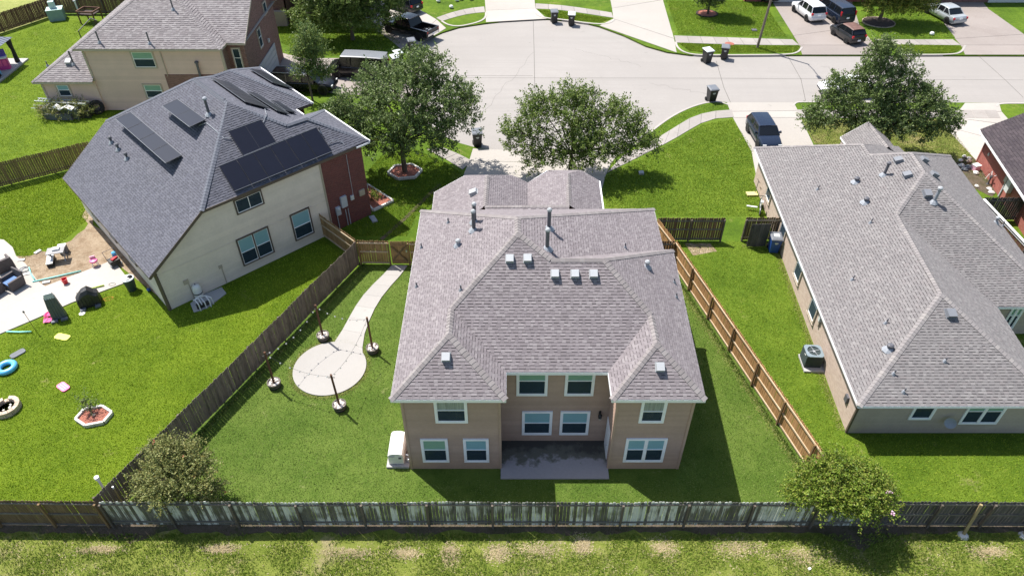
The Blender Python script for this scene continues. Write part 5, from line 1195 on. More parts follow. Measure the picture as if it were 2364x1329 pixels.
def fringe(a, b, n, sd): t_ = r.random(n); a = np.array(a); b = np.array(b); nn = np.array([-(b - a)[1], (b - a)[0]]); nn = nn / np.linalg.norm(nn); return a + (b - a) * t_[:, None] + nn * (np.abs(r.normal(size=n)) * sd)[:, None]
P = np.concatenate([fringe((16.2, 21.6), (17.0, 35.5), 3500, .16), fringe((14.1, 17.0), (9.8, 34.0), 4500, .2), fringe((17.3, 36.8), (14.8, 36.4), 500, .25)])
a = r.random(2500) * 2 * pi; rr_ = 1.95 + np.abs(r.normal(size=2500)) * .12; P = np.concatenate([P, np.c_[-9.68 + rr_ * np.cos(a), 25.7 + rr_ * np.sin(a)]])
P = np.concatenate([P, fringe((-9.3, 34.2), (-17.2, 17.0), 2500, .12)])
tag(blades('dry_fringe', P, .05, 'blade_straw', 6, .013, 1.6), 'straw pale clippings along the slab edges, wall foot and fence lines', 'grass')

def inpoly(P, poly):
    x, y = P[:, 0], P[:, 1]; c = np.zeros(len(P), bool); n = len(poly)
    for i in range(n):
        a, b = poly[i], poly[(i + 1) % n]
        if a[1] == b[1]: continue
        k = ((a[1] > y) != (b[1] > y)) & (x < (b[0] - a[0]) * (y - a[1]) / (b[1] - a[1]) + a[0]); c ^= k
    return c
def turf(poly, n, holes=()):
    xs = [q[0] for q in poly]; ys = [q[1] for q in poly]
    P = np.c_[r.uniform(min(xs), max(xs), n), r.uniform(min(ys), max(ys), n)]; k = inpoly(P, poly)
    for h_ in holes: k &= ~inpoly(P, h_)
    return P[k]
circ = [(cx + 1.98 * math.cos(a_), cy + 1.98 * math.sin(a_)) for a_ in np.linspace(0, 6.28, 24)]
pl_, pr_ = path_edges(); pth = [tuple(q) for q in pl_] + [tuple(q) for q in pr_[::-1]]
hs = [(-4.75, 18.8), (7.75, 18.8), (7.75, 33), (-4.75, 33)]
tag(blades('turf', turf([(-17.4, 16.7), (14.6, 16.7), (13.7, 20.67), (10.1, 34.4), (-9.4, 34.3), (-14.2, 25.7), (-16.1, 21.83)], 150000, (circ, pth, hs)), .048, 'blade_home', 8, .013, 1.2), 'short mown turf inside the fenced yard of the brown house', 'grass')
yl = [(-46, 16.7), (-17.8, 16.7), (-16.5, 21.83), (-14.5, 25.7), (-9.8, 34.3), (-12.6, 37.2), l2(10.9, -.25), l2(0, -.25), l2(-.3, .9)] + [(-23.107,32.59),(-25.718,30.611),(-27.163,29.223),(-28.492,28.04)] + [(-46, 28)]
tag(blades('turf', turf(yl, 330000), .05, 'blade_left', 9, .014, 1.2), 'bright mown turf of the left neighbour with toys lying on it', 'grass')
tag(blades('turf', turf([(15.0, 16.7), (26, 16.7), (26, 21.4), (16.2, 21.4), (17, 36.8), (9.5, 36.8), (10.3, 34.5), (14, 20.67)], 110000), .05, 'blade_right', 10, .014, 1.2), 'mown turf round the grey roofed house on the right', 'grass')
fl_ = [(6.748,44.499),(10.561,47.827),(12.9,49.818),(15.681,52.578),(18.172,53.394),(18.666,48.876),(17.559,43.917),(17.739,39.587),(10.09,39.587),(9.726,40.098),(6.467,40.722)]
fa_ = [(-10.654,45.392),(-9.994,47.569),(-7.446,48.545),(-5.304,46.808),(-3.713,45.212),(-4.695,42.78),(-6.531,39.587),(-6.874,37.384),(-10.851,37.384),(-11.308,38.344),(-9.606,39.688),(-8.375,41.358),(-10.447,43.629)]
fv_ = [(8.354,47.698),(9.757,49.277),(11.014,50.926),(12.531,52.799),(14.042,54.304),(15.751,55.63),(16.882,56.108),(17.788,56.189),(18.309,55.55),(17.104,55.078),(15.098,54.15),(13.329,52.285),(10.832,49.682)]
fd_ = [(23.921,53.244),(27.777,53.244),(32.776,53.244),(35.632,53.244),(35.039,46.62),(34.5,43.629),(33.39,46.934),(27.069,47.569),(23.707,48.217)]
tag(blades('turf', np.concatenate([turf(q, n) for q, n in ((fl_, 60000), (fa_, 45000), (fv_, 12000))]), .06, 'blade_right', 11, .018, 1.2), 'mown turf of the front lawns along the curved sidewalk', 'grass')
tag(blades('turf', turf(fd_, 35000), .06, 'blade_dryish', 12, .018, 1.2), 'dry patched turf under the cone-topped oak', 'grass')
yt = [(-45, 42), (-36.5, 43.4), (-31.2, 47), (-29.2, 54.5), (-39, 54.5), (-39, 72), (-46, 75.5), (-49, 74), (-54, 66), (-46, 65.5), (-46, 56)]
yu = [(-36.268,42.336),(-32.749,44.617),(-31.833,45.392),(-30.455,42.78),(-28.628,39.334),(-29.03,37.384),(-29.46,36.225),(-30.198,35.863),(-30.442,35.417),(-30.528,34.89),(-31.358,35.328),(-32.108,36.225),(-33.113,37.055),(-33.446,37.149)]
tag(blades('turf', np.concatenate([turf(yt, 120000), turf(yu, 40000)]), .06, 'blade_left', 13, .02, 1.2), 'bright mown turf along the far left gardens', 'grass')
ff = [[(17.307,81.304),(28.1,81.304),(27.766,70.828),(22.74,71.053),(16.937,71.507)], [(16.544,69.281),(17.218,67.364),(19.219,66.845),(27.674,67.052),(28.462,68.526),(22.163,68.633)], [(37.652,68.848),(43.555,68.633),(44.292,68.206),(42.718,66.845),(38.102,66.845)], [(2.835,78.343),(5.09,78.083),(7.829,76.925),(10.598,75.793),(9.251,74.686),(7.465,75.175),(3.844,76.293)], [(-24.489,73.842),(-13.546,73.129),(-11.072,69.281),(-13.436,66.333),(-19.234,66.129),(-22.92,69.281)], [(37.419,76.293),(40.276,78.869),(46.392,80.89),(44.61,70.604),(36.964,70.381)]]
tag(blades('turf', np.concatenate([turf(q, 26000) for q in ff]), .07, 'blade_right', 14, .024, 1.2), 'mown turf of the lawns across the street', 'grass')
# ================================================================ VEHICLES  (x forward, y left)
def wheel(car, x, y, r, rimmat='rim'):
    s_ = 1 if y > 0 else -1
    m = MB(); m.lathe([(r * .62, -.1), (r * .93, -.11), (r, -.06), (r, .06), (r * .93, .11), (r * .62, .1)], 18)
    w_ = m.build('wheel', 'rubber', car, smooth=True); w_.location = (x, y, r); w_.rotation_euler = (pi / 2, 0, 0)
    m = MB(); m.lathe([(0, .06), (r * .16, .09), (r * .2, .06)], 12); m.lathe([(r * .52, .02), (r * .66, .1), (r * .66, -.1)], 18)
    for k in range(6):
        a = k * pi / 3; m.beam((0, 0, .07), (math.cos(a) * r * .62, math.sin(a) * r * .62, .085), r * .16, .03)
    rm = m.build('rim', rimmat, w_); rm.scale = (1, 1, -s_)
def half(pts): return pts + [(-y, z) for y, z in pts[::-1] if abs(y) > 1e-6]
def vehicle(name, label, loc, rz, kind, paint, L=4.6, W=1.84, roofp=None, cat='car', group='cars parked on the street and driveways', wr=.34):
    c = thing(name, label, cat, (loc[0], loc[1], loc[2] if len(loc) > 2 else .02), rz, group)
    h = L / 2; w = W / 2
    belt = {'suv': 1.02, 'hatch': .98, 'sedan': .93, 'van': 1.08, 'pickup': 1.12, 'boxvan': 1.15}[kind]
    top = {'suv': 1.68, 'hatch': 1.5, 'sedan': 1.45, 'van': 1.76, 'pickup': 1.86, 'boxvan': 2.05}[kind]
    hood = {'suv': .98, 'hatch': .92, 'sedan': .86, 'van': 1.0, 'pickup': 1.15, 'boxvan': 1.1}[kind]
    gc = {'pickup': .42, 'suv': .26, 'boxvan': .32}.get(kind, .2)
    # cabin stations: base and roof x positions
    cab = {'suv': (h - 1.25, h - 1.95, -h + .42, -h + .1), 'hatch': (h - 1.1, h - 1.8, -h + .5, -h + .12), 'sedan': (h - 1.35, h - 2.15, -h + 1.35, -h + .72), 'van': (h - .95, h - 1.75, -h + .28, -h + .06), 'pickup': (h - 1.5, h - 2.2, -h + 2.35, -h + 2.0), 'boxvan': (h - .95, h - 1.5, -h + .12, -h + .03)}[kind]
    def ring(x, ww, zb, zt, cr=.88):
        P = half([(0, zb), (ww * .86, zb), (ww * .97, zb + .12), (ww, (zb + zt) / 2), (ww * .98, zt - .1), (ww * cr, zt), (0, zt)])
        return [(x, y, z) for y, z in P]
    rear_top = {'sedan': belt - .02, 'pickup': belt}.get(kind, belt)
    m = MB()
    back = -h + (2.0 if kind == 'pickup' else 0)
    st = [ring(back, w * (.9 if kind != 'pickup' else 1), gc + .12, rear_top - .12 if kind != 'pickup' else belt), ring(back + .12, w * .97, gc, rear_top), ring(back + .6, w, gc, belt), ring(cab[0] - .1, w, gc, belt), ring(h - .8, w * .985, gc, hood), ring(h - .22, w * .93, gc + .02, hood - .12), ring(h - .05, w * .86, gc + .1, hood - .26), ring(h, w * .78, gc + .18, hood - .4)]
    m.loft(st); body = m.build('body', paint, c, smooth=True)
    try:
        for p in body.data.polygons: p.use_smooth = True
        body.data.set_sharp_from_angle(angle=math.radians(40))
    except Exception: pass
    b0, t0, t1, b1 = cab; wt = w * .78; wb = w * .93
    def cr_(x, ww, zt): return [(x, y, z) for y, z in half([(0, belt - .04), (wb, belt - .04), (ww, max(belt - .03, zt - .05)), (ww * .9, max(belt - .02, zt)), (0, max(belt - .02, zt + .015))])]
    m = MB(); m.loft([cr_(b1, wb, belt), cr_(t1, wt, top - .06), cr_((t0 + t1) / 2, wt, top - .015), cr_(t0, wt, top - .05), cr_(b0, wb, belt)])
    m.build('cabin_glass' if kind != 'boxvan' else 'cabin', 'glass_car' if kind != 'boxvan' else paint, c)
    m = MB(); n = 6; R = []
    for i in range(n + 1):
        t = i / n; x = t1 - .1 + (t0 - t1 + .16) * t; zc = top - .045 + .05 * math.sin(pi * min(1, max(0, t * .9 + .05)))
        R.append([(x, y, z) for y, z in half([(0, zc - .03), (wt * 1.0, zc - .07), (wt * 1.015, zc - .04), (wt * .9, zc + .012), (0, zc + .03)])])
    m.loft(R); m.build('roof_panel', roofp or paint, c, smooth=False)
    m = MB()
    for s_ in (1, -1):
        for (xa, xb) in ((b0, t0), (b1, t1)): m.beam((xa, s_ * wb * 1.0, belt - .03), (xb, s_ * wt * 1.0, top - .07), .07, .05)
        for f_ in ((.5,) if kind in ('pickup', 'hatch') else (.36, .68)):
            xx = b1 + (b0 - b1) * f_ if kind != 'van' else t1 + (t0 - t1) * f_
            m.beam((xx, s_ * wb * 1.003, belt - .03), (xx - .03, s_ * wt * 1.012, top - .07), .09, .04)
        m.beam((b1, s_ * wb, belt - .01), (b0, s_ * wb, belt - .01), .03, .04)
    m.build('pillar', paint, c)
    ax = h - .88, -h + (.82 if kind != 'pickup' else 1.05)
    ar = MB()
    for x in ax:
        for s_ in (1, -1):
            ar.lathe([(wr * 1.16, -.05), (wr * 1.16, .05)], 18, (0, 0, 0)); k = len(ar.v) - 36
            for q in range(k, len(ar.v)): v_ = ar.v[q]; ar.v[q] = (x + v_[0], s_ * (w - .04) + v_[2], wr + v_[1])
    ar.build('wheel_arch', 'black_plastic', c)
    for x in ax:
        for s_ in (1, -1): wheel(c, x, s_ * (w - .09), wr)
    m = MB(); m.box((0, 0, gc - .02), (L * .8, W * .8, .12)); m.build('underbody', 'black_plastic', c)
    zt = {'suv': belt - .05, 'hatch': belt - .1, 'sedan': belt - .18, 'van': belt + .12, 'pickup': .98, 'boxvan': belt + .1}[kind]
    for s_ in (1, -1):
        MB().box((-h + .06 if kind != 'van' else -h + .05, s_ * w * .84, zt), (.16, w * .2 if kind in ('suv', 'sedan', 'hatch') else w * .12, .2 if kind != 'van' else .42)).build('taillight', 'tail_red', c)
        MB().box((h - .16, s_ * w * .68, hood - .26), (.24, w * .3, .13)).build('headlight', 'lamp_clear', c)
        MB().beam((b0 - .35, s_ * (w - .02), belt + .04), (b0 - .35, s_ * (w + .17), belt + .09), .12, .16).build('mirror', paint, c)
    MB().box((-h - .005, 0, gc + .28), (.12, W * .86, .2)).build('bumper', 'chrome' if kind == 'pickup' else paint, c)
    MB().box((-h - .075 if kind == 'pickup' else -h - .07, 0, gc + (.32 if kind in ('pickup', 'hatch') else .55)), (.02, .32, .16)).build('license_plate', 'trim_white', c)
    if kind in ('suv', 'van', 'hatch', 'boxvan'):
        zr = (belt + top) / 2; a_ = Vector((b1 - .01, 0, belt + .08)); bb = Vector((t1 - .02, 0, top - .12))
        m = MB(); m.poly([(a_.x - .02, -wb * .84, a_.z), (a_.x - .02, wb * .84, a_.z), (bb.x - .04, wt * .86, bb.z), (bb.x - .04, -wt * .86, bb.z)][::-1]); m.build('rear_window', 'glass_car', c)
        m = MB(); m.beam((b1, -wb * .98, belt - .02), (b1, wb * .98, belt - .02), .08, .1); m.build('rear_hatch_sill', paint, c)
    if kind in ('suv',):
        for s_ in (1, -1): MB().beam((t1, s_ * wt * .86, top + .03), (t0 - .1, s_ * wt * .86, top + .03), .035, .04).build('roof_rail', 'galv', c)
    if kind == 'pickup':
        bx0, bx1 = -h, -h + 2.05; m = MB()
        for s_ in (1, -1): m.box(((bx0 + bx1) / 2, s_ * (w - .06), .83), (2.05, .12, .62))
        m.box(((bx0 + bx1) / 2, 0, .62), (2.0, W * .86, .1)); m.build('truck_bed', paint, c)
        MB().box((bx0 + .04, 0, .86), (.08, W * .86, .58)).build('tailgate', paint, c)
        m = MB()
        for s_ in (1, -1): m.box(((bx0 + bx1) / 2, s_ * (w - .06), 1.15), (2.05, .13, .025))
        m.build('bed_rail', 'lid_grey', c)
        m = MB(); m.box((bx0 + .5, -.3, .75), (.5, .6, .18)); m.lathe([(.12, -.3), (.14, 0), (.12, .3)], 10, (bx0 + .55, .25, .8)); m.build('bed_load', 'lid_grey', c)
    return c
V = vehicle
V('pickup_truck', 'black crew cab pickup truck reversed onto the driveway by the turning circle', (-10.35, 71.6), math.atan2(4.6, -7.2), 'pickup', 'paint_black', 5.9, 2.0, wr=.4)
V('parked_van', 'long dark van with a faded silver roof behind the oak crown', (-14.0, 61.9), math.radians(172), 'boxvan', 'paint_black', 5.4, 1.98, 'paint_roofgrey', wr=.36)
V('pickup_truck', 'long black truck half hidden by the slim feathery tree', (-18.3, 59.0, .03), math.radians(-6), 'suv', 'paint_black', 5.7, 2.0, wr=.42)
V('parked_car', 'white compact utility car with red tail lamps nosed up to the garage', (31.6, 76.6), math.radians(100), 'suv', 'paint_white', 4.5, 1.84)
V('parked_van', 'black minivan between the white car and the dark hatchback', (34.3, 76.4), math.radians(102), 'van', 'paint_navy', 5.0, 1.98)
V('parked_car', 'small dark grey hatchback with a faded reddish roof at the driveway end', (33.6, 70.5), math.radians(104), 'hatch', 'paint_darkgrey', 3.9, 1.7, 'faded_red', wr=.3)
V('parked_car', 'silver sedan on the upper right driveway', (45.9, 76.1), math.radians(104), 'sedan', 'paint_silver', 4.8, 1.84)
V('parked_car', 'dark blue car facing the garage on the driveway left of the grey roofed house', (19.75, 50.0), math.radians(-88), 'hatch', 'paint_navy', 4.35, 1.74)
V('parked_car', 'white car on the street glimpsed through the cone-topped oak', (29.3, 58.4, -.11), math.radians(178), 'sedan', 'paint_white', 4.7, 1.82)
V('parked_car', 'dark car roof just above the black pickup at the top edge', (-11.9, 78.6), math.radians(140), 'suv', 'paint_charcoal', 4.6, 1.86)
V('parked_car', 'dark car in the garage shade left of the white car at the top edge', (28.6, 82.6), math.radians(95), 'sedan', 'paint_charcoal', 4.6, 1.82)
# ================================================================ WHEELIE BINS
def make_bin(label, loc, rz, body='black_plastic', lid='lid_grey', s=1.0, mark=True):
    t = thing('wheelie_bin', label, 'bin', loc, rz, 'wheeled rubbish bins')
    m = MB(); R = [[(x * a, y * b, z) for x, y in ((-1, -1), (1, -1), (1, 1), (-1, 1))] for a, b, z in ((.23 * s, .25 * s, .06 * s), (.29 * s, .33 * s, .98 * s))]
    m.loft(R); m.box((0, 0, .95 * s), (.62 * s, .7 * s, .05 * s)); bd = m.build('body', body, t)
    m = MB(); k = [(-.33, -.38, .99), (.33, -.38, .99), (.33, .38, 1.03), (-.33, .38, 1.03)]; m.loft([[(x * s, y * s, z * s) for x, y, z in k], [(x * s, y * s, z * s + .04 * s) for x, y, z in k], [(x * .78 * s, y * .8 * s, z * s + .09 * s) for x, y, z in k]]); m.build('lid', lid, t)
    for s_ in (-1, 1):
        m = MB(); m.lathe([(.13 * s, -.03), (.13 * s, .03)], 12); w_ = m.build('wheel', 'rubber', t); w_.location = (s_ * .25 * s, .3 * s, .13 * s); w_.rotation_euler = (0, pi / 2, 0)
    MB().tube([(-.22 * s, .42 * s, 1.0 * s), (.22 * s, .42 * s, 1.0 * s)], .022 * s, 6).build('handle', body, t)
    if mark:
        m = MB(); m.poly([(-.1 * s, -.32 * s, .74 * s), (.1 * s, -.32 * s, .74 * s), (.1 * s, -.325 * s, .80 * s), (-.1 * s, -.325 * s, .80 * s)]); m.poly([(-.06 * s, -.305 * s, .68 * s), (.06 * s, -.305 * s, .68 * s), (.06 * s, -.315 * s, .72 * s), (-.06 * s, -.315 * s, .72 * s)]); m.build('emblem', 'lid_pale', bd)
    return t
def gp(p, z=0): return (p[0], p[1], z)
BS = 1.18
make_bin('left of two black bins at the far kerb of the turning circle', gp((4.437,75.052), -.12), .1, s=BS)
make_bin('right hand pale lidded one of two bins at the far kerb of the turning circle', gp((6.22,74.322), -.12), -.1, lid='lid_pale', s=BS)
make_bin('black bin with pale lid in the road, left one near the lamp post', gp((18.445,64.927), -.13), .35, lid='lid_pale', s=BS * 1.05)
make_bin('black bin by the kerb just left of the lamp post', gp((20.29,65.826), -.13), -.25, s=BS)
make_bin('black bin standing alone at the tip of the curved grass verge', gp((17.147,56.838), -.13), .2, s=BS * 1.05)
make_bin('black bin in the road at the corner of the middle driveway', gp((-2.71,49.277), -.13), .15, s=BS * 1.05)
make_bin('black bin behind the black pickup tail', gp((-9.673,67.052), .02), .3, s=BS)
make_bin('grey lidded bin in the grass between the pickup and the silver roofed van', gp((-10.587,64.143), .02), .5, lid='lid_pale', s=BS)
make_bin('second grey lidded bin half hidden by the oak crown beside the van', gp((-10.754,63.183), .02), .5, lid='lid_pale', s=BS)
bb = make_bin('blue recycling bin beside the open dark gate', gp((16.638,35.818), 0), -.08, 'bin_blue', 'lid_grey', 1.12)
m = MB(); m.box((0, .0, 1.12 * 1.12 - .015), (.34, .3, .012)); m.build('lid_sticker', 'lid_pale', bb)
# ================================================================ POLES IN BARRELS WITH STRING LIGHTS
def stones(parent, n, r0, z, sz, mat, seed, name='stone'):
    rr = random.Random(seed)
    for i in range(n):
        a = rr.random() * 2 * pi; r_ = r0 * math.sqrt(rr.random()); m = MB(); s_ = sz * rr.uniform(.7, 1.3)
        m.lathe([(.001, -s_ * .5), (s_ * .8, -s_ * .2), (s_, s_ * .15), (s_ * .5, s_ * .5), (.001, s_ * .55)], 6, (r_ * math.cos(a), r_ * math.sin(a), z), sx=rr.uniform(.7, 1.2)); m.build(name, mat, parent)
PO = [(-8.64, 23.0, 'nearest the foot of the round patio'), (-12.28, 24.45, 'by the grey fence, leftmost'), (-10.45, 27.9, 'behind the round patio, by the fence'), (-7.57, 26.95, 'between the path and the brown house')]
tops = []
for i, (x, y, lab) in enumerate(PO):
    t = thing('light_pole', 'brown pole in a half barrel of white stones, ' + lab, 'light pole', (x, y, 0), i * .7, 'light poles in barrels round the patio')
    m = MB(); prof = [(.27, 0), (.325, .18), (.345, .36), (.31, .36), (.3, .3), (.0, .3)]; m.lathe(prof, 20); br = m.build('barrel', 'barrel_wood', t)
    for z in (.07, .25): MB().lathe([(.3 + z * .12, z - .03), (.312 + z * .12, z - .03), (.318 + z * .12, z + .03), (.305 + z * .12, z + .03)], 20, closed=True).build('hoop', 'barrel_hoop', br)
    stones(br, 40, .27, .32, .05, 'gravel_white', i)
    lx, ly = random.uniform(-.05, .05), random.uniform(-.05, .05)
    m = MB(); m.tube([(0, 0, .2), (lx, ly, 2.55)], [.06, .055], 8); po = m.build('post', 'pole_wood', t)
    MB().beam((lx - .16, ly, 2.35), (lx + .16, ly, 2.35), .03, .03).build('hook', 'cable_black', po)
    c_, s_ = math.cos(i * .7), math.sin(i * .7); tops.append(Vector((x + lx * c_ - ly * s_, y + lx * s_ + ly * c_, 2.45)))
sl_ = thing('string_lights', 'string of globe bulbs slung between the four barrel poles over the round patio', 'string lights', (-9.7, 25.6, 2.4))
for a, b, sag in ((2, 1, .55), (1, 0, .45), (0, 3, .45), (3, 2, .4)):
    A, B = tops[a], tops[b]; pts = [A.lerp(B, t / 14) - Vector((0, 0, sag * 4 * (t / 14) * (1 - t / 14))) for t in range(15)]
    MB().tube(pts, .007, 4).build('cable', 'cable_black', sl_, world=True)
    for k in range(1, 8):
        p = pts[k * 2 - 1 if k < 8 else 13] - Vector((0, 0, .05))
        m = MB(); m.lathe([(.0, -.045), (.03, -.035), (.042, -.005), (.03, .025), (.012, .045)], 8, p); m.build('bulb', 'bulb_glass', sl_, world=True, smooth=True)
# ================================================================ GENERATOR, AC
t = thing('generator', 'white standby generator on a concrete pad at the rear left corner of the brown house', 'generator', (-5.25, 20.2, 0))
MB().box((-.05, .1, .06), (1.05, 1.75, .12)).build('pad', 'pad_concrete', t)
m = MB(); pr = [(-.36, .15), (-.36, .72), (-.3, .84), (-.12, .9), (.12, .9), (.3, .84), (.36, .72), (.36, .15)]
m.loft([[(x * k - .12, y, z if z > .2 else z) for x, z in pr] for y, k in ((-.62, .94), (-.58, 1), (.66, 1), (.7, .94))]); m.build('cabinet', 'generator_white', t)
MB().box((.08, -.632, .6), (.13, .02, .11)).build('vent_panel', 'pipe_dark', t); MB().box((-.28, -.63, .72), (.24, .015, .04)).build('badge', 'pipe_lead', t)
MB().tube([(.28, -.35, .5), (.45, -.38, .48), (.62, -.4, .3), (.66, -.4, .1)], .035, 6).build('hose', 'pipe_lead', t)
MB().lathe([(.09, 0), (.09, .14), (.05, .2)], 10, (.42, -.45, .12)).build('gas_regulator', 'galv', t); MB().box((.4, .35, .25), (.3, .5, .3)).build('service_box', 'pad_concrete', t)
pa = (15.915,26.075); t = thing('air_conditioner', 'dark green air conditioner with round fan top on a slab by the pale brick wall', 'air conditioner', gp(pa), math.radians(-3))
MB().box((.14, -.08, .06), (1.2, 1.25, .12)).build('pad', 'pad_concrete', t)
m = MB(); m.box((0, 0, .52), (.86, .86, .78)); body_ = m.build('cabinet', 'ac_green', t)
m = MB()
for sx, sy in ((1, 0), (-1, 0), (0, 1), (0, -1)):
    for k in range(14): z = .2 + k * .047; m.box((sx * .434, sy * .434, z), (.012 if sx else .8, .012 if sy else .8, .02))
m.build('louvre', 'ac_green', body_)
m = MB(); n = 32; o = [(.45 * max(-1, min(1, 1.25 * math.cos(2 * pi * k / n))), .45 * max(-1, min(1, 1.25 * math.sin(2 * pi * k / n)))) for k in range(n)]; ii = [(.34 * math.cos(2 * pi * k / n), .34 * math.sin(2 * pi * k / n)) for k in range(n)]
q = [[(x, y, .91) for x, y in o], [(x, y, .95) for x, y in o], [(x, y, .965) for x, y in ii], [(x, y, .86) for x, y in ii]]; m.loft(q, cap=False); m.poly([(x, y, .8) for x, y in ii]); tp = m.build('fan_top', 'ac_top', t)
MB().lathe([(.0, .803), (.34, .803)], 24).build('fan_well', 'black_plastic', tp)
for k in range(3):
    a = k * 2 * pi / 3 + .4; m = MB(); m.poly([(.06 * math.cos(a), .06 * math.sin(a), .86), (.31 * math.cos(a - .35), .31 * math.sin(a - .35), .84), (.32 * math.cos(a + .35), .32 * math.sin(a + .35), .9), (.06 * math.cos(a + .8), .06 * math.sin(a + .8), .88)]); m.build('fan_blade', 'aluminium', t)
MB().lathe([(0, .86), (.08, .86), (.08, .93), (0, .94)], 10).build('fan_hub', 'vent_grey', t)
m = MB()
for k in range(4): a = k * pi / 2 + .3; m.beam((.05 * math.cos(a), .05 * math.sin(a), .955), (.4 * math.cos(a), .4 * math.sin(a), .955), .02, .015)
m.build('fan_guard', 'vent_grey', t)
MB().tube([(.43, .1, .3), (.62, .12, .22), (.8, .14, .45), (.84, .16, .8)], .035, 6).build('line_set', 'black_plastic', t); MB().box((.83, .1, .85), (.1, .22, .34)).build('disconnect_box', 'meter_grey', t); MB().box((-.436, -.1, .78), (.01, .16, .06)).build('badge', 'trim_white', t)
# ================================================================ LAMP POST, ROADSIDE BITS
t = thing('street_lamp', 'tall leaning brown lamp post on the far verge with its arm over the road', 'street lamp', gp((24.078,68.1)))
MB().tube([(0, 0, 0), (.35, -.3, 8.6)], [.14, .09], 8).build('pole', 'lamp_pole', t)
MB().tube([(.35, -.3, 8.4), (.3, -1.4, 8.9), (.25, -2.7, 9.0)], .045, 6).build('arm', 'lamp_pole', t); MB().box((.24, -3.0, 8.97), (.28, .7, .14)).build('lamp_head', 'vent_grey', t)
t = tag(MB().lathe([(.0, .045), (.42, .045), (.46, .03)], 20, gp((21.578,69.064))).build('manhole_cover', 'rust'), 'round rust-red manhole cover beside the sidewalk near the two bins', 'manhole cover')
t = tag(MB().box(((9.513,45.032)[0], (9.513,45.032)[1], .08), (.36, .36, .16)).build('meter_box', 'vent_grey'), 'small grey box standing in the front lawn right of the open oak', 'box')
tag(MB().box(((24.923,72.544)[0], (24.923,72.544)[1], .05), (.5, .5, .1)).build('drain_cover', 'pipe_dark'), 'small dark drain cover in the far lawn left of the lamp post', 'drain cover')
for q, l_ in (((-6.649,78.869), 'white pumpkin shaped lawn ornament nearest the sidewalk at the top edge'), ((-8.222,80.753), 'white lawn ornament at the top edge, left end of the row'), ((-6.158,81.027), 'white lawn ornament at the top edge, middle of the row'), ((-5.696,81.442), 'white lawn ornament at the top edge, right of the middle'), ((-4.576,81.442), 'white lawn ornament at the top edge, right end of the row'), ((42.595,71.28), 'white ball ornament on the shaded lawn beside the silver sedan')):
    m = MB(); m.lathe([(.001, 0), (.2, .08), (.24, .2), (.16, .34), (.001, .38)], 10, gp(q)); tag(m.build('lawn_ornament', 'marker_white', smooth=True), l_, 'lawn ornament', 'white ornaments on the lawns')
tag(MB().box(((12.271,14.529)[0], (12.271,14.529)[1], .05), (.12, .09, .06), rz=.5).build('litter', 'marker_white'), 'scrap of white litter on the verge at the bottom edge', 'litter')
def ring_border(label, c, rx, ry, sides, mat, fill, rot=0, block=(.3, .14, .16), cat='planter', name='flower_bed', pts=None, fz=.1):
    t = thing(name, label, cat, gp(c))
    P = pts or [(rx * math.cos(rot + 2 * pi * k / sides), ry * math.sin(rot + 2 * pi * k / sides)) for k in range(sides)]
    MB().prism(P, 0, fz).build('bed_fill', fill, t)
    for i in range(len(P)):
        a = Vector((*P[i], block[2] / 2)); b = Vector((*P[(i + 1) % len(P)], block[2] / 2)); k = max(1, int((b - a).length / block[0] + .5))
        for j in range(k):
            p = a.lerp(b, j / k + .02 / k); q = a.lerp(b, (j + 1) / k - .02 / k); MB().beam(p, q, block[1], block[2]).build('edging_block', mat, t)
    return t
ring_border('hexagonal red mulch bed edged with pale blocks round the broad oak', [(-7.899,45.152)][0], 1.25, 1.05, 6, 'stone_white', 'mulch_red', .2, (.42, .14, .2))
P3 = [(-10.421,43.457),(-8.284,41.358),(-9.504,40.201),(-10.125,41.144)]; cx_ = sum(p[0] for p in P3) / 4; cy_ = sum(p[1] for p in P3) / 4
ring_border('triangular mulch bed with pale edging at the red brick corner of the solar house', (cx_, cy_), 1, 1, 4, 'stone_white', 'mulch_red', pts=[(p[0] - cx_, p[1] - cy_) for p in P3], block=(.5, .12, .18))
ring_border('round dark mulch ring under the small far tree', [(21.023,77.18)][0], 1.1, 1.0, 16, 'mulch_dark', 'mulch_red', 0, (.4, .15, .12))
ring_border('stone edged dark ring under the yellowish tree', [(38.553,74.686)][0], 1.6, 1.5, 18, 'stone_tan', 'mulch_dark', 0, (.45, .13, .1))
hx = ring_border('hexagonal white block planter with a small plant on the left lawn', (-20.722,22.42), .86, .62, 6, 'stone_white', 'mulch_red', .35, (.45, .12, .2))
stones(hx, 1, .1, .16, .1, 'stone_tan', 4)
pl = tree('garden_plant', 'sparse leafy plant growing out of the hexagonal white planter', 'plant', (-20.985,22.72), .3, [(0, 0, .55, .28), (-.15, .1, .8, .2), (.15, 0, .4, .2)], 45, 9, 'leaf_oak', .12, .045, 31, .02)
t = thing('fire_pit', 'round tan stone fire pit at the left edge of the lawn', 'fire pit', gp((-25.326,22.941)))
MB().lathe([(.0, .05), (.5, .05)], 20).build('ash_bed', 'ash', t)
for ring_ in range(2):
    for k in range(14):
        a = 2 * pi * (k + ring_ * .5) / 14; b = MB(); r0, r1 = .43, .64; z0 = ring_ * .16
        if ring_ == 1 and k in (4,): continue
        b.prism([(r0 * math.cos(a - .2), r0 * math.sin(a - .2)), (r1 * math.cos(a - .215), r1 * math.sin(a - .215)), (r1 * math.cos(a + .215), r1 * math.sin(a + .215)), (r0 * math.cos(a + .2), r0 * math.sin(a + .2))], z0, z0 + .15); b.build('pit_stone', 'stone_tan', t)
stones(t, 5, .25, .08, .07, 'stone_white', 8)
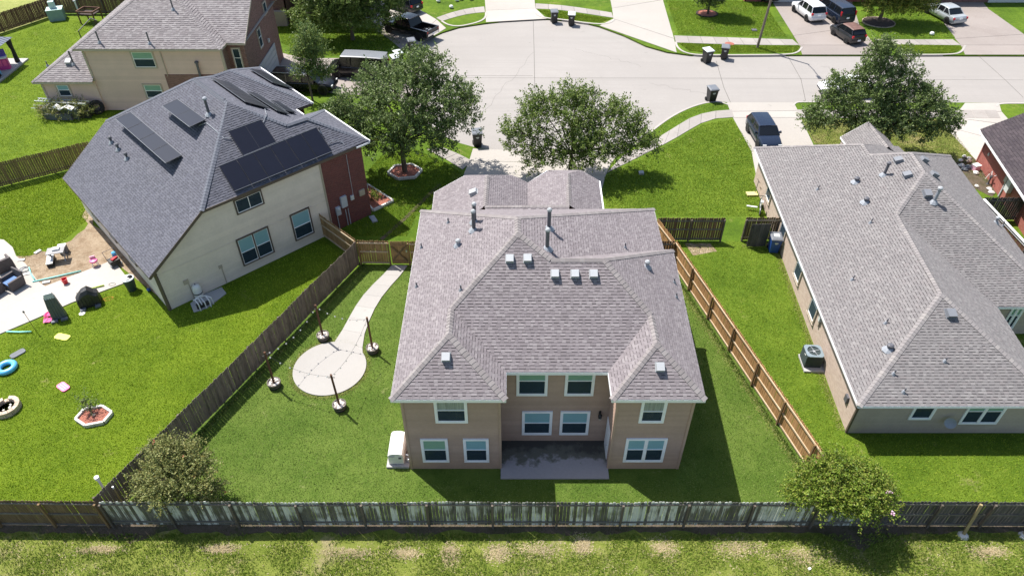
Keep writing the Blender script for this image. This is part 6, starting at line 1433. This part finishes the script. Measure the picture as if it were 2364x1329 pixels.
# ================================================================ LEFT YARD OBJECTS
def single(name, mb, mat, label, cat, loc=(0, 0, 0), rz=0, smooth=False, group=None):
    o = mb.build(name, mat, None, smooth); o.location = loc; o.rotation_euler = (0, 0, rz); return tag(o, label, cat, group)
m = MB(); m.lathe([(.38 + .15 * math.cos(a), .15 + .15 * math.sin(a)) for a in [2 * pi * k / 12 for k in range(12)]], 28, closed=True); single('swim_ring', m, 'blue_float', 'blue inflatable swim ring lying on the left lawn', 'swim ring', gp((-26.771,25.637)), smooth=True)
def float_board(label, loc, rz, mat, L, W, stripes=None, th=.08):
    m = MB(); o = []
    for k in range(28):
        a = 2 * pi * k / 28; w_ = W / 2 * (1 - .16 * math.cos(2 * a) * 1) ; o.append((L / 2 * max(-1, min(1, 1.2 * math.cos(a))), w_ * max(-1, min(1, 1.3 * math.sin(a))) * (.85 + .15 * abs(math.cos(a)))))
    t = thing('pool_float', label, 'pool float', loc, rz); m.prism(o, .01, th); m.build('float_body', mat, t)
    if stripes:
        for k in range(3): MB().box((0, (k - 1) * W * .27, th + .004), (L * .7, W * .1, .008)).build('stripe', stripes, t)
    return t
float_board('yellow foam float on the left lawn near the covered grill', gp((-24.98,28.006)), -.25, 'yellow_float', .85, .42)
float_board('pink striped float lying in the middle of the left lawn', gp((-23.2,24.369)), -.6, 'pink_plastic', .72, .42, 'pink_pale')
t = float_board('grey folded float beside the blue swim ring', gp((-26.8,26.746)), .9, 'slate', .75, .4)
def noodle(label, pts, mat): single('pool_noodle', MB().tube(pts, .042, 8), mat, label, 'pool noodle', smooth=True, group='pool noodles')
noodle('long teal pool noodle along the edge of the bare earth', [(-29,32.674,0.1), (-27.796,33.163,0.1), (-26.536,33.701,0.1)], 'noodle_teal')
noodle('short curved teal pool noodle on the bare earth beside the wicker chairs', [(-29.909,34.037,0.1), (-29.481,33.41,0.1), (-28.972,32.877,0.1)], 'noodle_teal')
noodle('teal pool noodle on the grass at the patio edge, far left', [(-28.269,28.385,0.1), (-27.524,28.35,0.1), (-26.888,28.385,0.1)], 'noodle_teal')
noodle('lime green noodle under the covered barbecue', [(-25.725,31.778,0.12), (-24.521,32.33,0.12)], 'noodle_lime')
t = thing('bucket', 'red plastic bucket on the pale patio', 'bucket', gp((-26.958,32.59), .06))
MB().lathe([(.13, 0), (.17, .34), (.185, .34), (.155, .33), (.12, .03), (0, .03)], 14).build('pail', 'red_plastic', t); MB().tube([(-.18, 0, .33), (0, -.15, .28), (.18, 0, .33)], .01, 5).build('handle', 'pvc_white', t)
def cover(label, loc, rz, L, W, H, mat, topmat=None, hump=.3, feet=True):
    t = thing('covered_barbecue', label, 'barbecue', loc, rz)
    R = []
    for x, k, hh in ((-L / 2, .9, H * .55), (-L * .42, 1, H * .62), (-L * .15, .95, H * (1 - hump * .3)), (L * .12, .95, H), (L * .36, 1, H * .74), (L / 2, .92, H * .66)):
        rr = random.Random(int(x * 100)); P = [(W / 2 * k * 1.08, 0), (W / 2 * k * 1.02, hh * .4), (W / 2 * k * .96, hh * .78), (W * .3 * k, hh * .97), (0, hh)]
        R.append([(x + rr.uniform(-.02, .02), y, z) for y, z in half(P[::-1])[:]])
    m = MB(); m.loft(R); m.build('cover', mat, t, smooth=False)
    m = MB()
    for k in range(7):
        x = -L / 2 + L * (k + .5) / 7
        for s_ in (-1, 1): m.tube([(x, s_ * W * .55, .02), (x + .03, s_ * W * .53, H * .35), (x, s_ * W * .47, H * .6)], .025, 5)
    m.build('cover_fold', mat, t, kind='stuff')
    if feet:
        for s_ in (-1, 1): MB().box((s_ * L * .34, -W * .62, .05), (.3, .34, .1)).build('paver', 'slate', t)
    return t
cover('black covered barbecue on pavers at the patio edge', gp((-24.681,30.836), .03), .45, 1.15, .75, 1.15, 'cover_black')
t = thing('covered_lounger', 'folded lounger under a long grey cover leaning at the patio edge', 'lounger', gp((-25.864,29.546), .03), .45)
m = MB(); m.loft([[(-.36, -.1, 0), (.36, -.1, 0), (.36, .35, 0), (-.36, .35, 0)], [(-.33, .0, .9), (.33, .0, .9), (.3, .3, .9), (-.3, .3, .9)], [(-.27, .1, 1.55), (.27, .1, 1.55), (.25, .3, 1.5), (-.25, .3, 1.5)]]); m.build('cover', 'cover_grey', t)
m = MB(); m.loft([[(-.29, .06, 1.4), (.29, .06, 1.4), (.27, .32, 1.36), (-.27, .32, 1.36)], [(-.2, .14, 1.72), (.2, .14, 1.72), (.2, .26, 1.72), (-.2, .26, 1.72)]]); m.build('cover_top', 'cover_silver', t)
m = MB()
for k in range(5): x = -.28 + k * .14; m.tube([(x, -.11, .05), (x * .95, -.04, .8), (x * .85, .07, 1.45)], .02, 5)
m.build('cover_fold', 'cover_grey', t, kind='stuff')
for s_ in (-1, 1): MB().box((s_ * .25, -.25, .05), (.34, .2, .1)).build('paver', 'slate', t)
def wchair(label, loc, rz, cush):
    t = thing('wicker_chair', label, 'chair', loc, rz, 'wicker patio chairs')
    MB().box((0, 0, .2), (.85, .8, .3)).build('seat', 'wicker', t)
    m = MB(); m.beam((0, .4, .15), (0, .52, .95), .9, .1, up=(0, 1, 0)); m.build('backrest', 'wicker', t)
    for s_ in (-1, 1): MB().box((s_ * .43, 0, .38), (.12, .86, .6)).build('armrest', 'wicker', t)
    MB().box((0, -.04, .4), (.72, .74, .12)).build('cushion', cush, t)
    return t
wchair('dark wicker armchair with light blue cushion on the far left patio', gp((-29.876,32.31), .06), math.radians(-28), 'cushion_blue')
wchair('dark wicker armchair with striped shade standing behind the blue cushioned chair', gp((-31.33,33.948), .06), math.radians(-130), 'wicker')
wchair('wicker armchair with blue cushion cut off by the left edge', gp((-30.781,31.68), .06), math.radians(-28), 'cushion_blue')
t = thing('picnic_table', 'grey plank table with a white box on top on the bare earth bed', 'table', gp((-28.429,34.89), .03), .28)
for k in range(5): MB().box((0, -.28 + k * .14, .72), (1.0, .13, .04)).build('plank', 'plank_grey', t)
for sx in (-1, 1):
    MB().beam((sx * .38, -.3, 0), (sx * .38, .3, .7), .06, .06).build('leg', 'plank_grey', t); MB().beam((sx * .38, .3, 0), (sx * .38, -.3, .7), .06, .06).build('leg', 'plank_grey', t)
single('white_box', MB().box((0, 0, .8), (.4, .28, .1)), 'white_fabric', 'flat white box lying on the grey plank table', 'box', gp((-28.416,34.977), .03), .3)
def small_box(label, loc, rz, size, mat, name='bench_box', lid='white_fabric'):
    t = thing(name, label, 'storage box', loc, rz); MB().box((0, 0, size[2] / 2), size).build('box_body', mat, t); MB().box((0, 0, size[2] + .02), (size[0] * 1.05, size[1] * 1.05, .05)).build('box_lid', lid, t); return t
small_box('white topped cabinet beside the grey plank table', gp((-28.485,35.639), .03), .3, (.45, .38, .5), 'slate')
small_box('long white topped low bench in front of the plank table', gp((-28.799,34.587), .03), 1.95, (1.0, .36, .26), 'cover_black')
for (px, py), rz, l_ in (((88, 583), 1.1, 'loose paver at the grass edge above the bare earth'), ((50, 602), .2, 'tilted paver beside the curved patio edge'), ((64, 634), .4, 'pale paver near the short curved noodle'), ((108, 653), .3, 'pale paver between noodle and red bucket')):
    q = {88: (-30.196,35.639), 50: (-30.81,34.803), 64: (-29.731,33.447), 108: (-28.177,32.67)}[px]
    single('paver', MB().box((0, 0, .04), (.42, .2, .07)), 'stone_white', l_, 'paver', gp(q, .03), rz, group='loose pavers on the bare earth')
t = thing('toy_chair', 'pink child chair with white seat at the corner of the bare earth', 'toy chair', gp((-25.9,34.287), .06), .5)
MB().lathe([(.0, .3), (.2, .3), (.24, .36), (.22, .42), (0, .46)], 12).build('seat', 'pink_plastic', t); MB().box((0, .16, .48), (.3, .06, .28)).build('backrest', 'pink_pale', t)
for sx in (-1, 1):
    for sy in (-1, 1): MB().tube([(sx * .1, sy * .1, .32), (sx * .17, sy * .15, 0)], .02, 5).build('leg', 'pvc_white', t)
t = thing('push_cart', 'jumble of a black folding cart with red and blue bits by the house wall', 'cart', gp((-24.695,34.372), .06), .8)
MB().box((0, 0, .28), (.6, .5, .3)).build('basket', 'cover_black', t); MB().tube([(-.3, .25, .3), (-.35, .4, .9), (.35, .4, .9), (.3, .25, .3)], .02, 6).build('handle', 'pipe_dark', t); MB().box((.05, -.05, .48), (.4, .16, .1), rz=.4).build('red_bundle', 'red_plastic', t); MB().lathe([(.13, 0), (.13, .28), (.06, .34)], 10, (.2, .25, .42)).build('water_jug', 'blue_float', t)
for sx in (-1, 1): MB().tube([(sx * .28, -.2, .1), (sx * .34, -.2, .1)], .1, 10).build('wheel', 'vent_grey', t)
t = thing('rubbish_bin', 'round dark green rubbish bin stuffed with bags at the corner of the cream house', 'bin', gp((-22.741,32.072)), 0)
MB().lathe([(.25, 0), (.33, .82), (.355, .82), (.355, .88), (.32, .88), (.3, .8), (0, .78)], 18).build('barrel', 'bin_green', t); MB().lathe([(.34, .84), (.37, .86), (.35, .9)], 18).build('rim', 'lid_pale', t)
for q, mm in (((-.1, 0, .88), 'white_fabric'), ((.12, .08, .9), 'cover_black'), ((.05, -.14, .88), 'white_fabric')): MB().lathe([(.001, -.1), (.13, -.04), (.15, .05), (.05, .14), (.001, .15)], 8, q).build('bag', mm, t)
t = thing('pool_filter', 'cream pool filter tank on a grey slab against the cream house wall', 'pool filter', gp((-18.433,31.293)), .3)
MB().lathe([(.24, .1), (.26, .2), (.26, .8), (.22, .95), (.12, 1.03), (0, 1.05)], 16).build('tank', 'generator_white', t, smooth=True); MB().lathe([(.265, .44), (.275, .44), (.275, .5), (.265, .5)], 16, closed=True).build('clamp_band', 'black_plastic', t); MB().lathe([(.03, 1.04), (.03, 1.12), (0, 1.13)], 8).build('gauge', 'pipe_dark', t); MB().lathe([(.2, 0), (.24, .12)], 12).build('tank_base', 'generator_white', t)
t = thing('pool_pump', 'black pool pump under white pipework in front of the filter tank', 'pool pump', gp((-17.93,30.536)), .75)
MB().tube([(-.3, 0, .18), (.3, 0, .18)], .13, 10).build('motor', 'black_plastic', t); MB().lathe([(.12, 0), (.12, .3), (.14, .32), (.1, .36)], 10, (-.28, 0, .05)).build('strainer', 'black_plastic', t)
for k, pts in enumerate(([(-.3, -.2, 0), (-.3, -.2, .5), (-.3, .3, .55), (.1, .35, .6)], [(.05, -.2, .0), (.05, -.2, .42), (.05, .3, .5)], [(.3, -.25, 0), (.32, -.22, .45), (.32, .25, .5), (0, .3, .62)], [(-.1, -.1, .3), (-.1, .25, .55), (-.4, .3, .55)], [(.5, -.15, 0), (.5, -.12, .5), (.3, .2, .56)])): MB().tube(pts, .035, 7).build('pipe', 'pvc_white', t)
sheet('equipment_pad', [(-18.815,30.761),(-18.484,31.447),(-17.442,32.23),(-16.989,31.68),(-17.73,30.387),(-18.361,30.018)], .06, 'pad_concrete')
t = thing('garden_torch', 'thin bamboo torch stuck at the patio edge on the left', 'torch', gp((-26.794,28.59)), 0)
MB().tube([(0, 0, 0), (-.06, .02, 1.35)], .014, 5).build('stake', 'pole_wood', t); MB().lathe([(.02, 1.3), (.055, 1.36), (.04, 1.46)], 8, (-.06, .02, 0)).build('burner', 'pipe_dark', t)
for q, c_, l_ in (((-26.633,29.799), 'pink_plastic', 'crumpled pink towel by the grey covered lounger'), ((-26.427,29.33), 'pink_plastic', 'second crumpled pink cloth on the grass below the towel')):
    m = MB(); rr = random.Random(int(q[0] * 10)); n = 6
    for i in range(n):
        for j in range(n): m.v.append(((i - 2.5) * .09, (j - 2.5) * .08, .03 + rr.random() * .1))
    for i in range(n - 1):
        for j in range(n - 1): m.f.append((i * n + j, (i + 1) * n + j, (i + 1) * n + j + 1, i * n + j + 1))
    single('towel', m, c_, l_, 'towel', gp(q, .02), .4)
m = MB(); m.lathe([(.0, .02), (.16, .02), (.17, .035), (0, .045)], 12); single('disc_toy', m, 'generator_white', 'small white disc on the grass below the barbecue', 'toy disc', gp((-24.781,29.945)))
m = MB(); m.tube([(.25 * math.cos(k * .45) * (1 + .2 * math.sin(k)), .16 * math.sin(k * .45), .02) for k in range(24)], .012, 4); single('hose', m, 'orange_cord', 'thin orange cord loops on the grass beside the barbecue', 'cord', gp((-23.828,31.217)), .3)
m = MB(); m.tube([(.2 * math.cos(k * .4), .13 * math.sin(k * .4), .075) for k in range(18)], .01, 4); single('cable_loop', m, 'pipe_dark', 'dark cable loop lying on the patio near the green bin', 'cord', gp((-24.104,32.469)))
single('ball', MB().lathe([(.001, 0), (.1, .05), (.12, .12), (.1, .2), (.001, .24)], 10), 'bin_blue', 'blue ball at the foot of the cream house corner', 'ball', gp((-21.668,31.914)), smooth=True)
m = MB()
for k in range(10): m.tube([(.1 + .3 * math.cos(k + j * .5) * (.5 + .05 * k), .25 * math.sin(k + j * .5), .04 + .01 * k) for j in range(9)], .012, 4)
single('coiled_hose', m, 'vent_grey', 'tangle of grey hose beside the wicker chairs', 'hose', gp((-30.165,33.822), .03))
t = thing('pvc_vent', 'white capped pipe by the corner where the grey diagonal fence meets the back fence', 'pipe', (-17.75, 17.6, 0))
MB().tube([(0, 0, 0), (0, 0, 1.9)], .05, 8).build('pipe', 'pvc_white', t); MB().lathe([(.05, 1.85), (.1, 1.88), (.1, 2.02), (0, 2.04)], 12).build('pipe_cap', 'pvc_white', t)
t = thing('marker_post', 'slim yellowish marker post with white bands in the lower left fence corner', 'post', (-17.0, 17.25, 0))
MB().tube([(0, 0, 0), (-.02, .05, 1.75)], .035, 7).build('post', 'post_yellow', t)
for z in (.25, 1.7): MB().tube([(-.02 * z / 1.75, .05 * z / 1.75, z - .06), (-.02 * z / 1.75, .05 * z / 1.75, z + .06)], .042, 7).build('band', 'pvc_white', t)
single('stake', MB().tube([(0, 0, 0), (.12, -.25, .5)], .014, 5), 'post_yellow', 'thin pale stake in front of the back fence at lower left', 'stake', gp((-16.391,15.907)))
# ---- beside the beige house
t = thing('scrap_heap', 'grey heap of covered scrap under the vines and ladder beside the beige house', 'scrap heap', gp((-37.06,53.846)), -.05)
for c_, sz_, rz_, mt_ in (((-.9, .3, .4), (1.6, 1.1, .8), .1, 'slate'), ((.7, .25, .45), (1.5, 1.2, .9), -.1, 'cover_grey'), ((1.7, .3, .3), (.9, 1.0, .6), .2, 'cover_black'), ((-.2, -.35, .25), (2.2, .5, .5), 0, 'slate')): MB().box(c_, sz_, rz_).build('scrap_bundle', mt_, t)
t = thing('ladder', 'aluminium ladder lying on the vine covered heap', 'ladder', (0, 0, 0)); A = Vector((*(-39.407,54.605), 1.15)); B = Vector((*(-34.855,53.981), 1.2)); d_ = (B - A).normalized(); s_ = Vector((-d_.y, d_.x, 0)) * .24
t.location = A
for q in (s_, -s_): MB().beam(A + q, B + q, .05, .1).build('side_rail', 'aluminium', t, world=True)
for k in range(14): p = A.lerp(B, (k + .6) / 14.2); MB().beam(p + s_, p - s_, .035, .035).build('rung', 'aluminium', t, world=True)
t = thing('folding_chair', 'white folding lounger dumped on the vine covered heap', 'chair', (*(-36.577,53.46), .9), -.1)
for x, rx in ((-.55, .5), (-.05, -.35), (.5, .3)): MB().box((x, 0, .12 + abs(rx) * .1), (.5, .5, .05), m=Matrix.Rotation(rx, 3, 'Y')).build('sling', 'white_fabric', t)
for s__ in (-1, 1): MB().tube([(-.8, s__ * .27, .3), (-.3, s__ * .27, .0), (.2, s__ * .27, .3), (.75, s__ * .27, .0)], .02, 6).build('chair_frame', 'aluminium', t)
t = thing('wheelbarrow', 'rusty tray with pale handles at the left end of the heap', 'wheelbarrow', (*(-38.742,54.205), .5), .1)
MB().loft([[(-.3, -.2, 0), (.3, -.2, 0), (.3, .2, 0), (-.3, .2, 0)], [(-.45, -.3, .22), (.45, -.3, .22), (.45, .3, .22), (-.45, .3, .22)]], cap=False).poly([(-.3, -.2, .01), (.3, -.2, .01), (.3, .2, .01), (-.3, .2, .01)]).build('tray', 'rust', t)
for s__ in (-1, 1): MB().tube([(-.9, s__ * .25, .28), (.5, s__ * .25, .18)], .022, 6).build('handle', 'aluminium', t)
m = MB(); m.lathe([(.42 + .17 * math.cos(a), .17 * math.sin(a)) for a in [2 * pi * k / 10 for k in range(10)]], 22, closed=True); o = single('old_tyre', m, 'tyre_junk', 'old black tyre leaning on the beige house wall', 'tyre', (*(-34.557,54.457), .55), 0, True); o.rotation_euler = (math.radians(68), 0, .5)
# ---- top left corner
t = thing('utility_cabinet', 'green utility cabinet with a smaller box on top at the top left fence', 'cabinet', gp((-48.186,75.668)), .35)
MB().box((0, 0, .55), (1.5, 1.2, 1.1)).build('cabinet_body', 'transformer_green', t); MB().box((0, 0, 1.13), (1.56, 1.26, .06)).build('cabinet_lid', 'transformer_top', t); MB().box((-.1, .1, 1.5), (.55, .5, .7)).build('upper_box', 'transformer_top', t)
single('white_post', MB().lathe([(.1, 0), (.1, 1.35), (.17, 1.36), (.17, 1.46), (0, 1.48)], 10), 'pvc_white', 'white capped post between the green cabinet and the wooden frame', 'post', gp((-46.625,77.18)))
t = thing('raised_planter', 'red-brown square timber frame on legs beside the beige house', 'planter', gp((-44.167,74.808), 0), -.15)
for a, b in (((-.9, -.7), (.9, -.7)), ((.9, -.7), (.9, .7)), ((.9, .7), (-.9, .7)), ((-.9, .7), (-.9, -.7))): MB().beam((*a, 1.3), (*b, 1.3), .1, .14).build('frame_board', 'wood_redbrown', t)
for a in ((-.85, -.65), (.85, -.65), (.85, .65), (-.85, .65)): MB().box((*a, .65), (.1, .1, 1.3)).build('leg', 'wood_redbrown', t)
MB().box((0, 0, 1.0), (1.7, 1.3, .1)).build('tray', 'mulch_dark', t)
t = thing('stair_railing', 'dark metal stair railing with pickets beside the beige house', 'railing', (*(-44.169,71.735), 0))
A = Vector((*(-43.143,70.099), .9)); B = Vector((*(-42.977,72.696), 1.2)); C_ = B + Vector((.9, -.6, 0))
MB().beam(A, B, .07, .07).build('handrail', 'barrel_hoop', t, world=True); MB().beam(B, C_, .07, .07).build('handrail', 'barrel_hoop', t, world=True); MB().tube([A, A - Vector((0, 0, .9))], .05, 6).build('newel', 'barrel_hoop', t, world=True)
for k in range(6): p = B.lerp(C_, k / 5); MB().tube([p, p - Vector((0, 0, 1.0))], .025, 5).build('baluster', 'barrel_hoop', t, world=True)
t = thing('gazebo', 'metal roofed gazebo with dark curtains on a slab at the left edge', 'gazebo', (-48.2, 62.9, 0))
MB().box((0, -.6, .07), (4.4, 6.0, .15)).build('slab', 'pad_concrete', t)
for sx in (-1, 1):
    for sy in (-1, 1): MB().box((sx * 1.7, sy * 1.7, 1.2), (.12, .12, 2.3)).build('post', 'barrel_hoop', t)
m = MB(); m.poly([(-1.95, -1.95, 2.35), (1.95, -1.95, 2.35), (.3, -.3, 3.1), (-.3, -.3, 3.1)]); m.poly([(1.95, -1.95, 2.35), (1.95, 1.95, 2.35), (.3, .3, 3.1), (.3, -.3, 3.1)]); m.poly([(1.95, 1.95, 2.35), (-1.95, 1.95, 2.35), (-.3, .3, 3.1), (.3, .3, 3.1)]); m.poly([(-1.95, 1.95, 2.35), (-1.95, -1.95, 2.35), (-.3, -.3, 3.1), (-.3, .3, 3.1)]); m.poly([(-.3, -.3, 3.1), (.3, -.3, 3.1), (.3, .3, 3.1), (-.3, .3, 3.1)])
rf = m.build('roof', 'metal_roof', t)
m = MB()
for k in range(11): y = -1.8 + k * .36; f_ = max(.3, abs(y)); m.beam((1.95, y, 2.37), (f_ if f_ < 1.95 else 1.95, y, 2.37 + (1.95 - f_) * .4545 + .005), .04, .03)
m.build('roof_rib', 'metal_roof', rf)
for sx, sy in ((1, 1), (1, -1)):
    MB().lathe([(.3, 2.3), (.24, 1.7), (.14, 1.3), (.2, .8), (.26, .18)], 10, (sx * 1.62, sy * 1.62, 0), sx=.8).build('curtain', 'fabric_black', t)
t = thing('play_kitchen', 'pink and purple toy play kitchen under the gazebo edge', 'toy', (-46.9, 63.0, .15), .4)
MB().box((0, 0, .5), (.9, .6, 1.0)).build('cabinet', 'magenta', t); MB().box((0, 0, 1.05), (.95, .66, .1)).build('worktop', 'white_fabric', t); MB().box((0, .2, 1.4), (.9, .2, .6)).build('back_panel', 'purple_plastic', t)
for k in (-1, 1): MB().box((k * .2, -.31, .6), (.3, .03, .5)).build('cupboard_door', 'pink_plastic', t)
t = thing('toy_box', 'blue and black toy pile beside the pink play kitchen', 'toy', (-47.0, 61.4, .15), .2); MB().box((0, 0, .3), (.9, .7, .6)).build('chest', 'blue_float', t); MB().box((.3, -.5, .3), (.6, .5, .5), rz=.4).build('crate', 'cover_black', t)
# ---- right side
t = thing('bicycle', 'white folding tricycle parked on the grass against the pale brick wall', 'bicycle', gp((16.986,40.304)), math.radians(75))
for x in (-.5, .5): m = MB(); m.lathe([(.3 + .03 * math.cos(a), .03 * math.sin(a)) for a in [2 * pi * k / 6 for k in range(6)]], 20, closed=True); w_ = m.build('wheel', 'rubber', t); w_.location = (x, 0, .33); w_.rotation_euler = (pi / 2, 0, 0); MB().lathe([(0, -.01), (.28, -.006), (.28, .006), (0, .01)], 12).build('rim', 'pipe_dark', w_)
MB().tube([(-.5, 0, .33), (-.1, 0, .35), (.35, 0, .7), (.5, 0, .33)], .03, 6).build('frame', 'pvc_white', t); MB().tube([(-.1, 0, .35), (-.22, 0, .85)], .025, 6).build('seat_post', 'pvc_white', t); MB().box((-.24, 0, .88), (.26, .18, .07)).build('saddle', 'pvc_white', t); MB().tube([(.35, 0, .7), (.3, 0, 1.0)], .022, 6).build('stem', 'pvc_white', t); MB().tube([(.22, -.3, 1.03), (.32, 0, 1.0), (.22, .3, 1.03)], .02, 6).build('handlebar', 'black_plastic', t); MB().box((-.1, .55, .3), (.12, .7, .06)).build('outrigger', 'pvc_white', t)
t = thing('kick_scooter', 'yellow wooden scooter deck with upright handle by the pale brick wall', 'scooter', gp((16.94,42.226)), .05)
MB().box((0, 0, .1), (.75, .45, .08)).build('deck', 'yellow_wood', t); MB().tube([(.25, .1, .1), (.32, .14, 1.05)], .025, 6).build('stem', 'pipe_dark', t); MB().tube([(.32, -.14, 1.05), (.32, .42, 1.05)], .02, 6).build('handlebar', 'black_plastic', t)
for x in (-.3, .3): MB().tube([(x, -.2, .05), (x, .2, .05)], .05, 8).build('wheel', 'rubber', t)
# stones and bits by the red brick house: each boulder its own thing
ST = [(2225, 363, .2, 'stone_white', 'pale flat stone at the grass tip, topmost of the border'), (2217, 372, .2, 'stone_white', 'pale stone second from the top of the border'), (2219, 384, .22, 'stone_white', 'white rounded stone at the left of the border'), (2236, 367, .18, 'stone_white', 'white upright stone next to the orange block'), (2236, 374, .22, 'stone_tan', 'orange tinged block among the white stones'), (2235, 388, .26, 'slate', 'grey boulder in the middle of the border'), (2226, 393, .24, 'slate', 'dark boulder left of the grey one'), (2252, 401, .24, 'stone_white', 'pale round boulder at the wall foot'), (2254, 431, .16, 'stone_white', 'small white stone near the grass, left of the pair'), (2283, 438, .2, 'stone_white', 'white stone by the grey fence, upper of the two'), (2288, 446, .2, 'stone_white', 'white stone by the grey fence, lower of the two')]
SQ = [(34.423,47.378),(33.887,46.808),(33.597,46.062),(34.662,47.123),(34.449,46.683),(33.997,45.817),(33.56,45.513),(34.159,45.032),(33.362,43.287),(34.064,42.892),(33.992,42.446)]
for (a, b, r_, mt_, l_), q in zip(ST, SQ):
    rr = random.Random(a); m = MB(); m.lathe([(.001, -.02), (r_, .04), (r_ * 1.05, r_ * .45), (r_ * .6, r_ * .85), (.001, r_ * .95)], 8, sx=rr.uniform(.8, 1.3), sy=rr.uniform(.7, 1.1))
    for i, v_ in enumerate(m.v): k = 1 + .12 * math.sin(i * 2.3 + a); m.v[i] = (v_[0] * k, v_[1] * k, v_[2])
    single('stone', m, mt_, l_, 'stone', gp(q), rr.random() * 3, group='stones bordering the red brick house')
small_box('pink and white striped block by the red brick wall', gp((34.361,45.574)), .3, (.5, .42, .4), 'pink_pale', 'striped_box')
t = thing('garden_statue', 'thin branching metal yard ornament by the red brick wall', 'ornament', gp((34.344,43.629)), .2)
MB().lathe([(.12, 0), (.06, .1), (.05, .5), (.14, .6), (.05, .75)], 8).build('stand', 'pipe_dark', t)
for k in range(6): a = k * 1.05; MB().tube([(0, 0, .6), (.3 * math.cos(a), .3 * math.sin(a), .9), (.45 * math.cos(a), .45 * math.sin(a), .5)], .022, 5).build('arm', 'pvc_white' if k % 2 else 'rust', t)
t = thing('hose_reel', 'dark wheel shaped hose reel standing against the red brick wall', 'hose reel', gp((34.98,45.332)), .2)
m = MB(); m.lathe([(.24 + .07 * math.cos(a), .07 * math.sin(a)) for a in [2 * pi * k / 8 for k in range(8)]], 16, closed=True); w_ = m.build('reel', 'pipe_dark', t); w_.location = (0, 0, .6); w_.rotation_euler = (pi / 2, 0, 1.3)
MB().tube([(0, 0, 0), (0, 0, .6)], .03, 6).build('stand', 'pipe_lead', t); MB().lathe([(0, -.02), (.17, -.02), (.17, .02), (0, .02)], 12, (0, 0, 0)).build('hub', 'lid_pale', w_)
# brick drain shoe by the electric boxes
single('splash_block', MB().box((0, 0, .05), (.35, .75, .1)), 'vent_grey', 'grey splash block under the white cable box at the red brick wall', 'splash block', gp((-9.362,39.234)), .5)
